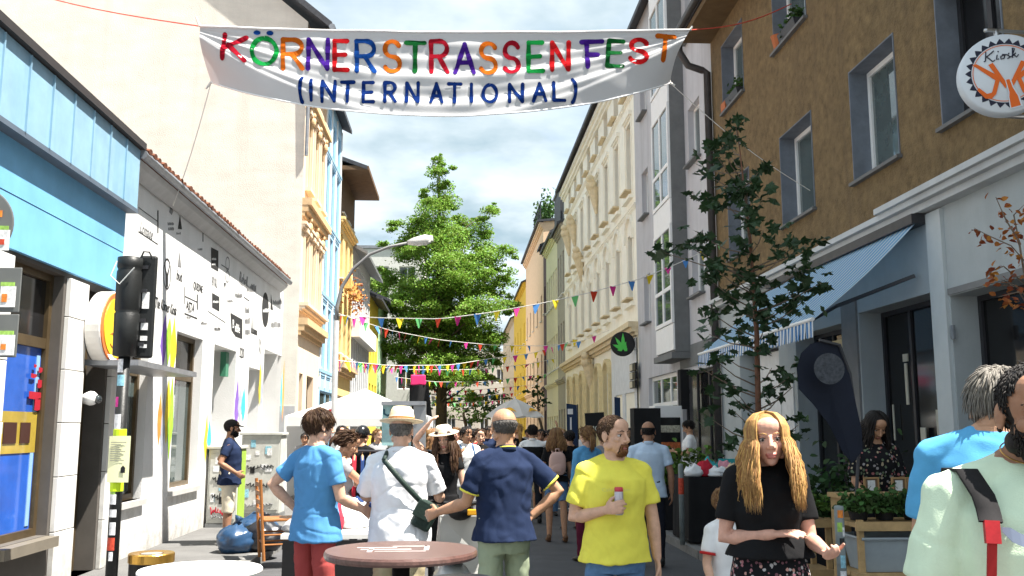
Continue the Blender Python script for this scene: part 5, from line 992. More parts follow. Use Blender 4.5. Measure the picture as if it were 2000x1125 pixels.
# utility cabinets with scribbles
CAB = M('cabinet_grey', (.50,.50,.46), .7, .15, 5, stain=.7, stainc=(.30,.29,.26))
def scribble(par, c, u, v, w, h, m, n=26, r=.008, seed=0):
    rr = random.Random(seed); pts = []
    for i in range(n): f = i/n; pts.append(Vector(c)+Vector(u)*(w*(f-.5)+.09*w*math.sin(i*2.1))+Vector(v)*(h*.5*math.sin(i*1.9+rr.random())*rr.uniform(.4,1)))
    mb = MB(); P_ = [pts[0]]
    for a, b, c_ in zip(pts, pts[1:], pts[2:]): P_ += [(a+b*2+c_)/4, (b+c_)/2]
    mb.tube(P_, r, 4); part(mb, 'graffiti', m, par, True)
def cabinet(label, x0, x1, y0, y1, z1, seed, side=None):
    t = thing('utility_cabinet', label, 'cabinet', ((x0+x1)/2,(y0+y1)/2,.1), 0, 'utility cabinets at the gable'); mb = MB(); mb.box(x0,x1,y0,y1,.16,z1-.05); part(mb, 'body', CAB, t, True, bevel=.01); mb = MB(); mb.box(x0-.03,x1+.03,y0-.04,y1+.03,z1-.049,z1); part(mb, 'lid', CAB, t, True, bevel=.01); mb = MB(); mb.box(x0-.01,x1+.01,y0-.01,y1+.01,.1,.159); part(mb, 'plinth', GREYD, t, True)
    mb = MB(); mb.box(x0+.03,x1-.03,y0-.012,y0-.001,.22,z1-.12); part(mb, 'door', CAB, t, True, bevel=.004); rr = random.Random(seed)
    for k in range(10): a, z = rr.uniform(x0+.04,x1-.12), rr.uniform(.3,z1-.25); m = MB(); m.box(a,a+rr.uniform(.05,.12),y0-.016-.0005*k,y0-.0125,z,z+rr.uniform(.06,.14)); part(m, 'sticker', STK[rr.choice((0,0,0,1,0,5))], t, True)
    scribble(t, ((x0+x1)/2,y0-.02,z1*.62), (1,0,0), (0,0,1), (x1-x0)*.7, .16, INK, seed=seed); scribble(t, ((x0+x1)/2,y0-.02,z1*.42), (1,0,0), (0,0,1), (x1-x0)*.7, .2, INK, seed=seed+1); scribble(t, ((x0+x1)/2,y0-.02,z1*.2), (1,0,0), (0,0,1), (x1-x0)*.7, .14, INKG, seed=seed+2)
    return t
cabinet('wide grey utility cabinet covered in stickers next to the tent', -3.74, -3.06, 16.9, 17.4, 1.54, 3); t = cabinet('narrower grey utility cabinet with a green side beside the man in the cap', -3.86, -3.40, 15.2, 15.7, 1.34, 8)
mb = MB(); mb.box(-3.405,-3.39,15.22,15.68,.2,1.28); part(mb, 'green_side', M('green_side', (.30,.45,.06), .6), t, True); scribble(t, (-3.65,15.18,.36), (1,0,0), (0,0,1), .3, .2, M('red_print', (.5,.02,.02)), seed=5)

# bags, chair, tables, bin
def bag(label, c, r, m, seed):
    mb = MB(); mb.ell((0,0,0), (1,1,1), None, 28, 20); o = Vector((seed,0,0)); vs = []
    for v in mb.v:
        v = Vector(v); k = 1+.16*noise.noise(v*2+o)+.10*noise.noise(v*5+o)+.05*abs(noise.noise(v*11+o)); z = max(v.z, -.72); tp = max(0, v.z-.62); q = Vector((v.x*k*(1-1.6*tp), v.y*k*(1-1.6*tp), (z+.72)*k*.82+tp*.5)); vs.append(Vector(c)+q*r)
    mb.v = [tuple(v) for v in vs]; t = thing('rubbish_bag', label, 'bag', c, 0, 'filled rubbish bags by the chair'); part(mb, 'sack', m, t, True, True); m2 = MB(); p = Vector(c)+Vector((0,0,r*1.55)); m2.tube([p-Vector((0,0,.05)), p, p+Vector((.03,0,.07))], [.025,.02,.06], 8); part(m2, 'knot', m, t, True, True)
bag('blue shiny rubbish bag on the left pavement', (-2.72,12.2,.1), .23, M('bag_blue', (.022,.06,.13), .28, .2, 6, spec=.6), 1); bag('black rubbish bag slumped beside the wooden chair', (-2.42,12.35,.1), .25, M('bag_black', (.012,.013,.018), .3, .2, 6, spec=.6), 4); bag('second blue bag lying on top of the others', (-2.55,12.6,.1), .28, M('bag_blue', (.03,.09,.20)), 7)
ct = thing('wooden_chair', 'varnished ladder back wooden chair on the left pavement', 'chair', (-2.08,11.6,.1), -1.25); 
def lg(a, b, r=.018, nm='leg'): m = MB(); m.tube([a, b], r, 8); part(m, nm, WOOD, ct)
for sx in (-.2,.2): lg((sx,-.2,0),(sx,-.27,.92),.019,'back_post'); lg((sx,.2,0),(sx,.19,.45))
for z in (.56,.66,.76,.86): m = MB(); m.box(-.2,.2,-.26-.06*(z-.5),-.235-.06*(z-.5),z-.025,z+.025); part(m, 'slat', WOOD, ct)
m = MB(); m.box(-.22,.22,-.22,.22,.44,.47); part(m, 'seat', WOOD, ct, bevel=.008)
for z, q in ((.15,.2),(.26,.2),(.2,-.21)): lg((-.2,q,z),(.2,q,z),.011,'stretcher')
for sx in (-.2,.2):
    for z in (.18,.29): lg((sx,-.22,z),(sx,.2,z),.011,'stretcher')
def ptable(name, label, c, z, r, th, m, mleg, base=.22, edge=None):
    t = thing(name, label, 'table', (c[0],c[1],c[2] if len(c) > 2 else .02)); g = t.location.z; mb = MB(); mb.lathe((0,0,0), [(r*.985,z-g-th),(r,z-g-th*.7),(r,z-g-th*.3),(r*.985,z-g)], 64); part(mb, 'tabletop', m, t, smooth=False); mb = MB(); mb.cyl(0,0,.03,z-g-th,.035,14); part(mb, 'column', mleg, t, smooth=True); mb = MB(); mb.lathe((0,0,0), [(base,0),(base,.015),(.05,.05)], 28); part(mb, 'foot', mleg, t); return t
ptable('bistro_table', 'low round white bistro table standing alone at the bottom left', (-1.49,5.8), .795, .352, .025, M('table_white', (.82,.81,.78), .35, .03), BLACK)
BT = M('table_brown', (.12,.062,.052), .3, .35, 22, .08, 120, spec=.5, stain=.5, stainc=(.22,.16,.14), stretch=(1,6,1))
bt_ = ptable('bar_table', 'high round brown bar table in front of the man with the straw hat', (-.22,3.9), 1.126, .303, .03, BT, BLACK, .24)
PRT = M('table_print', (.50,.44,.42), .4, .2, 20)
for x, y, a, b in ((-.10,.06,.16,.02),(-.06,.0,.20,.025),(.10,.04,.02,.14),(.0,-.06,.2,.014),(.03,.1,.14,.02),(-.12,-.02,.02,.12)): m = MB(); m.box(x-a/2,x+a/2,y-b/2,y+b/2,1.1062,1.1072); part(m, 'print_mark', PRT, bt_)
bs_ = thing('bar_stool', 'black padded bar stool half hidden behind the high brown table', 'stool', (.02,4.35,.02)); mb = MB(); mb.lathe((0,0,0), [(.02,.83),(.15,.83),(.175,.86),(.175,.89),(.15,.925),(.02,.93)], 28); part(mb, 'seat', M('black_leather', (.012,.012,.014), .35, .2, 30, .2, 200), bs_, smooth=True)
for a in range(4): m = MB(); q = a*math.pi/2+.6; m.tube([(.1*math.cos(q),.1*math.sin(q),.83),(.2*math.cos(q),.2*math.sin(q),0)], .014, 8); part(m, 'leg', BLACK, bs_)
mb = MB(); mb.tube([(.17*math.cos(a),.17*math.sin(a),.3) for a in np.linspace(0,2*math.pi,25)], .01, 6); part(mb, 'foot_ring', BLACK, bs_)
wbn = thing('waste_bin', 'black cylindrical bin with brass rim on the left pavement', 'bin', (-2.57,8.4,.15)); BRASS = M('brass', (.62,.36,.08), .28, .15, 6, metal=.9)
mb = MB(); mb.lathe((0,0,0), [(.17,0),(.178,.01),(.178,.375)], 36); part(mb, 'body', BLACK, wbn, smooth=False); mb = MB(); mb.lathe((0,0,0), [(.183,.34),(.187,.345),(.187,.41),(.18,.418),(.10,.412),(.09,.39)], 40); part(mb, 'rim', BRASS, wbn); mb = MB(); mb.lathe((0,0,0), [(.088,.413),(.001,.4135)], 24); part(mb, 'opening', M('sand_grey', (.2,.2,.19)), wbn)
gc = thing('garden_chair', 'black garden chair whose rounded back posts show at the bottom left corner', 'chair', (-2.2,5.05,.1), .35)
for sx in (-.17,.17):
    m = MB(); m.tube([(sx,-.2,0),(sx,-.2,.45),(sx,-.26,.70),(sx,-.25,.735),(sx,-.20,.745)], [.02,.022,.028,.034,.026], 10); part(m, 'back_post', BLACK, gc, smooth=True); m = MB(); m.tube([(sx,.2,0),(sx,.19,.44)], .016, 8); part(m, 'leg', BLACK, gc)
for k in range(5): m = MB(); m.box(-.19,.19,-.2+.085*k,-.13+.085*k,.44,.455); part(m, 'slat', BLACK, gc)
for z in (.55,.64): m = MB(); m.box(-.16,.16,-.245,-.23,z-.02,z+.02); part(m, 'slat', BLACK, gc)
# stall table with clothes, rail with garments
stt = thing('stall_table', 'white topped folding stall table behind the two men at the left', 'table', (-1.25,9.3,.02)); mb = MB(); mb.box(-1.42,-.62,7.95,10.6,.72,.755); part(mb, 'tabletop', M('table_top_white', (.78,.77,.73), .5, .05), stt, True)
for x in (-1.34,-.72):
    for y in (8.05,10.5): m = MB(); m.bar((x,y,.02),(x,y,.72),.035); part(m, 'leg', STEEL, stt, True)
mb = MB(); mb.box(-1.40,-.64,7.94,7.965,.12,.71); part(mb, 'shade_sheet', BLACKM, stt, True)  # black sheet stands in for the shade beneath the tabletop
CLO = {k: cloth('pile_'+k, c) for k, c in dict(red=(.52,.03,.05), white=(.75,.75,.75), navy=(.02,.045,.14), black=(.015,.015,.017), blue=(.07,.22,.5), grey=(.4,.4,.4), teal=(.05,.35,.35), beige=(.55,.42,.28), pink=(.7,.3,.35)).items()}
def pile(c, r, m, seed, label, h=.07, group='folded clothes on the stall table'):
    mb = MB(); mb.ell((0,0,0), (1,1,1), None, 22, 14); o = Vector((seed*2.3,0,0)); mb.v = [(c[0]+v[0]*r*(1+.3*noise.noise(Vector(v)*1.6+o)), c[1]+v[1]*r*.8*(1+.3*noise.noise(Vector(v)*1.9+o)), c[2]+max(0,(v[2]+.5))*h*(1+.5*noise.noise(Vector(v)*3+o))) for v in mb.v]
    whole(mb, 'folded_garment', m, label, 'clothes', group, True)
for i, (x, y, k, h, lb) in enumerate(((-1.12,8.35,'red',.14,'crumpled red garment on the stall table near the white sneakers'),(-.95,8.5,'white',.16,'crumpled white garment beside the red one on the stall table'),(-.80,8.7,'navy',.15,'crumpled navy garment at the right edge of the stall table'),(-1.2,8.7,'white',.13,'white folded shirt left of the red garment'),(-1.28,9.0,'blue',.12,'bright blue garment at the left end of the stall table'),(-1.1,9.1,'pink',.16,'pink garment at the back of the stall table'),(-.85,9.3,'black',.14,'black garment heaped at the back of the stall table'),(-1.25,8.2,'grey',.08,'flat grey garment at the front left of the stall table'))): pile((x,y,.756), .19, CLO[k], i, lb, h)
rk = thing('clothes_rail', 'black clothes rail hung with garments behind the man with the straw hat', 'clothes rail', (-1.15,11.6,.02)); rz = 1.34
mb = MB(); mb.tube([(-1.9,11.6,rz),(-.3,11.6,rz)], .014, 8); part(mb, 'bar', DARKM, rk, True)
for x in (-1.88,-.32): m = MB(); m.tube([(x,11.6,.05),(x,11.6,rz)], .014, 8); part(m, 'upright', DARKM, rk, True); m = MB(); m.tube([(x,11.3,.05),(x,11.9,.05)], .014, 8); part(m, 'foot', DARKM, rk, True)
gcol = ['black','beige','red','pink','black','white','red','navy','grey','pink','black','teal','white','beige','red','blue']; adj = dict(black='black', beige='beige', red='red', pink='pink', white='white', navy='navy', grey='grey', teal='teal', blue='blue'); seen = {}
for i, k in enumerate(gcol):
    x = -1.78+.092*i; seen[k] = seen.get(k,0)+1; wv = ('leftmost','middle','rightmost')[seen[k]-1] if gcol.count(k) == 3 else ('left','right')[seen[k]-1] if gcol.count(k) == 2 else 'only'
    t = thing('hung_garment', '%s %s garment on a wooden hanger on the clothes rail' % (wv, k), 'clothes', (x,11.6,rz), random.gauss(.0,.15), 'garments on the clothes rail'); m = MB(); m.tube([(0,0,.005),(.0,0,-.05)], .005, 5); m.tube([(0,-.2,-.12),(0,0,-.05),(0,.2,-.12)], .012, 6); part(m, 'hanger', PALEWOOD, t)
    m = MB(); l = random.uniform(.45,.68); m.poly([(-.02,-.21,-.11),(-.02,0,-.055),(-.02,.21,-.11),(-.02,.27,-.3),(-.02,.2,-.32),(-.02,.22,-l),(-.02,-.22,-l),(-.02,-.2,-.32),(-.02,-.27,-.3)], (.04,0,0)); part(m, 'garment', CLO[k], t)
# moped between the men
mo = thing('moped', 'parked moped whose black handlebar shows between the straw hat man and the bald man', 'moped', (.02,7.15,.02), -.1); MOB = M('moped_white', (.55,.55,.52), .3, .05, coat=.5)
mb = MB(); mb.tube([(-.30,.02,1.03),(-.16,-.03,1.05),(0,.0,1.02),(.16,-.03,1.05),(.30,.02,1.03)], .016, 8); part(mb, 'handlebar', BLACK, mo, smooth=True)
for sx in (-1,1): m = MB(); m.tube([(sx*.2,-.02,1.045),(sx*.32,.03,1.03)], .022, 10); part(m, 'grip', BLACKM, mo, smooth=True); m = MB(); m.tube([(sx*.17,0,1.05),(sx*.22,0,1.16)], .006, 5); m.ell((sx*.23,0,1.18), (.055,.012,.035)); part(m, 'mirror', BLACK, mo, smooth=True)
mb = MB(); mb.ell((0,.04,.99), (.10,.09,.08)); part(mb, 'headlight_cover', BLACK, mo, smooth=True); mb = MB(); mb.box(.06,.2,-.05,-.03,.955,1.0); part(mb, 'indicator', M('amber', (.8,.38,.02), .3), mo, bevel=.008)
mb = MB(); mb.poly([(-.16,.05,.95),(.16,.05,.95),(.20,.1,.6),(.15,.02,.32),(-.15,.02,.32),(-.20,.1,.6)], (0,.05,0)); part(mb, 'leg_shield', MOB, mo, bevel=.01); mb = MB(); mb.box(-.14,.14,-.5,.06,.28,.33); part(mb, 'footboard', BLACK, mo)
mb = MB(); mb.tube([(0,-.45,.45),(0,-.75,.52),(0,-1.05,.55)], [.13,.17,.08], 14, [.16,.17,.09]); part(mb, 'rear_body', MOB, mo, smooth=True) if False else None
mb = MB(); mb.tube([(0,.10,.95),(0,.24,.27)], .03, 8); part(mb, 'fork', GREYM, mo)
for y in (.26,-.52):
    m = MB(); m.lathe((0,y,.24), [(.15,-.045),(.21,-.05),(.238,-.02),(.238,.02),(.21,.05),(.15,.045)], 28, Matrix.Rotation(R(90),3,'Y')); w_ = part(m, 'wheel', BLACKM, mo, smooth=True); m = MB(); m.lathe((0,y,.24), [(.02,-.05),(.14,-.03),(.15,.0),(.14,.03),(.02,.05)], 20, Matrix.Rotation(R(90),3,'Y')); part(m, 'rim', STEEL, w_)
mb = MB(); mb.tube([(0,-.22,.5),(0,-.5,.55),(0,-.78,.56)], [.08,.14,.06], 14, [.10,.15,.07]); part(mb, 'rear_body', MOB, mo, smooth=True); mb = MB(); mb.tube([(0,-.2,.70),(0,-.45,.73),(0,-.75,.74)], [.08,.12,.07], 12, [.04,.05,.03], up=(0,0,1)); part(mb, 'seat', M('black_leather', (.012,.012,.014)), mo, smooth=True)

# ================================================================== right pavement: planters, frames, goods
def ferns(par, cx, cy, cz, w, d_, n, size, m=None, name='plants', h=.14):
    C = [(cx+random.uniform(-w,w)+random.gauss(0,.03), cy+random.uniform(-d_,d_), cz+abs(random.gauss(0,h))) for _ in range(n)]; return leaves(name, C, size, m or GREEN, par, shape='hex')
def stand(label, x0, x1, y0, y1, zs, tub=None):
    t = thing('plant_stand', label, 'plant stand', ((x0+x1)/2,(y0+y1)/2,.1), 0, 'wooden plant stands on the right pavement')
    for x in (x0,x1-.04):
        for y in (y0,y1-.04): m = MB(); m.box(x,x+.04,y,y+.04,.1,zs[0]+.02); part(m, 'post', PALEWOOD, t, True)
    for z in zs:
        for k in range(3): q = (y1-y0)/3; m = MB(); m.box(x0-.02,x1+.02,y0-.01+k*q,y0+q*(k+1)-.02,z-.03-random.uniform(0,.003),z); part(m, 'board', PALEWOOD, t, True)
        m = MB(); m.box(x0-.03,x1+.03,y0-.035,y0-.012,z-.055,z+.01); part(m, 'rail', PALEWOOD, t, True)
    return t
s1 = stand('wooden plant stand with a grey tub on its lower shelf at the shop window', 2.93, 3.75, 6.95, 7.4, (.92,.56))
tb_ = thing('plastic_tub', 'grey plastic tub on the lower shelf of the plant stand', 'tub', (3.3,7.15,.565)); mb = MB(); mb.add([(-.30,-.15,0),(.34,-.15,0),(.34,.15,0),(-.30,.15,0),(-.34,-.19,.24),(.38,-.19,.24),(.38,.19,.24),(-.34,.19,.24)], [(3,2,1,0),(0,1,5,4),(1,2,6,5),(2,3,7,6),(3,0,4,7)]); part(mb, 'tub', M('tub_grey', (.30,.34,.36), .5, .1), tb_); mb = MB(); mb.tube([(-.35,-.2,.24),(.39,-.2,.24),(.39,.2,.24),(-.35,.2,.24),(-.35,-.2,.24)], .012, 6); part(mb, 'rim', M('tub_grey', (.30,.34,.36)), tb_)
def pot(x, y, z, lb, n=420, w=.15, h=.06, m=None):
    t = thing('potted_plant', lb, 'plant', (x,y,z), 0, 'potted plants on the plant stands'); mb = MB(); mb.lathe((0,0,0), [(.06,0),(.085,.11),(.09,.115),(.08,.115)], 16); part(mb, 'pot', M('black_pot', (.02,.02,.02), .6), t); ferns(t, x, y-.05, z+.07, w, .14, n, .055, m, 'foliage', h)
for i, (x, lb) in enumerate(((3.02,'bushy fern at the left end of the plant stand shelf'),(3.22,'bright green herb next to the bushy fern on the plant stand'),(3.44,'dark low plant in the middle right of the plant stand'),(3.66,'dark plant at the right end of the plant stand'))): pot(x, 7.15, .925, lb, m=GREEN if i < 2 else DKLEAF)
fr_ = M('frame_wood', (.33,.20,.09), .6, .2, 20)
for px, lb, tl2 in ((1703,'leftmost wooden picture frame propped above the plants',.05),(1757,'second wooden picture frame from the left above the plants',.1),(1788,'third wooden picture frame from the left, touching the second',-.03),(1826,'rightmost wooden picture frame, half behind the blue shirt',.06)):
    c = atY(px, 947, 7.5); t = thing('picture_frame', lb, 'picture frame', (c.x,c.y,c.z-.065), tl2, 'small picture frames above the plants'); q = .062
    m = MB(); m.box(-q,q,0,.02,0,.012); m.box(-q,q,0,.02,.112,.124); m.box(-q,-q+.012,.0,.02,.0125,.1115); m.box(q-.012,q,.0,.02,.0125,.1115); part(m, 'frame', fr_, t); m = MB(); m.box(-q+.012,q-.012,.012,.016,.012,.112); part(m, 'backing', M('frame_back', (.16,.11,.07)), t); m = MB(); m.box(-.03,.032,.008,.0115,.02,.1); part(m, 'card', M('card_white', (.6,.62,.62), .7, .2, 60), t)
mb = MB(); mb.box(3.0,4.3,7.42,7.7,1.06,1.095); mb.box(3.02,3.08,7.44,7.68,.1,1.059); mb.box(4.2,4.26,7.44,7.68,.1,1.059); whole(mb, 'display_shelf', PALEWOOD, 'narrow wooden shelf carrying the picture frames behind the plant stand', 'shelf')
s2 = stand('low wooden plant stand left of the sticker covered bollard', 2.62, 3.1, 7.9, 8.3, (.85,.45)); pot(2.75, 8.1, .855, 'trailing green plant on the low plant stand', 300); pot(2.98, 8.1, .855, 'yellow green plant on the right of the low plant stand', 200, m=GINKD)
bo = thing('bollard', 'slim grey steel bollard covered in stickers on the right pavement', 'bollard', (2.53,6.3,.1)); bc = Vector((2.53,6.3,0)); mb = MB(); mb.lathe(bc, [(.031,.1),(.031,1.08),(.028,1.095),(.0,1.1)], 16); part(mb, 'post', M('bollard_grey', (.22,.25,.25), .5, .2, 10), bo, True, True)
for z0, z1, a0_, a1_, k in ((1.02,1.07,-130,-60,6),(.93,.99,-140,-80,4),(.90,.96,-80,-40,0),(.84,.89,-120,-60,5),(.70,.78,-120,-60,1),(.62,.68,-130,-50,0)): sticker(bo, bc, .0318, z0, z1, a0_, a1_, STK[k])
b2 = thing('bollard', 'slim grey steel bollard beside the black cloth covered table', 'bollard', (2.95,12.6,.1)); mb = MB(); mb.lathe((2.95,12.6,0), [(.035,.1),(.035,1.12),(.03,1.14),(0,1.15)], 14); part(mb, 'post', M('bollard_grey', (.22,.25,.25)), b2, True, True); mb = MB(); mb.lathe((2.95,12.6,0), [(.036,.75),(.037,.76),(.037,.95),(.036,.96)], 14); part(mb, 'band', STK[3], b2, True)
gt = thing('goods_table', 'stall table hung to the ground with black cloth on the right pavement', 'table', (3.5,13.1,.1)); mb = MB(); mb.box(3.1,3.95,12.7,13.6,.93,.96); part(mb, 'tabletop', BLACKM, gt, True)
mb = MB(); Pq = [(3.08,12.68),(3.97,12.68),(3.97,13.62),(3.08,13.62),(3.08,12.68)]; n = 60; per = [Vector((*Pq[i],0)).lerp(Vector((*Pq[i+1],0)), j/15) for i in range(4) for j in range(15)]; cc_ = Vector((3.525,13.15,0))
mb.add([(p+(p-cc_)*.0+Vector((0,0,.965))) for p in per]+[(cc_+(p-cc_)*(1.07+.03*math.sin(i*1.9))+Vector((0,0,.13))) for i, p in enumerate(per)], [(i,(i+1)%60,60+(i+1)%60,60+i) for i in range(60)]); part(mb, 'black_cloth', BLACKM, gt, True, True)
for i, (x, y, k, h, lb) in enumerate(((3.2,12.9,'white',.1,'white scarf at the left of the black table'),(3.36,12.95,'red',.13,'bright red scarf on the black table'),(3.52,12.85,'white',.08,'small white cloth right of the red scarf on the black table'),(3.5,13.2,'teal',.14,'teal bundle at the back of the black table'),(3.72,12.9,'beige',.1,'beige cloth at the right of the black table'),(3.75,13.3,'pink',.12,'pink cloth at the back right of the black table'))): pile((x,y,.965), .13, CLO[k], 20+i, lb, h, 'goods on the black table')
mb = MB(); mb.box(3.72,3.98,13.5,13.56,1.0,1.18); whole(mb, 'gift_box', CLO['teal'], 'teal green box standing at the back of the black table', 'box', bevel=.005)
pt_ = thing('fern_planter', 'dark planter with ferns behind the black cloth covered table', 'plant', (3.45,14.6,.1)); mb = MB(); mb.box(3.1,3.85,14.4,14.8,.1,.75); part(mb, 'planter', BLACKM, pt_, True, bevel=.01); ferns(pt_, 3.45, 14.5, .78, .42, .2, 700, .11, M('fern_green', (.10,.17,.03), .7, .3, 8, island=.5, trans=.25), 'foliage', .2)
ph = thing('shop_planter', 'dark planter with shrubs under the awning by the shop wall', 'plant', (4.7,10.6,.1)); mb = MB(); mb.box(3.7,5.0,10.2,10.7,.1,.55); part(mb, 'planter', BLACKM, ph, True, bevel=.01); ferns(ph, 4.35, 10.4, .6, .6, .2, 900, .10, DKLEAF, 'foliage', .3)
# ================================================================== people kit
def skin(n, c, r=.5): return M(n, c, r, .16, 22, .10, 260, spec=.3)
SK = [skin('skin_fair', (.60,.36,.25)), skin('skin_tan', (.46,.25,.15)), skin('skin_brown', (.34,.175,.105)), skin('skin_dark', (.10,.05,.03)), skin('skin_pink', (.62,.34,.25))]
LIP = [M('lips_fair', (.46,.17,.14), .4), M('lips_tan', (.32,.13,.10), .4), M('lips_brown', (.18,.07,.05), .4), M('lips_dark', (.08,.04,.035), .4), M('lips_pink', (.5,.18,.15), .4)]
EYEW = M('eye_white', (.50,.48,.46), .3); IRIS = M('iris_dark', (.03,.02,.015), .2)
def HM(n, c, i=.45): return M(n, c, .55, .3, 60, spec=.25, island=i*.6)
HAIR = dict(brown=HM('hair_brown', (.060,.030,.015)), dark=HM('hair_dark', (.013,.010,.009)), blond=HM('hair_blond', (.40,.225,.08)), grey=HM('hair_grey', (.12,.11,.10), .25), silver=HM('hair_silver', (.20,.18,.155), .3), light=HM('hair_light_brown', (.20,.105,.045)), auburn=HM('beard_auburn', (.20,.085,.035)))
def loft(mb, rings, n=22, e=2.3):
    vs = []
    for c, rx, ry, q in rings:
        for j in range(n):
            a = 2*math.pi*j/n; ca, sa = math.cos(a), math.sin(a)
            vs.append(Vector(c) + q @ Vector((rx*math.copysign(abs(ca)**(2/e), ca), ry*math.copysign(abs(sa)**(2/e), sa), 0)))
    k = len(rings)
    mb.add(vs, [(i*n+j, i*n+(j+1)%n, (i+1)*n+(j+1)%n, (i+1)*n+j) for i in range(k-1) for j in range(n)]+[tuple(range(n))[::-1], tuple(range((k-1)*n, k*n))])
C0 = Vector((0,-.012,.03)); RS = Vector((.077,.098,.085))
def zmin(y, x=0):
    if y > .05: return .070
    if y > 0: return -.02+.09*(y/.05)
    if y > -.05: return -.02-.055*(-y/.05)
    return -.075
def hair_short(mb, T, N=420, L=.05, lift=.012, r=.006, bald=None, zoff=0, crown=(0,-.06,.11), jit=.35):
    """locks lying on the scalp from the crown outwards over a thin cap"""
    cap = MB(); cap.ell(C0, RS*1.035, None, 30, 22)
    keep = [f for f in cap.f if (lambda c: c.z > zmin(c.y)+zoff and not (bald and bald(c)))(sum((Vector(cap.v[i]) for i in f), Vector())/len(f))]
    mb.add([T(Vector(v)) for v in cap.v], keep)
    k = 0; cr = Vector(crown)
    while k < N:
        d = Vector((random.gauss(0,1), random.gauss(0,1), random.gauss(.3,1))).normalized(); p = C0+Vector((RS.x*d.x, RS.y*d.y, RS.z*d.z))*1.02
        if p.z < zmin(p.y)+zoff or (bald and bald(p)): continue
        if abs(p.x) > .06 and -.03 < p.y < .035 and p.z < .005: continue
        k += 1; g = p-cr; g -= d*g.dot(d); g = g.normalized() if g.length > 1e-4 else Vector((0,1,0)); g = (g+Vector((random.gauss(0,jit), random.gauss(0,jit), random.gauss(-.1,jit*.7)))).normalized(); l = L*random.uniform(.6,1.2); lf = lift*random.uniform(.5,1.4)
        pts = [p, p+g*l*.35+d*lf, p+g*l*.7+d*lf*.9-Vector((0,0,l*.08)), p+g*l+d*lf*.5-Vector((0,0,l*.2))]
        mb.tube([T(q) for q in pts], [r*.9, r, r*.8, r*.15], 4)
def hair_long(mb, T, N=150, length=.40, front=.5, wave=.012, r=.0105, gap=31, fl=.07):
    for k in range(N):
        a = R(random.uniform(gap, 360-gap)); sx, cy = math.sin(a), math.cos(a); pts = []; lay = random.uniform(1.02,1.16)
        for t in (0,.25,.5,.75,1):
            el = R(88-100*t); p = C0+Vector((RS.x*math.cos(el)*sx, RS.y*math.cos(el)*cy, RS.z*math.sin(el)))*lay; p.x += .012*math.copysign(1, sx)*(t > 0); pts.append(p)
        b = pts[-1]; ph = random.uniform(0,6.3); ln = length*random.uniform(.7,1.08); fr = cy > -.15 and random.random() < front
        for q in (.12,.25,.4,.55,.7,.85,1):
            o = Vector((sx*.055*math.sin(q*1.7)+wave*math.sin(ph+q*9), (fl*q**.7 if fr else -.05*q)+(.03*q if cy > .3 else 0)+wave*math.cos(ph+q*8), -ln*q))
            if fr: o.x *= .55
            pts.append(b+o)
        n = len(pts); mb.tube([T(p) for p in pts], [r*(.7+.5*math.sin(math.pi*min(1,i/(n-1)*1.1)))*(1 if i < n-1 else .2) for i in range(n)], 4)
    cap = MB(); cap.ell(C0, RS*1.04, None, 26, 18); keep = [f for f in cap.f if (lambda c: c.z > zmin(c.y)-.01)(sum((Vector(cap.v[i]) for i in f), Vector())/len(f))]; mb.add([T(Vector(v)) for v in cap.v], keep)
def hair_tail(mb, T, length=.25):
    hair_short(mb, T, 260, .07, .006, .006, crown=(0,.09,.06))
    for k in range(36):
        a = random.uniform(0,6.3); q = random.random()**.5*.022; p = Vector((q*math.cos(a), -.105, .01+q*math.sin(a))); l = length*random.uniform(.7,1.05)
        mb.tube([T(p), T(p+Vector((0,-.035,-.02))), T(p+Vector((q*math.cos(a)*.8,-.05,-l*.5))), T(p+Vector((random.gauss(0,.012),-.035,-l)))], [.009,.011,.010,.002], 5)
def beard_locks(mb, T, N=260, L=.02, full=True, r=.0045):
    k = 0
    while k < N:
        x = random.uniform(-.072,.072); z = random.uniform(-.115,-.02)
        if full:
            if z > -.052 and abs(x) < .045: continue
        elif abs(x) > .028 or z > -.05: continue
        if abs(x) < .021 and -.08 < z < -.056: continue
        q = 1-(x/.064)**2-((z+.04)/.078)**2
        if q <= 0.02: continue
        y = .02+.072*math.sqrt(q); 
        if abs(x) < .03 and z < -.08: y += .012
        k += 1; p = Vector((x,y-.002,z)); d = Vector((x*8,.6,-.9)).normalized(); l = L*random.uniform(.6,1.3)
        mb.tube([T(p), T(p+d*l*.5), T(p+d*l*.8+Vector((0,0,-l*.4)))], [r, r*.8, r*.15], 4)
def face_mb(mb, T, Rm, s, female):
    E = lambda c, r, n=14, k=10, q=None: mb.ell(T(Vector(c)), [v*s for v in r], Rm if q is None else Rm @ q, n, k)
    E(C0, RS, 22, 16); j = .93 if female else 1.0
    E((0,.020,-.035), (.063*j,.071,.072), 20, 14); E((0,.050,-.088), (.034*j,.032,.026)); E((0,.066,-.100), (.020,.016,.014))
    E((0,.072,.024), (.052,.018,.012) if not female else (.05,.014,.011)); E((0,.050,.055), (.058,.042,.045))
    for sx in (-1,1):
        E((sx*.042,.058,-.022), (.020,.024,.018)); E((sx*.055,.0,-.062), (.018*j,.035,.026))
        E((sx*.079,-.006,-.004), (.009,.019,.032), q=Matrix.Rotation(sx*.25,3,'Z')); E((sx*.081,-.002,-.03), (.007,.01,.011)); E((sx*.012,.094,-.034), (.009,.011,.008))
    mb.tube([T(Vector(p)) for p in ((0,.086,.016),(0,.098,-.008),(0,.112,-.028),(0,.104,-.040))], [.009*s,.010*s,.0125*s,.008*s], 10)
    E((0,.086,-.0635), (.024,.010,.0065)); E((0,.084,-.0745), (.020,.0105,.0075))
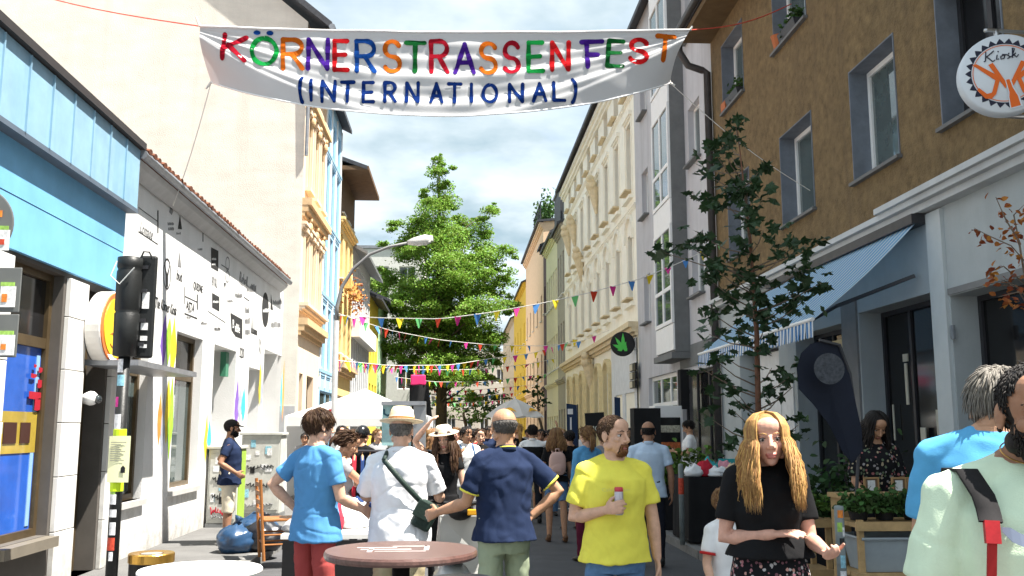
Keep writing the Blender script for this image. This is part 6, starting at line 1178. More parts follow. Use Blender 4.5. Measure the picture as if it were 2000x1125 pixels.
def hand(mb, w, f, pn, side, curl, s, thumb=.3):
    f = f.normalized(); pn = (pn-f*pn.dot(f)).normalized(); lat = f.cross(pn)*side
    mb.tube([w-f*.015*s, w+f*.02*s, w+f*.055*s, w+f*.09*s], [.024*s,.031*s,.040*s,.038*s], 12, [.019*s,.016*s,.0155*s,.013*s], up=pn)
    for i, l in enumerate((.072,.080,.074,.058)):
        b = w+f*(.083-.004*abs(i-1))*s+lat*(.0305-.0205*i)*s; pts = [b]; a = curl*(.45+.06*i)
        for q, ll in ((0,.46),(1,.30),(2,.26)):
            d = f*math.cos(a)+pn*math.sin(a)+lat*(.05-.035*i); pts.append(pts[-1]+d*l*ll*s); a += curl*.75
        mb.tube(pts, [.0095*s,.009*s,.0082*s,.0066*s], 8)
    b = w+f*.022*s+lat*.027*s; d = (lat*.75+f*.75+pn*thumb).normalized(); d2 = (lat*.25+f*.9+pn*(thumb+.25)).normalized()
    mb.tube([b, b+d*.045*s, b+d*.045*s+d2*.032*s, b+d*.045*s+d2*.056*s], [.0135*s,.0115*s,.0100*s,.007*s], 8)
TM = [(.80,0,.150,.112),(.88,0,.166,.118),(.96,0,.160,.112),(1.05,0,.152,.106),(1.16,.005,.158,.112),(1.27,.01,.172,.120),(1.35,.005,.168,.112),(1.40,-.006,.140,.088),(1.44,-.014,.095,.068),(1.485,-.014,.060,.058)]
TF = [(.80,0,.155,.112),(.88,-.004,.172,.122),(.96,-.002,.160,.112),(1.05,0,.132,.095),(1.14,.002,.132,.098),(1.24,.008,.148,.110),(1.33,.008,.144,.105),(1.39,-.004,.120,.080),(1.435,-.012,.080,.060),(1.48,-.014,.052,.052)]
def arr(me):
    n = len(me.polygons); f = np.empty(n*4, dtype=np.int32) if sum(1 for p in me.polygons if p.loop_total != 4) == 0 else None
    me.polygons.foreach_get('vertices', f) if f is not None else None
    if f is None: return co(me), [tuple(p.vertices) for p in me.polygons]
    return co(me), [tuple(q) for q in f.reshape(-1,4).tolist()]
def wrinkle(me, amp, s, seed, keep=None):
    v = co(me); nrm = np.empty(len(v)*3); me.vertices.foreach_get('normal', nrm); nrm = nrm.reshape(-1,3); o = Vector((seed*3.1, seed*1.7, seed*.9)); d = np.empty(len(v))
    for i, p in enumerate(v.tolist()):
        x, y, z = p; d[i] = noise.noise(Vector((x*9+z*3, y*9, z*3.2))+o)+.75*noise.noise(Vector((x*5, y*5, z*15+x*7))+o)+.4*noise.noise(Vector((x*22, y*22, z*17))+o)-.9*max(0,.16-abs(noise.noise(Vector((x*4.5+z*3, y*4.5, z*7-x*4))+o)))*3
    d = np.maximum(d, -.75); v = v+nrm*(d*amp)[:, None]; me.vertices.foreach_set('co', v.ravel()); me.update()
_seed = [0]
def person(label, x, y, H=1.72, th=0., g=0., w=1., female=False, lean=(0,0), L=((-.16,-.02,-1),(-.02,.22,-1)), Q=((.16,-.02,-1),(.02,.22,-1)), curl=(.5,.5), palm=(None,None), legs=None, head=(0,0,0), belly=0., skin=0, hair=('short','brown'), top=None, bottom=None, shoes=None, vox=.0065, hvox=.004, group=None, cat='person', beard=None, sleeve=.62, wr=.007, hs=1.05, child=False, thin=1., hd=(0,0,0)):
    """one figure; local +y is where it faces, x its right; L and Q give directions of the left and right upper arm and forearm"""
    _seed[0] += 1; sd = _seed[0]; random.seed(100+sd); s = H/1.75; far = vox > .012
    t = thing('person', label, cat, (x, y, g), th, group); t['category'] = cat
    legs = legs or (((-.045,.0,-1),(-.01,-.03,-1)), ((.045,.0,-1),(.01,-.03,-1)))
    TT = TF if female else TM; shx = (.158 if female else .182)*w
    drop = max(-(Vector(a).normalized().z*.43+Vector(b).normalized().z*.42) for a, b in legs); HZ = .075+drop
    dz = HZ-.925
    Rl = Matrix.Rotation(lean[1], 3, 'Y') @ rX(-lean[0])
    def U(p):   # upper body point in base units -> local metres
        p = Vector(p); pv = Vector((0,0,.95)); return (pv+Rl @ (p-pv)+Vector((0,0,dz)))*s
    I3 = Matrix.Identity(3)
    def ring(z, yo, rx, ry, e=0.):
        b = belly*math.exp(-((z-1.08)/.13)**2); q = Rl if z > .95 else I3
        c = U((0, yo+b*.5, z)) if z > .95 else Vector((0, yo, z+dz))*s
        return (c, (rx*w+e+b*.25)*s, (ry*w+e+b*.5)*s, q)
    # arms
    J = []
    for sx, (ua, fa) in ((-1, L), (1, Q)):
        sh = U((sx*shx, -.012, 1.388)); el = sh+Vector(ua).normalized()*.285*s; wr_ = el+Vector(fa).normalized()*.25*s; J.append((sh, el, wr_, Vector(fa).normalized(), sx))
    K = []
    for sx, (ta, sa) in zip((-1,1), legs):
        hp_ = Vector((sx*.088*w, 0, HZ))*s; kn = hp_+Vector(ta).normalized()*.43*s; an = kn+Vector(sa).normalized()*.42*s; K.append((hp_, kn, an))
    mb = MB(); loft(mb, [ring(*r) for r in TT])
    nb = U((0,-.014,1.45)); hc = U((hd[0],.012+hd[1],1.618-hd[2])); Rm = Rl @ Matrix.Rotation(-head[0], 3, 'Z') @ rX(head[1]) @ Matrix.Rotation(head[2] if len(head) > 2 else 0, 3, 'Y')
    hs_ = s*hs*(1.12 if child else 1.)
    T = lambda p: hc+Rm @ (p*hs_)
    nr = (.047 if female else .056)*s; mb.tube([nb, (nb+hc)/2+Vector((0,-.005,0)), hc+Rm @ Vector((0,-.015,-.04))*s], [nr*1.12, nr, nr*.95], 14)
    for sh, el, wp, f, sx in J:
        k = .86 if female else 1.; k *= thin
        mb.ell(sh, .053*s*k); mb.tube([U((sx*.03,-.018,1.47)), U((sx*.09,-.016,1.425)), sh], [q*s*k for q in (.045,.045,.050)], 10); mb.tube([sh, sh.lerp(el,.35), sh.lerp(el,.7), el, el.lerp(wp,.25), el.lerp(wp,.6), wp], [q*s*k for q in (.055,.050,.044,.040,.043,.036,.027)], 12)
        p = palm[0 if sx < 0 else 1]; p = Vector(p) if p else (Vector((-sx,.0,0)) if abs(f.x) < .75 else Vector((0,-1,-.2)))
        hand(mb, wp, f, p, sx, curl[0 if sx < 0 else 1], s*(.93 if female else 1.02))
    for (a, b, c), sx in zip(K, (-1,1)):
        k = w*(1.02 if female else 1.)*thin
        mb.tube([a+Vector((0,0,.03))*s, a.lerp(b,.3), a.lerp(b,.7), b, b.lerp(c,.25), b.lerp(c,.6), c], [q*s*k for q in (.085,.080,.064,.054,.055,.045,.036)], 14)
        mb.tube([c+Vector((0,-.05,-.035))*s, c+Vector((sx*.01,.05,-.04))*s, c+Vector((sx*.02,.14,-.052))*s], [.032*s,.036*s,.028*s], 10, [.034*s,.030*s,.018*s])
    body = remesh(mb, vox, 3); hm = MB(); face_mb(hm, T, Rm, hs_, female); hm.tube([hc+Rm @ Vector((0,-.015,-.03))*s, nb+(hc-nb)*.25], [nr*.98, nr], 14); hd = remesh(hm, hvox if not far else vox*.6, 2)
    v1, f1 = arr(body); v2, f2 = arr(hd); V = [tuple(q) for q in v1.tolist()]+[tuple(q) for q in v2.tolist()]; o = len(v1); F = list(f1)+[tuple(i+o for i in f) for f in f2]; mi = [0]*len(F)
    inv = Rm.inverted(); v2l = (v2-np.array(hc)) @ np.array(inv).T/hs_
    for n_, f in enumerate(f2):
        c = v2l[list(f)].mean(0)
        if c[1] > .074 and abs(c[0]) < .025 and -.0815 < c[2] < -.058: mi[len(f1)+n_] = 1
        elif beard and (((c[2] < -.05+.5*max(0,abs(c[0])-.045) and c[1] > -.005-.4*max(0,-.05-c[2]) and c[2] > -.13) or (.05 < abs(c[0]) < .071 and .004 < c[1] < .034 and -.06 < c[2] < .02 and beard != 'goatee')) and not (beard == 'goatee' and (abs(c[0]) > .03 or c[1] < .05))): mi[len(f1)+n_] = 4
    bpy.data.meshes.remove(body); bpy.data.meshes.remove(hd)
    em = MB(); em.v = V; em.f = F; em.mi = mi
    for sx in (-1,1):
        ec = Vector((sx*.0315,.0665,.002)); em.cur = 2; em.ell(T(ec), .0125*hs_, None, 12, 8); em.cur = 3; em.ell(T(ec+Vector((0,.0066,-.001))), .0074*hs_, None, 10, 6)
        em.tube([T(Vector((sx*q,yy,zz))) for q, yy, zz in ((.017,.077,.0065),(.031,.0815,.0105),(.046,.071,.006))], [.0012*hs_,.0019*hs_,.0012*hs_], 5)
        em.cur = 0; em.tube([T(Vector((sx*q,yy,zz))) for q, yy, zz in ((.015,.074,.010),(.031,.0795,.0145),(.048,.068,.010))], [.003*hs_,.0045*hs_,.003*hs_], 6)
        em.tube([T(Vector((sx*q,yy,zz))) for q, yy, zz in ((.016,.074,-.008),(.031,.0775,-.0115),(.046,.068,-.007))], [.002*hs_,.0035*hs_,.002*hs_], 6)
        em.cur = 4; em.tube([T(Vector((sx*q,yy,zz))) for q, yy, zz in ((.012,.0885,.024),(.03,.0885,.0295),(.052,.070,.023))], [.002*hs_,.0036*hs_ if not female else .0026*hs_,.0015*hs_], 6)
    hairm = HAIR[hair[1]] if hair and hair[1] in HAIR else HAIR['dark']; bm_ = HAIR[beard] if beard in HAIR else hairm
    part(em, 'body', [SK[skin], LIP[skin], EYEW, IRIS, bm_ if beard else hairm], t, smooth=True)
    # hair
    st = hair[0]; hb_ = MB(); q = .35 if far else 1
    if st == 'short': hair_short(hb_, T, int(900*q), .04, .007, .0045 if not far else .009, jit=.25)
    elif st == 'mop': hair_short(hb_, T, 2800 if vox < .008 else int(1700*q), .052, .006, .0027 if vox < .008 else .012, zoff=-.012, jit=.16)
    elif st == 'crop': hair_short(hb_, T, int(2400*q), .016, .0015, .0022)
    elif st == 'bald': hair_short(hb_, T, int(1900*q), .018, .0012, .0022, bald=lambda c: c.z > .025 or c.y > .03)
    elif st == 'shaved': hair_short(hb_, T, int(300*q), .01, .001, .004, bald=lambda c: c.z > .04 or c.y > .02)
    elif st == 'long': hair_long(hb_, T, 2600 if vox < .008 else int(520*(q if far else 1)), hair[2] if len(hair) > 2 else .36, r=.0021 if vox < .008 else .0058 if not far else .015, wave=.012)
    elif st == 'tail': hair_tail(hb_, T, hair[2] if len(hair) > 2 else .25)
    if hb_.v: part(hb_, 'hair', hairm, t, smooth=True)
    if beard: bb = MB(); beard_locks(bb, T, 800 if not far else 80, .008 if beard != 'goatee' else .013, r=.0028 if not far else .005, full=(beard == 'full' or beard == 'dark')); part(bb, 'beard', bm_ if beard in HAIR else (HAIR['auburn'] if beard == 'goatee' else hairm), t, smooth=True)
    cv = vox*1.15
    # clothes
    if bottom:
        b = MB(); e = bottom.get('ease', .016); ln = bottom.get('len', 1.0); kd = bottom['kind']
        if kd == 'skirt':
            zb = bottom.get('z', .5); rr = []
            for z in np.linspace(1.04, zb, 9):
                k = (1.04-z)/(1.04-zb); rr.append((Vector((0,0,z+dz))*s, (.150+.10*k**.8)*w*s+e*s, (.11+.10*k**.8)*w*s+e*s, I3))
            loft(b, rr[::-1], 28)
        else:
            loft(b, [ring(z, yo, rx, ry, e) for z, yo, rx, ry in ((.79,0,.145,.112),(.86,0,.168,.12),(.95,0,.165,.116),(1.03,0,.156,.11))])
            for a, k_, c in K:
                fl = bottom.get('flare', 0.)
                pts = [a+Vector((0,0,.02))*s, a.lerp(k_,.35), a.lerp(k_,.7), k_, k_.lerp(c,.3), k_.lerp(c,.65), c+Vector((0,0,-.01))]; rad = [.090,.089,.077,.068,.066,.058,.054]
                if ln < 1: # shorts: cut at the given part of the thigh/knee
                    n_ = {.3:2, .55:3, .75:4}[ln]; pts = pts[:n_+1]; rad = rad[:n_+1]
                    if ln == .75: pts[-1] = k_.lerp(c,.12)
                    rad = [r+.012*i/len(rad) for i, r in enumerate(rad)]
                b.tube(pts, [(r+fl)*s*w for r in rad], 16)
        bm = remesh(b, cv, 3); wrinkle(bm, wr*s, 1, sd+.5); bm.materials.append(bottom['mat']); bm.polygons.foreach_set('use_smooth', [True]*len(bm.polygons)); link(kd if kd == 'skirt' else ('shorts' if ln < 1 else 'trousers'), bm, t)
    if top:
        b = MB(); e = top.get('ease', .020); hem = top.get('hem', .84)
        rr = [ring(z, yo, rx, ry, (e+max(0,(1.06-z))*top.get('flare',.10)) if z < 1.40 else e*.55) for z, yo, rx, ry in TT if z >= hem-.001]
        z0, yo, rx, ry = TT[1]; rr = [ring(hem, yo, max(rx, .166)+.006, ry+.004, e+.022)]+[q for q in rr if q[0].z > rr[0][0].z-1 and True][(1 if abs(TT[[i for i,r_ in enumerate(TT) if r_[0] >= hem-.001][0]][0]-hem) < .03 else 0):]
        rr = rr[:-1]+[(rr[-1][0]-Rl @ Vector((0,0,top.get('neck', .012)*s)), nr+.012*s, nr+.012*s, Rl)]
        loft(b, rr, 26)
        if female: 
            for sx in (-1,1): b.ell(U((sx*.068,.085,1.245)), (.066*s,.055*s,.062*s))
        for sh, el, wp, f, sx in J:
            sl = top.get('sleeve', sleeve); k = (.9 if female else 1.)*top.get('loose', 1.)
            if sl <= 0: continue
            a = U((sx*shx*.6, -.012, 1.37)); b.ell(sh, .061*s*k); b.tube([U((sx*.03,-.018,1.455)), U((sx*.09,-.016,1.425)), sh], [q*s*k for q in (.05,.057,.061)], 12)
            if sl <= 1: b.tube([a, sh, sh.lerp(el, sl*.5), sh.lerp(el, sl)], [.052*s*k,.063*s*k,.065*s*k,.066*s*k], 16)
            else: b.tube([a, sh, sh.lerp(el,.5), el, el.lerp(wp,.5*(sl-1)), el.lerp(wp,sl-1)], [q*s*k for q in (.052,.060,.057,.053,.050,.043)], 16)
        tm_ = remesh(b, cv, 7 if cv < .013 else 3); wrinkle(tm_, wr*s, 1, sd); tm_.materials.append(top['mat']); tm_.polygons.foreach_set('use_smooth', [True]*len(tm_.polygons)); to = link('shirt', tm_, t)
        if 'trim' in top:
            for sh, el, wp, f, sx in J:
                c = sh.lerp(el, top.get('sleeve', sleeve)); d = (el-sh).normalized(); m = MB(); m.lathe(c, [(.060*s,-.006),(.0715*s,-.005),(.0715*s,.009),(.05*s,.010)], 18, d.to_track_quat('Z','Y').to_matrix()); part(m, 'cuff_trim', top['trim'], t, smooth=True)
        if top.get('collar'):
            m = MB(); c = U((0,-.016,1.462)); m.lathe(c, [(nr+.022*s,-.012*s),(nr+.014*s,.018*s),(nr+.010*s,.030*s),(nr+.003*s,.026*s),(nr+.003*s,0)], 20, Rl @ rX(-.15)); part(m, 'collar', top['collar'], t, smooth=True)
            if 'trim' in top: m = MB(); m.lathe(c, [(nr+.013*s,.012*s),(nr+.0175*s,.014*s),(nr+.0165*s,.021*s),(nr+.011*s,.022*s)], 20, Rl @ rX(-.15)); part(m, 'collar_trim', top['trim'], t, smooth=True)
    if shoes:
        for (a, k_, c), sx in zip(K, (-1,1)):
            m = MB(); z = Vector((0,0,c.z)); q = lambda yy, zz, xx=0: Vector((c.x+(xx+sx*.012)*s, c.y+yy*s, max(.0, c.z+zz*s)))
            m.tube([q(-.075,-.045), q(-.03,-.035), q(.05,-.045), q(.12,-.055), q(.175,-.062)], [r*s for r in (.030,.040,.044,.045,.028)], 12, [r*s for r in (.030,.044,.036,.026,.014)])
            if not far: m.ell(q(-.045,-.005), (.04*s,.05*s,.045*s))
            part(m, 'shoe', shoes, t, smooth=True)
    t['_'] = 0; del t['_']
    info = dict(t=t, T=T, Rm=Rm, hs=hs_, J=J, K=K, U=U, s=s, hc=hc, nb=nb, Rl=Rl, dz=dz)
    return info
def WX(px, d): return atY(px, 838, d).x
def HT(py, d, g=0): return 1.6+(838-py)/FPX*d*1.0-g
def wpt(P_, v): return chain(P_['t']) @ Vector(v)
def hat_straw(P_, crown=.11, brim=.155, mat=None, band=None):
    m = MB(); c = P_['T'](Vector((0,-.012,.055))); s = P_['hs']; q = P_['Rm'] @ rX(-.08)
    m.lathe(c, [(.082*s,-.004),(brim*.75*s,.004*s),(brim*s,.006*s),((brim+.002)*s,.010*s),(brim*.72*s,.012*s),(.093*s,.012*s),(.089*s,.05*s),(.078*s,crown*.82*s),(.062*s,crown*s),(.035*s,crown*.97*s),(.001,crown*.93*s)], 30, q)
    m.v = [(v[0], v[1], v[2]+.012*math.sin(3*v[0]/.1)*0) for v in m.v]
    o = part(m, 'hat', mat, P_['t'], smooth=True)
    m = MB(); m.lathe(c, [(.0935*s,.013*s),(.0955*s,.013*s),(.0935*s,.034*s),(.0905*s,.034*s)], 30, q); part(m, 'hat_band', band, o)
def cap(P_, mat, visor=True, helmet=False):
    m = MB(); s = P_['hs']; T = P_['T']; k = 1.10 if not helmet else 1.2
    e = MB(); e.ell(C0+Vector((0,0,.004)), RS*k, None, 26, 18)
    zc = .035 if not helmet else .01
    e.v = [(v[0], v[1], max(v[2], zc-.02*(v[1] < 0))) for v in e.v]; m.add([T(Vector(v)) for v in e.v], e.f)
    if visor:
        pts = []; 
        for a in np.linspace(R(35), R(145), 12): pts.append((.098*math.cos(a), -.0+.175*math.sin(a), .040-.018*math.sin(a)))
        pts += [(-.065,.06,.045), (0,.09,.05), (.065,.06,.045)]; m.poly([T(Vector(p)) for p in pts], P_['Rm'] @ Vector((0,0,.006)))
    return part(m, 'helmet' if helmet else 'cap', mat, P_['t'], smooth=True)
# ================================================================== the people
def at_px(px, d): return WX(px, d)
Y_ = cloth('yellow', (.80,.73,.10)); NV = cloth('navy', (.014,.024,.06)); BLT = cloth('blue_tee', (.085,.26,.50)); WSH = cloth('white_linen', (.80,.80,.82)); BKT = cloth('black', (.010,.010,.011)); DEN = cloth('denim', (.10,.19,.34), .9, .35); KHA = cloth('khaki', (.38,.32,.20)); SAGE = cloth('sage', (.30,.35,.24)); RED = cloth('brick_red', (.36,.065,.06)); BEI = cloth('beige', (.68,.60,.46)); MINT = cloth('mint', (.66,.80,.60)); DNV = cloth('dark_trousers', (.015,.017,.025)); LBL = cloth('pale_blue', (.50,.62,.76)); WTE = cloth('white_tee', (.78,.78,.78)); SKYB = cloth('sky_blue', (.10,.36,.62)); GRY = cloth('grey', (.25,.25,.26)); YTR = cloth('yellow_trim', (.80,.72,.10)); REDT = cloth('red', (.50,.03,.03)); JKT = cloth('denim_jacket', (.10,.30,.52), .9, .2)
SHOEW = M('shoe_white', (.78,.78,.76), .5, .05); SHOEB = M('shoe_black', (.02,.02,.02), .5); SHOEN = M('shoe_brown', (.14,.07,.035), .5)
FLORAL = flecks('floral_skirt', (.008,.008,.010), [(.38,.16,.18),(.45,.42,.42),(.18,.08,.10),(.5,.28,.24)], 62, .42); FLOR2 = flecks('floral_blouse', (.010,.010,.012), [(.32,.12,.12),(.40,.33,.22),(.12,.16,.10),(.3,.28,.28)], 40, .45)
# --- front row
pA = person('man in blue tee and red trousers seen from behind with wavy brown hair', at_px(622,7.0), 7.0, 1.735, R(-42), .02, 1.0, L=((-.62,-.42,-.72),(.35,.62,-.72)), Q=((.20,.12,-1),(-.10,.90,-.36)), head=(.25,-.12,0), skin=0, hair=('mop','brown'), top=dict(mat=BLT, hem=.80, sleeve=.66), bottom=dict(kind='trousers', mat=RED), shoes=SHOEW, wr=.009)
pB = person('man in white linen shirt and straw hat seen from behind', at_px(784,7.0), 7.0, 1.70, R(-4), .02, 1.08, belly=.02, L=((-.26,.30,-.9),(.10,.95,-.1)), Q=((.30,.30,-.9),(-.05,.95,-.15)), head=(.1,-.05,0), skin=0, hair=('shaved','grey'), top=dict(mat=WSH, hem=.78, sleeve=.88, ease=.034, loose=1.12, collar=WSH), bottom=dict(kind='trousers', mat=KHA), shoes=SHOEN, wr=.012)
hat_straw(pB, mat=M('straw', (.78,.64,.42), .8, .1, 60, .3, 200), band=M('hat_band_brown', (.30,.13,.04), .6))
pC = person('balding man in navy polo with yellow piping seen from behind', at_px(985,6.4), 6.4, 1.725, R(24), .02, 1.02, belly=.015, L=((-.26,.22,-.95),(-.42,.85,-.28)), Q=((.66,-.34,-.75),(-.74,.22,-.66)), head=(.1,-.16,0), skin=1, hair=('bald','grey'), top=dict(mat=NV, hem=.87, sleeve=.72, trim=YTR, collar=NV, loose=1.08, ease=.026), bottom=dict(kind='trousers', mat=SAGE), shoes=SHOEN, wr=.010)
pD = person('bearded man in yellow tee holding a drink can', at_px(1198,5.7), 5.7, 1.67, R(180)+.10, .02, 1.04, Q=((.24,-.06,-1),(-.66,.80,.26)), L=((-.20,.02,-1),(-.06,.12,-1)), curl=(.5,.95), palm=(None,(-.55,-.8,-.1)), head=(-.60,-.04,0), skin=0, hair=('crop','brown'), beard='goatee', top=dict(mat=Y_, hem=.85, sleeve=.70, loose=1.08, ease=.026), bottom=dict(kind='trousers', mat=DEN), shoes=SHOEW, wr=.010)
pE = person('woman with long blond hair in black top and flecked skirt', at_px(1493,4.4), 4.4, 1.71, R(180)-.06, .02, .96, True, Q=((.20,.02,-1),(-.80,.60,.14)), L=((-.12,.15,-1),(.02,.95,-.10)), curl=(1.25,.35), palm=((.35,0,1),(0,-.3,-1)), head=(.12,.0,.05), skin=4, hair=('long','blond',.30), hd=(0,.035,.05), top=dict(mat=BKT, hem=1.03, sleeve=.70, neck=.035, flare=.0), bottom=dict(kind='skirt', mat=FLORAL, z=.45), shoes=SHOEB)
pF = person('bearded man in pale mint tee with a black backpack strap at the right edge', at_px(2006,2.3), 2.3, 1.785, R(180)-.12, .02, 1.04, hd=(0,.05,.035), Q=((.26,-.03,-1),(.02,.22,-1)), L=((-.20,0,-1),(-.04,.2,-1)), head=(.18,-.04,0), skin=2, hair=('crop','dark'), beard='dark', top=dict(mat=MINT, hem=.80, sleeve=.74, ease=.022, loose=1.06), bottom=dict(kind='trousers', mat=DNV), shoes=SHOEB, vox=.006, hvox=.0035)
pG = person('grey haired man in sky blue tee behind the bearded man', at_px(1944,3.1), 3.1, 1.87, R(-38), .02, 1.06, hd=(0,.04,.06), lean=(.10,0), head=(-.3,-.15,0), skin=1, hair=('mop','silver'), top=dict(mat=SKYB, hem=.80, sleeve=.7), bottom=dict(kind='trousers', mat=DNV), shoes=SHOEB)
pK = person('small child in white tee with red trim beside the blond woman', at_px(1412,5.75), 5.75, 1.17, R(-150), .08, 1.02, head=(.2,.1,0), child=True, L=((-.2,.0,-1),(-.1,.5,-.8)), Q=((.2,.0,-1),(.3,.55,-.7)), skin=0, hair=('short','light'), top=dict(mat=WTE, hem=.82, sleeve=.7, trim=REDT), bottom=dict(kind='shorts', len=.75, mat=DEN), shoes=SHOEW, vox=.008)
# --- middle ground
pH = person('man in navy tee, black cap and beige shorts standing by the white wall', -3.02, 13.0, 1.63, R(-80), .1, 1.08, belly=.03, L=((-.42,-.55,-.75),(.10,.72,-.70)), Q=((.3,-.35,-.85),(-.1,.8,-.5)), head=(0,-.05,0), skin=2, hair=('shaved','dark'), beard='dark', top=dict(mat=NV, hem=.83, sleeve=.62), bottom=dict(kind='shorts', len=.75, mat=BEI, ease=.022), shoes=SHOEW, vox=.009)
cap(pH, M('cap_black', (.015,.013,.012), .8))
pI = person('woman with a pale pink backpack in denim shorts walking away', at_px(1086,13.8), 13.8, 1.60, R(0), .02, 1.0, True, L=((-.22,.0,-1),(-.12,.1,-1)), Q=((.2,.02,-1),(.05,.5,-.8)), legs=(((-.05,.10,-1),(-.01,-.05,-1)),((.05,-.06,-1),(.01,-.14,-1))), skin=1, hair=('long','light',.22), top=dict(mat=BKT, hem=.92, sleeve=.6), bottom=dict(kind='shorts', len=.3, mat=DEN), shoes=SHOEN, vox=.009)
pJ = person('woman in blue denim jacket with reddish ponytail seen from behind', at_px(1146,11.8), 11.8, 1.62, R(25), .02, 1.02, True, Q=((.25,.1,-1),(-.1,.6,-.8)), skin=0, hair=('tail','light',.20), top=dict(mat=JKT, hem=.86, sleeve=1.85, loose=1.15, ease=.03), bottom=dict(kind='trousers', mat=cloth('maroon', (.10,.012,.03))), shoes=SHOEB, vox=.009)
pL = person('man with shaved head in pale blue polo seen from behind', at_px(1266,11.3), 11.3, 1.68, R(-10), .02, 1.06, L=((-.2,.1,-1),(-.1,.6,-.8)), Q=((.26,.0,-1),(.02,.15,-1)), skin=2, hair=('shaved','dark'), top=dict(mat=LBL, hem=.82, sleeve=.66, collar=LBL), bottom=dict(kind='trousers', mat=DNV), shoes=SHOEB, vox=.009)
pM = person('man in white tee looking down at his phone by the grey pillar', at_px(1346,17), 17, 1.66, R(75), .1, 1.0, L=((-.15,.15,-1),(.25,.9,.15)), Q=((.2,.1,-1),(-.3,.9,.15)), head=(0,-.45,0), skin=1, hair=('short','dark'), top=dict(mat=WTE, hem=.82, sleeve=.6), bottom=dict(kind='trousers', mat=DNV), shoes=SHOEW, vox=.011)
pN = person('woman with long dark hair in a dark floral blouse behind the plant stand', at_px(1702,8.25), 8.25, 1.66, R(180)+.1, .1, 1.08, True, lean=(.12,0), L=((-.22,.12,-1),(.25,.7,-.75)), Q=((.22,.12,-1),(-.25,.7,-.75)), head=(.1,-.5,0), skin=1, hair=('long','dark',.28), top=dict(mat=FLOR2, hem=.86, sleeve=.85, loose=1.2, ease=.03), bottom=dict(kind='trousers', mat=DNV), shoes=SHOEB, vox=.008)
pO = person('man in black tee and black helmet beside the clothes rail', at_px(708,12.6), 12.6, 1.62, R(-35), .02, 1.05, head=(-.2,-.15,0), skin=1, hair=('shaved','dark'), top=dict(mat=BKT, hem=.82, sleeve=.6), bottom=dict(kind='trousers', mat=DNV), shoes=SHOEB, vox=.010)
cap(pO, M('helmet_black', (.012,.012,.013), .2, .1, spec=.6), True, True)
pP = person('woman with brown hair reaching over the stall table behind the man in blue', at_px(652,8.6), 8.6, 1.585, R(-70), .02, .95, True, lean=(.2,0), Q=((.15,.75,-.65),(.0,1,-.1)), L=((-.15,.7,-.6),(.1,1,.02)), head=(0,-.3,0), skin=1, hair=('tail','brown',.12), top=dict(mat=GRY, hem=.86, sleeve=.3), bottom=dict(kind='trousers', mat=DEN), shoes=SHOEB, vox=.009)
pQ = person('woman with long brown hair in black, arm raised shading her face with a straw hat', at_px(868,9.6), 9.6, 1.60, R(172), .02, .95, True, Q=((.55,.35,.75),(-.65,.25,.75)), L=((-.25,.05,-1),(-.35,.1,-1)), head=(0,-.1,.1), skin=0, hair=('long','brown',.34), top=dict(mat=BKT, hem=.90, sleeve=.35), bottom=dict(kind='trousers', mat=BKT), shoes=SHOEB, vox=.009)
hat_straw(pQ, .09, .16, M('straw_pale', (.80,.70,.52), .8, .1, 60), M('hat_band_white', (.7,.68,.62), .7))
pR = person('boy in white tee with blue backpack straps and dark shorts facing the camera', at_px(911,14.2), 14.2, 1.62, R(190), .02, .95, Q=((.2,.15,-1),(-.35,.5,.75)), L=((-.2,.0,-1),(-.05,.15,-1)), head=(-.35,-.12,0), skin=1, hair=('short','dark'), top=dict(mat=WTE, hem=.80, sleeve=.7), bottom=dict(kind='shorts', len=.75, mat=GRY), shoes=SHOEB, vox=.010)
pS = person('girl in black tee touching her chin next to the boy with the backpack', at_px(938,15.5), 15.5, 1.58, R(200), .02, .9, True, Q=((.25,.15,-1),(-.5,.45,.75)), head=(.3,-.05,0), skin=0, hair=('tail','brown',.2), top=dict(mat=BKT, hem=.84, sleeve=.6), bottom=dict(kind='trousers', mat=DNV), shoes=SHOEW, vox=.011)
pT = person('waiter in white shirt and black waistcoat with an arm raised', at_px(1040,16.5), 16.5, 1.66, R(-8), .02, 1., L=((-.4,.1,-.9),(-.1,.5,.6)), Q=((.75,.1,.15),(-.05,.3,1)), skin=1, hair=('short','dark'), top=dict(mat=WTE, hem=.86, sleeve=1.9, collar=WTE), bottom=dict(kind='trousers', mat=DNV), shoes=SHOEB, vox=.011)
m = MB(); loft(m, [( pT['U']((0,yo,z)), (rx+.034)*pT['s'], (ry+.034)*pT['s'], Matrix.Identity(3)) for z, yo, rx, ry in TM[2:7]], 20); part(m, 'waistcoat', BKT, pT['t'], smooth=True)
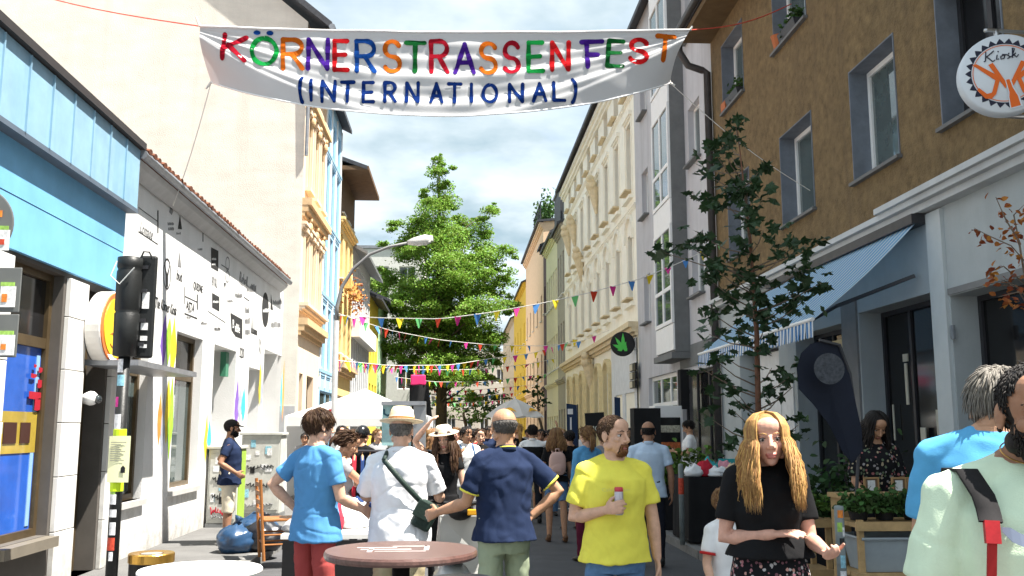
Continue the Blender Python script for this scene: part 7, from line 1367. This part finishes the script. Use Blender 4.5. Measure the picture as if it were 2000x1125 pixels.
# --- crowd further back
CR = [(1012,18.5,828,10,'f','blond','black',0,'woman with fair hair and a yellow hair clip seen from behind'),(1066,19,842,185,'m','dark','red',1,'man in red tee facing the camera near the blue banner stand'),(1122,22,836,170,'f','brown','white',0,'woman in white tee facing the camera before the blue banner stand'),(848,12.8,838,-20,'f','light','white',0,'fair haired person in white seen past the straw hat'),(890,19,835,180,'f','light','white',4,'woman in sunglasses and white top in the crowd'),(955,20.5,832,178,'m','dark','navy',1,'man in navy tee walking toward the camera'),(975,24,838,5,'f','dark','red',1,'woman in red top walking away in the crowd'),(822,24.5,838,170,'m','brown','grey',0,'man in grey tee beyond the grey post'),(835,29,836,10,'f','blond','blue',0,'woman with fair hair in blue walking away'),(864,27,834,185,'m','dark','white',1,'man in white tee far back under the bunting'),(920,30,838,-10,'m','light','navy',0,'man in navy walking away in the middle of the crowd'),(943,34,836,170,'f','brown','black',0,'woman in black far back in the middle of the street'),(902,38,837,10,'m','dark','red',1,'small distant man in red below the bunting'),(998,30,838,175,'f','brown','white',0,'woman in white standing under the parasol'),(1030,31,838,190,'m','dark','grey',2,'man in grey standing right of the parasol pole'),(1075,27,839,20,'f','dark','blue',1,'woman in blue beside the parasol edge'),(1100,30,838,180,'m','light','white',0,'distant man in white right of the parasol'),(882,44,838,0,'f','brown','blue',0,'tiny distant woman in blue down the street'),(962,46,837,180,'m','dark','white',1,'tiny distant man in white down the street'),(930,52,838,10,'f','dark','black',1,'tiny distant woman in black down the street'),(850,40,838,180,'m','brown','red',0,'tiny distant man in red at the left of the street'),(668,18.5,832,180,'f','dark','white',4,'woman in white standing in front of the tent'),(738,18,838,200,'f','light','grey',0,'fair haired woman in grey near the tent pole'),(596,19.6,850,170,'m','dark','grey',2,'person in grey with black hair at the left tent pole'),(690,24.5,838,180,'m','brown','blue',0,'man in blue under the tent roof')]
CR += [(800,21,838,175,'f','brown','black',0,'woman in black between the grey post and the tent'),(872,17.5,836,165,'m','dark','grey',1,'man in grey tee left of the boy with the backpack'),(897,23,836,10,'m','light','black',0,'man in black seen from behind beyond the boy'),(926,18.5,838,-15,'f','dark','red',1,'woman in red seen from behind right of the boy'),(985,20.5,836,190,'m','brown','navy',0,'man in navy facing the camera right of the bald man'),(1008,22,838,0,'f','light','blue',0,'woman in blue seen from behind near the parasol'),(1056,17.5,838,175,'m','dark','black',2,'man in black right of the waiter'),(1094,18,836,185,'f','blond','white',0,'fair haired woman in white left of the blue banner stand'),(1112,15.5,840,10,'m','dark','black',1,'man in black behind the woman with the pink backpack'),(1178,16,842,200,'m','brown','grey',0,'man in grey below the black board sign'),(1225,18,836,170,'f','dark','black',1,'woman in black by the white shop front'),(948,26,837,5,'m','dark','white',1,'man in white seen from behind in the middle of the street'),(870,33,837,190,'f','light','red',0,'far woman in red left of the middle'),(915,36,837,180,'m','brown','blue',0,'far man in blue in the middle of the street'),(980,37,837,0,'f','brown','white',0,'far woman in white right of the middle')]
CM = dict(black=BKT, red=REDT, white=WTE, navy=NV, grey=GRY, blue=SKYB)
for i, (px, d, py, an, sx, hr, tp, sk, lb) in enumerate(CR):
    f = sx == 'f'; wk = random.Random(i).uniform(-.12,.12); H_ = max(1.5, HT(py, d, .02)); far = d > 26
    person(lb, at_px(px, d), d, H_, R(an), .02, .97+.05*(i % 3), f, L=((-.2,.1+wk,-1),(-.05,.35+wk,-.9)), Q=((.2,.1-wk,-1),(.0,.35-wk,-.9)), legs=(((-.05,wk,-1),(-.01,wk-.12,-1)),((.05,-wk,-1),(.01,-wk-.08,-1))), head=(random.Random(i+50).uniform(-.5,.5),-.1,0), skin=sk, hair=(('long' if i % 2 else 'tail') if f else 'short', hr, .26), top=dict(mat=CM[tp], hem=.84, sleeve=.62), bottom=dict(kind=('skirt','shorts','trousers')[i % 3] if f else ('trousers','shorts')[i % 2], mat=(DEN, DNV, BEI, KHA)[i % 4], len=.55 if (i % 3 == 1 if f else i % 2) else 1.0, z=.6), shoes=SHOEB, vox=.016 if not far else .024, group='people in the distant crowd' if d > 17 else None)
# --- things they carry
hd = pD['J'][1]; wq = hd[2]+hd[3]*.082+Vector((-.55,-.8,0)).normalized()*.042; pw = wpt(pD, wq)
can = thing('drink_can', 'slim silver drink can with a red top in the hand of the man in yellow', 'can', (pw.x,pw.y,pw.z-.045)); mb = MB(); mb.lathe((0,0,0), [(.022,0),(.026,.006),(.026,.145),(.022,.155)], 20); part(mb, 'body', M('can_silver', (.50,.47,.50), .3, .1, metal=.4), can, smooth=True); mb = MB(); mb.lathe((0,0,0), [(.0264,.132),(.0264,.146),(.0225,.156),(.020,.157),(.001,.154)], 20); part(mb, 'top', M('can_red', (.55,.06,.08), .3), can, smooth=True)
# bag of the man with the hat: strap from left shoulder to right hip
def torso_pt(P_, x, z, back=True, out=.0):
    """a point on the outside of the shirt"""
    sgn = -1 if back else 1; TT = TM; 
    for a, b in zip(TT, TT[1:]):
        if a[0] <= z <= b[0]: f = (z-a[0])/(b[0]-a[0]); yo, rx, ry = [a[k]+(b[k]-a[k])*f for k in (1,2,3)]; break
    rx = (rx+.05)*1.06; ry = (ry+.05)*1.06; q = max(0., 1-abs(x/rx)**2.3)**(1/2.3); return P_['U']((x, yo+sgn*(ry*q+out), z))
BAGG = M('bag_green', (.022,.040,.032), .5, .2, 20, .2, 120); t = thing('shoulder_bag', 'dark green shoulder bag slung across the back of the man in the straw hat', 'bag', wpt(pB, (.19,-.02,.80)))
mb = MB(); pts = [wpt(pB, torso_pt(pB, -.105+.30*f, 1.405-.33*f, True, .012)) for f in np.linspace(0,1,14)]; vs = []
for i, p in enumerate(pts):
    tq = (pts[min(13,i+1)]-pts[max(0,i-1)]).normalized(); sd_ = tq.cross(Vector((0,-1,.0))).normalized()
    for o in (-.019,.019): vs.append(p+sd_*o)
    for o in (.019,-.019): vs.append(p+sd_*o+Vector((0,.006,0)))
mb.add(vs, [(4*i+a,4*i+(a+1)%4,4*i+4+(a+1)%4,4*i+4+a) for i in range(13) for a in range(4)]); mb.tube([wpt(pB, U_) for U_ in (torso_pt(pB,-.105,1.405,True,.012), pB['U']((-.095,-.01,1.475)), torso_pt(pB,-.08,1.41,False,.012))], .017, 8); part(mb, 'strap', BAGG, t, True, True)
b0 = wpt(pB, torso_pt(pB, .18, 1.09, True, .02)); mb = MB(); mb.cbox(b0+Vector((.02,-.01,-.08)), (.15,.07,.20), Matrix.Rotation(.5,3,'Y') @ rotz(.25)); part(mb, 'pouch', BAGG, t, True, bevel=.025); mb = MB(); mb.cbox(b0+Vector((.015,-.052,-.045)), (.14,.012,.12), Matrix.Rotation(.5,3,'Y') @ rotz(.25)); part(mb, 'flap', BAGG, t, True, bevel=.005)
# backpacks
def backpack(P_, label, m, w=.27, h=.36, z=1.02, d=.12, strap=None):
    U = P_['U']; t = thing('backpack', label, 'backpack', wpt(P_, U((0,-.18,z)))); mb = MB(); mb.ell((0,0,0), (1,1,1), None, 20, 14); mb.v = [tuple(wpt(P_, U((math.copysign(abs(v[0])**.6,v[0])*w/2*(1-.12*max(0,v[2])), -.19+math.copysign(abs(v[1])**.7,v[1])*d/2, z+h/2+math.copysign(abs(v[2])**.6,v[2])*h/2)))) for v in mb.v]; part(mb, 'bag', m, t, True, True)
    mb = MB(); mb.tube([wpt(P_, U(p)) for p in ((-.03,-.17,z+h-.01),(-.025,-.17,z+h+.045),(.025,-.17,z+h+.045),(.03,-.17,z+h-.01))], .008, 6); part(mb, 'handle', strap or m, t, True, True)
    mb = MB(); mb.ell((0,0,0), (1,1,1), None, 14, 8); mb.v = [tuple(wpt(P_, U((v[0]*w*.33, -.19-d*.42+v[1]*.02, z+h*.32+v[2]*h*.2)))) for v in mb.v]; part(mb, 'pocket', m, t, True, True)
    for sx in (-1,1): mb = MB(); mb.tube([wpt(P_, U(p)) for p in ((sx*.06,-.15,z+h-.03),(sx*.085,-.10,1.44),(sx*.09,-.0,1.475),(sx*.095,.09,1.40),(sx*.11,.135,1.25),(sx*.14,.08,1.08),(sx*.13,-.12,z+.05))], .022, 6, .006); part(mb, 'strap', strap or m, t, True, True)
backpack(pI, 'pale pink leather backpack on the back of the woman in denim shorts', M('bag_pink', (.55,.36,.31), .5, .08), strap=M('strap_pink', (.68,.48,.42), .5))
backpack(pR, 'blue backpack worn by the boy in the white tee', M('bag_blue_cloth', (.04,.10,.2), .8))
t = thing('backpack', 'black backpack with a red buckle on the strap worn by the man in mint', 'backpack', wpt(pF, pF['U']((0,-.2,1.0)))); mb = MB(); mb.ell((0,0,0), (1,1,1), None, 18, 12); mb.v = [tuple(wpt(pF, pF['U']((math.copysign(abs(v[0])**.6,v[0])*.15, -.20+v[1]*.08, 1.2+math.copysign(abs(v[2])**.6,v[2])*.22)))) for v in mb.v]; part(mb, 'bag', BLACKM, t, True, True)
def ribbon(mb, pts, w, side, th=.008):
    vs = []
    for i, p in enumerate(pts):
        tq = (pts[min(len(pts)-1,i+1)]-pts[max(0,i-1)]).normalized(); s_ = side-tq*side.dot(tq); s_.normalize(); n_ = s_.cross(tq)
        for o, q in ((-w/2,0),(w/2,0),(w/2,th),(-w/2,th)): vs.append(p+s_*o+n_*q)
    mb.add(vs, [(4*i+a,4*i+(a+1)%4,4*i+4+(a+1)%4,4*i+4+a) for i in range(len(pts)-1) for a in range(4)]+[(0,1,2,3),(4*len(pts)-1,4*len(pts)-2,4*len(pts)-3,4*len(pts)-4)])
SD = (chain(pF['t']).to_3x3() @ Vector((1,0,0)))
for sx in (1,-1):
    f_ = [pF['U']((sx*.158,-.13,1.34)), pF['U']((sx*.160,-.06,1.448)), pF['U']((sx*.162,.03,1.448))]+[torso_pt(pF, sx*(.160+.004*q), 1.395-.055*q, False, .008) for q in (0,.5,1)]
    mb = MB(); ribbon(mb, [wpt(pF, p) for p in f_], .052, SD); part(mb, 'strap', M('strap_black', (.010,.009,.010), .9, .2, 60, .1, 500), t, True, True)
    c_ = [torso_pt(pF, sx*(.164+.002*q), 1.345-.05*q, False, .008) for q in (0,.5,1)]; mb = MB(); ribbon(mb, [wpt(pF, p) for p in c_], .034, SD, .012); part(mb, 'buckle', M('buckle_red', (.36,.015,.02), .45, .2, 40), t, True)
    c_ = [torso_pt(pF, sx*(.166+.014*q), 1.30-.3*q, False, .006) for q in (0,.3,.6,1)]; mb = MB(); ribbon(mb, [wpt(pF, p) for p in c_], .02, SD); part(mb, 'webbing', M('webbing_red', (.35,.015,.015), .7), t, True)
# swoosh print on the mint tee
PR = M('print_grey_blue', (.26,.30,.40), .7, .05); UPV = Vector((0,0,1))
def chest(P_, x, z, off): return wpt(P_, torso_pt(P_, x, z, False, off-.012))
def print_on(P_, pts, m, off=.004):
    mb = MB(); q = [chest(P_, x, z, off) for x, z in pts]; mb.add(q, [tuple(range(len(q)))]); mb.add([p+Vector((0,.002,0)) for p in q], [tuple(range(len(q)))[::-1]]); part(mb, 'print', m, P_['t'], True)
for a in range(8):
    x = lambda i: .142-.016*i; zl = lambda i: 1.325-.026*math.sin(min(1,i/3)*1.5)+.006*max(0,i-3); wd = lambda i: .034*(1-i/8)**.7*(1 if i else .3)
    print_on(pF, [(x(a),zl(a)+wd(a)*.6),(x(a+1),zl(a+1)+wd(a+1)*.6),(x(a+1),zl(a+1)-wd(a+1)*.4),(x(a),zl(a)-wd(a)*.4)], PR, .012)
for seg in (((.085,1.305),(.062,1.345)),((.062,1.345),(.035,1.305)),((.075,1.32),(.04,1.32)),((.02,1.31),(-.01,1.35))):
    (xa,za),(xb,zb) = seg; mb = MB(); mb.tube([chest(pF, xa, za, .014), chest(pF, xb, zb, .014)], .0016, 5); part(mb, 'print', INK, pF['t'], True)
mb = MB(); mb.tube([wpt(pF, pF['nb']+(pF['hc']-pF['nb'])*.25+Vector((.072*math.cos(a),.06*math.sin(a)+.012,-.03*math.sin(a)+.01))) for a in np.linspace(0,2*math.pi,30)], .0018, 5); part(mb, 'necklace', M('gold', (.6,.35,.1), .3, metal=.9), pF['t'], True)
# pale print on the yellow tee, phone, ring shopping bag
PRY = M('print_pale_yellow', (.62,.58,.16), .8)
tmesh = text_mesh('Calvin Klein', .020, 0); inv_ = chain(pD['t']).inverted()
for v in tmesh.vertices: v.co = inv_ @ chest(pD, .125-v.co.x*1.25, 1.285+v.co.y, .020)
tmesh.materials.clear(); tmesh.materials.append(PRY); link('print', tmesh, pD['t'])
w0 = wpt(pM, pM['J'][1][2]+Vector((-.02,.1,.03))); t = thing('phone', 'dark phone held by the man in white tee by the grey pillar', 'phone', w0); mb = MB(); mb.cbox((0,0,0), (.075,.01,.15), rX(.9)); part(mb, 'case', BLACK, t); mb = MB(); mb.cbox((0,.0,.007), (.066,.002,.135), rX(.9)); part(mb, 'screen', GLASS, t)
w0 = wpt(pQ, pQ['J'][0][2]+Vector((-.02,.02,-.1))); t = thing('shopping_bag', 'white and teal cloth bag carried low by the woman in black', 'bag', (w0.x,w0.y,w0.z-.5)); mb = MB(); mb.add([(-.16,-.04,.02),(.16,-.04,.02),(.16,.04,.02),(-.16,.04,.02),(-.14,-.02,.34),(.14,-.02,.34),(.14,.02,.34),(-.14,.02,.34)], [(3,2,1,0),(0,1,5,4),(1,2,6,5),(2,3,7,6),(3,0,4,7),(4,5,6,7)]); part(mb, 'bag', CLO['white'], t, bevel=.02); mb = MB(); mb.tube([(-.07,0,.34),(-.03,0,.5),(.03,0,.5),(.07,0,.34)], .01, 6); part(mb, 'handle', CLO['teal'], t)
t = pI['t']; m = MB();
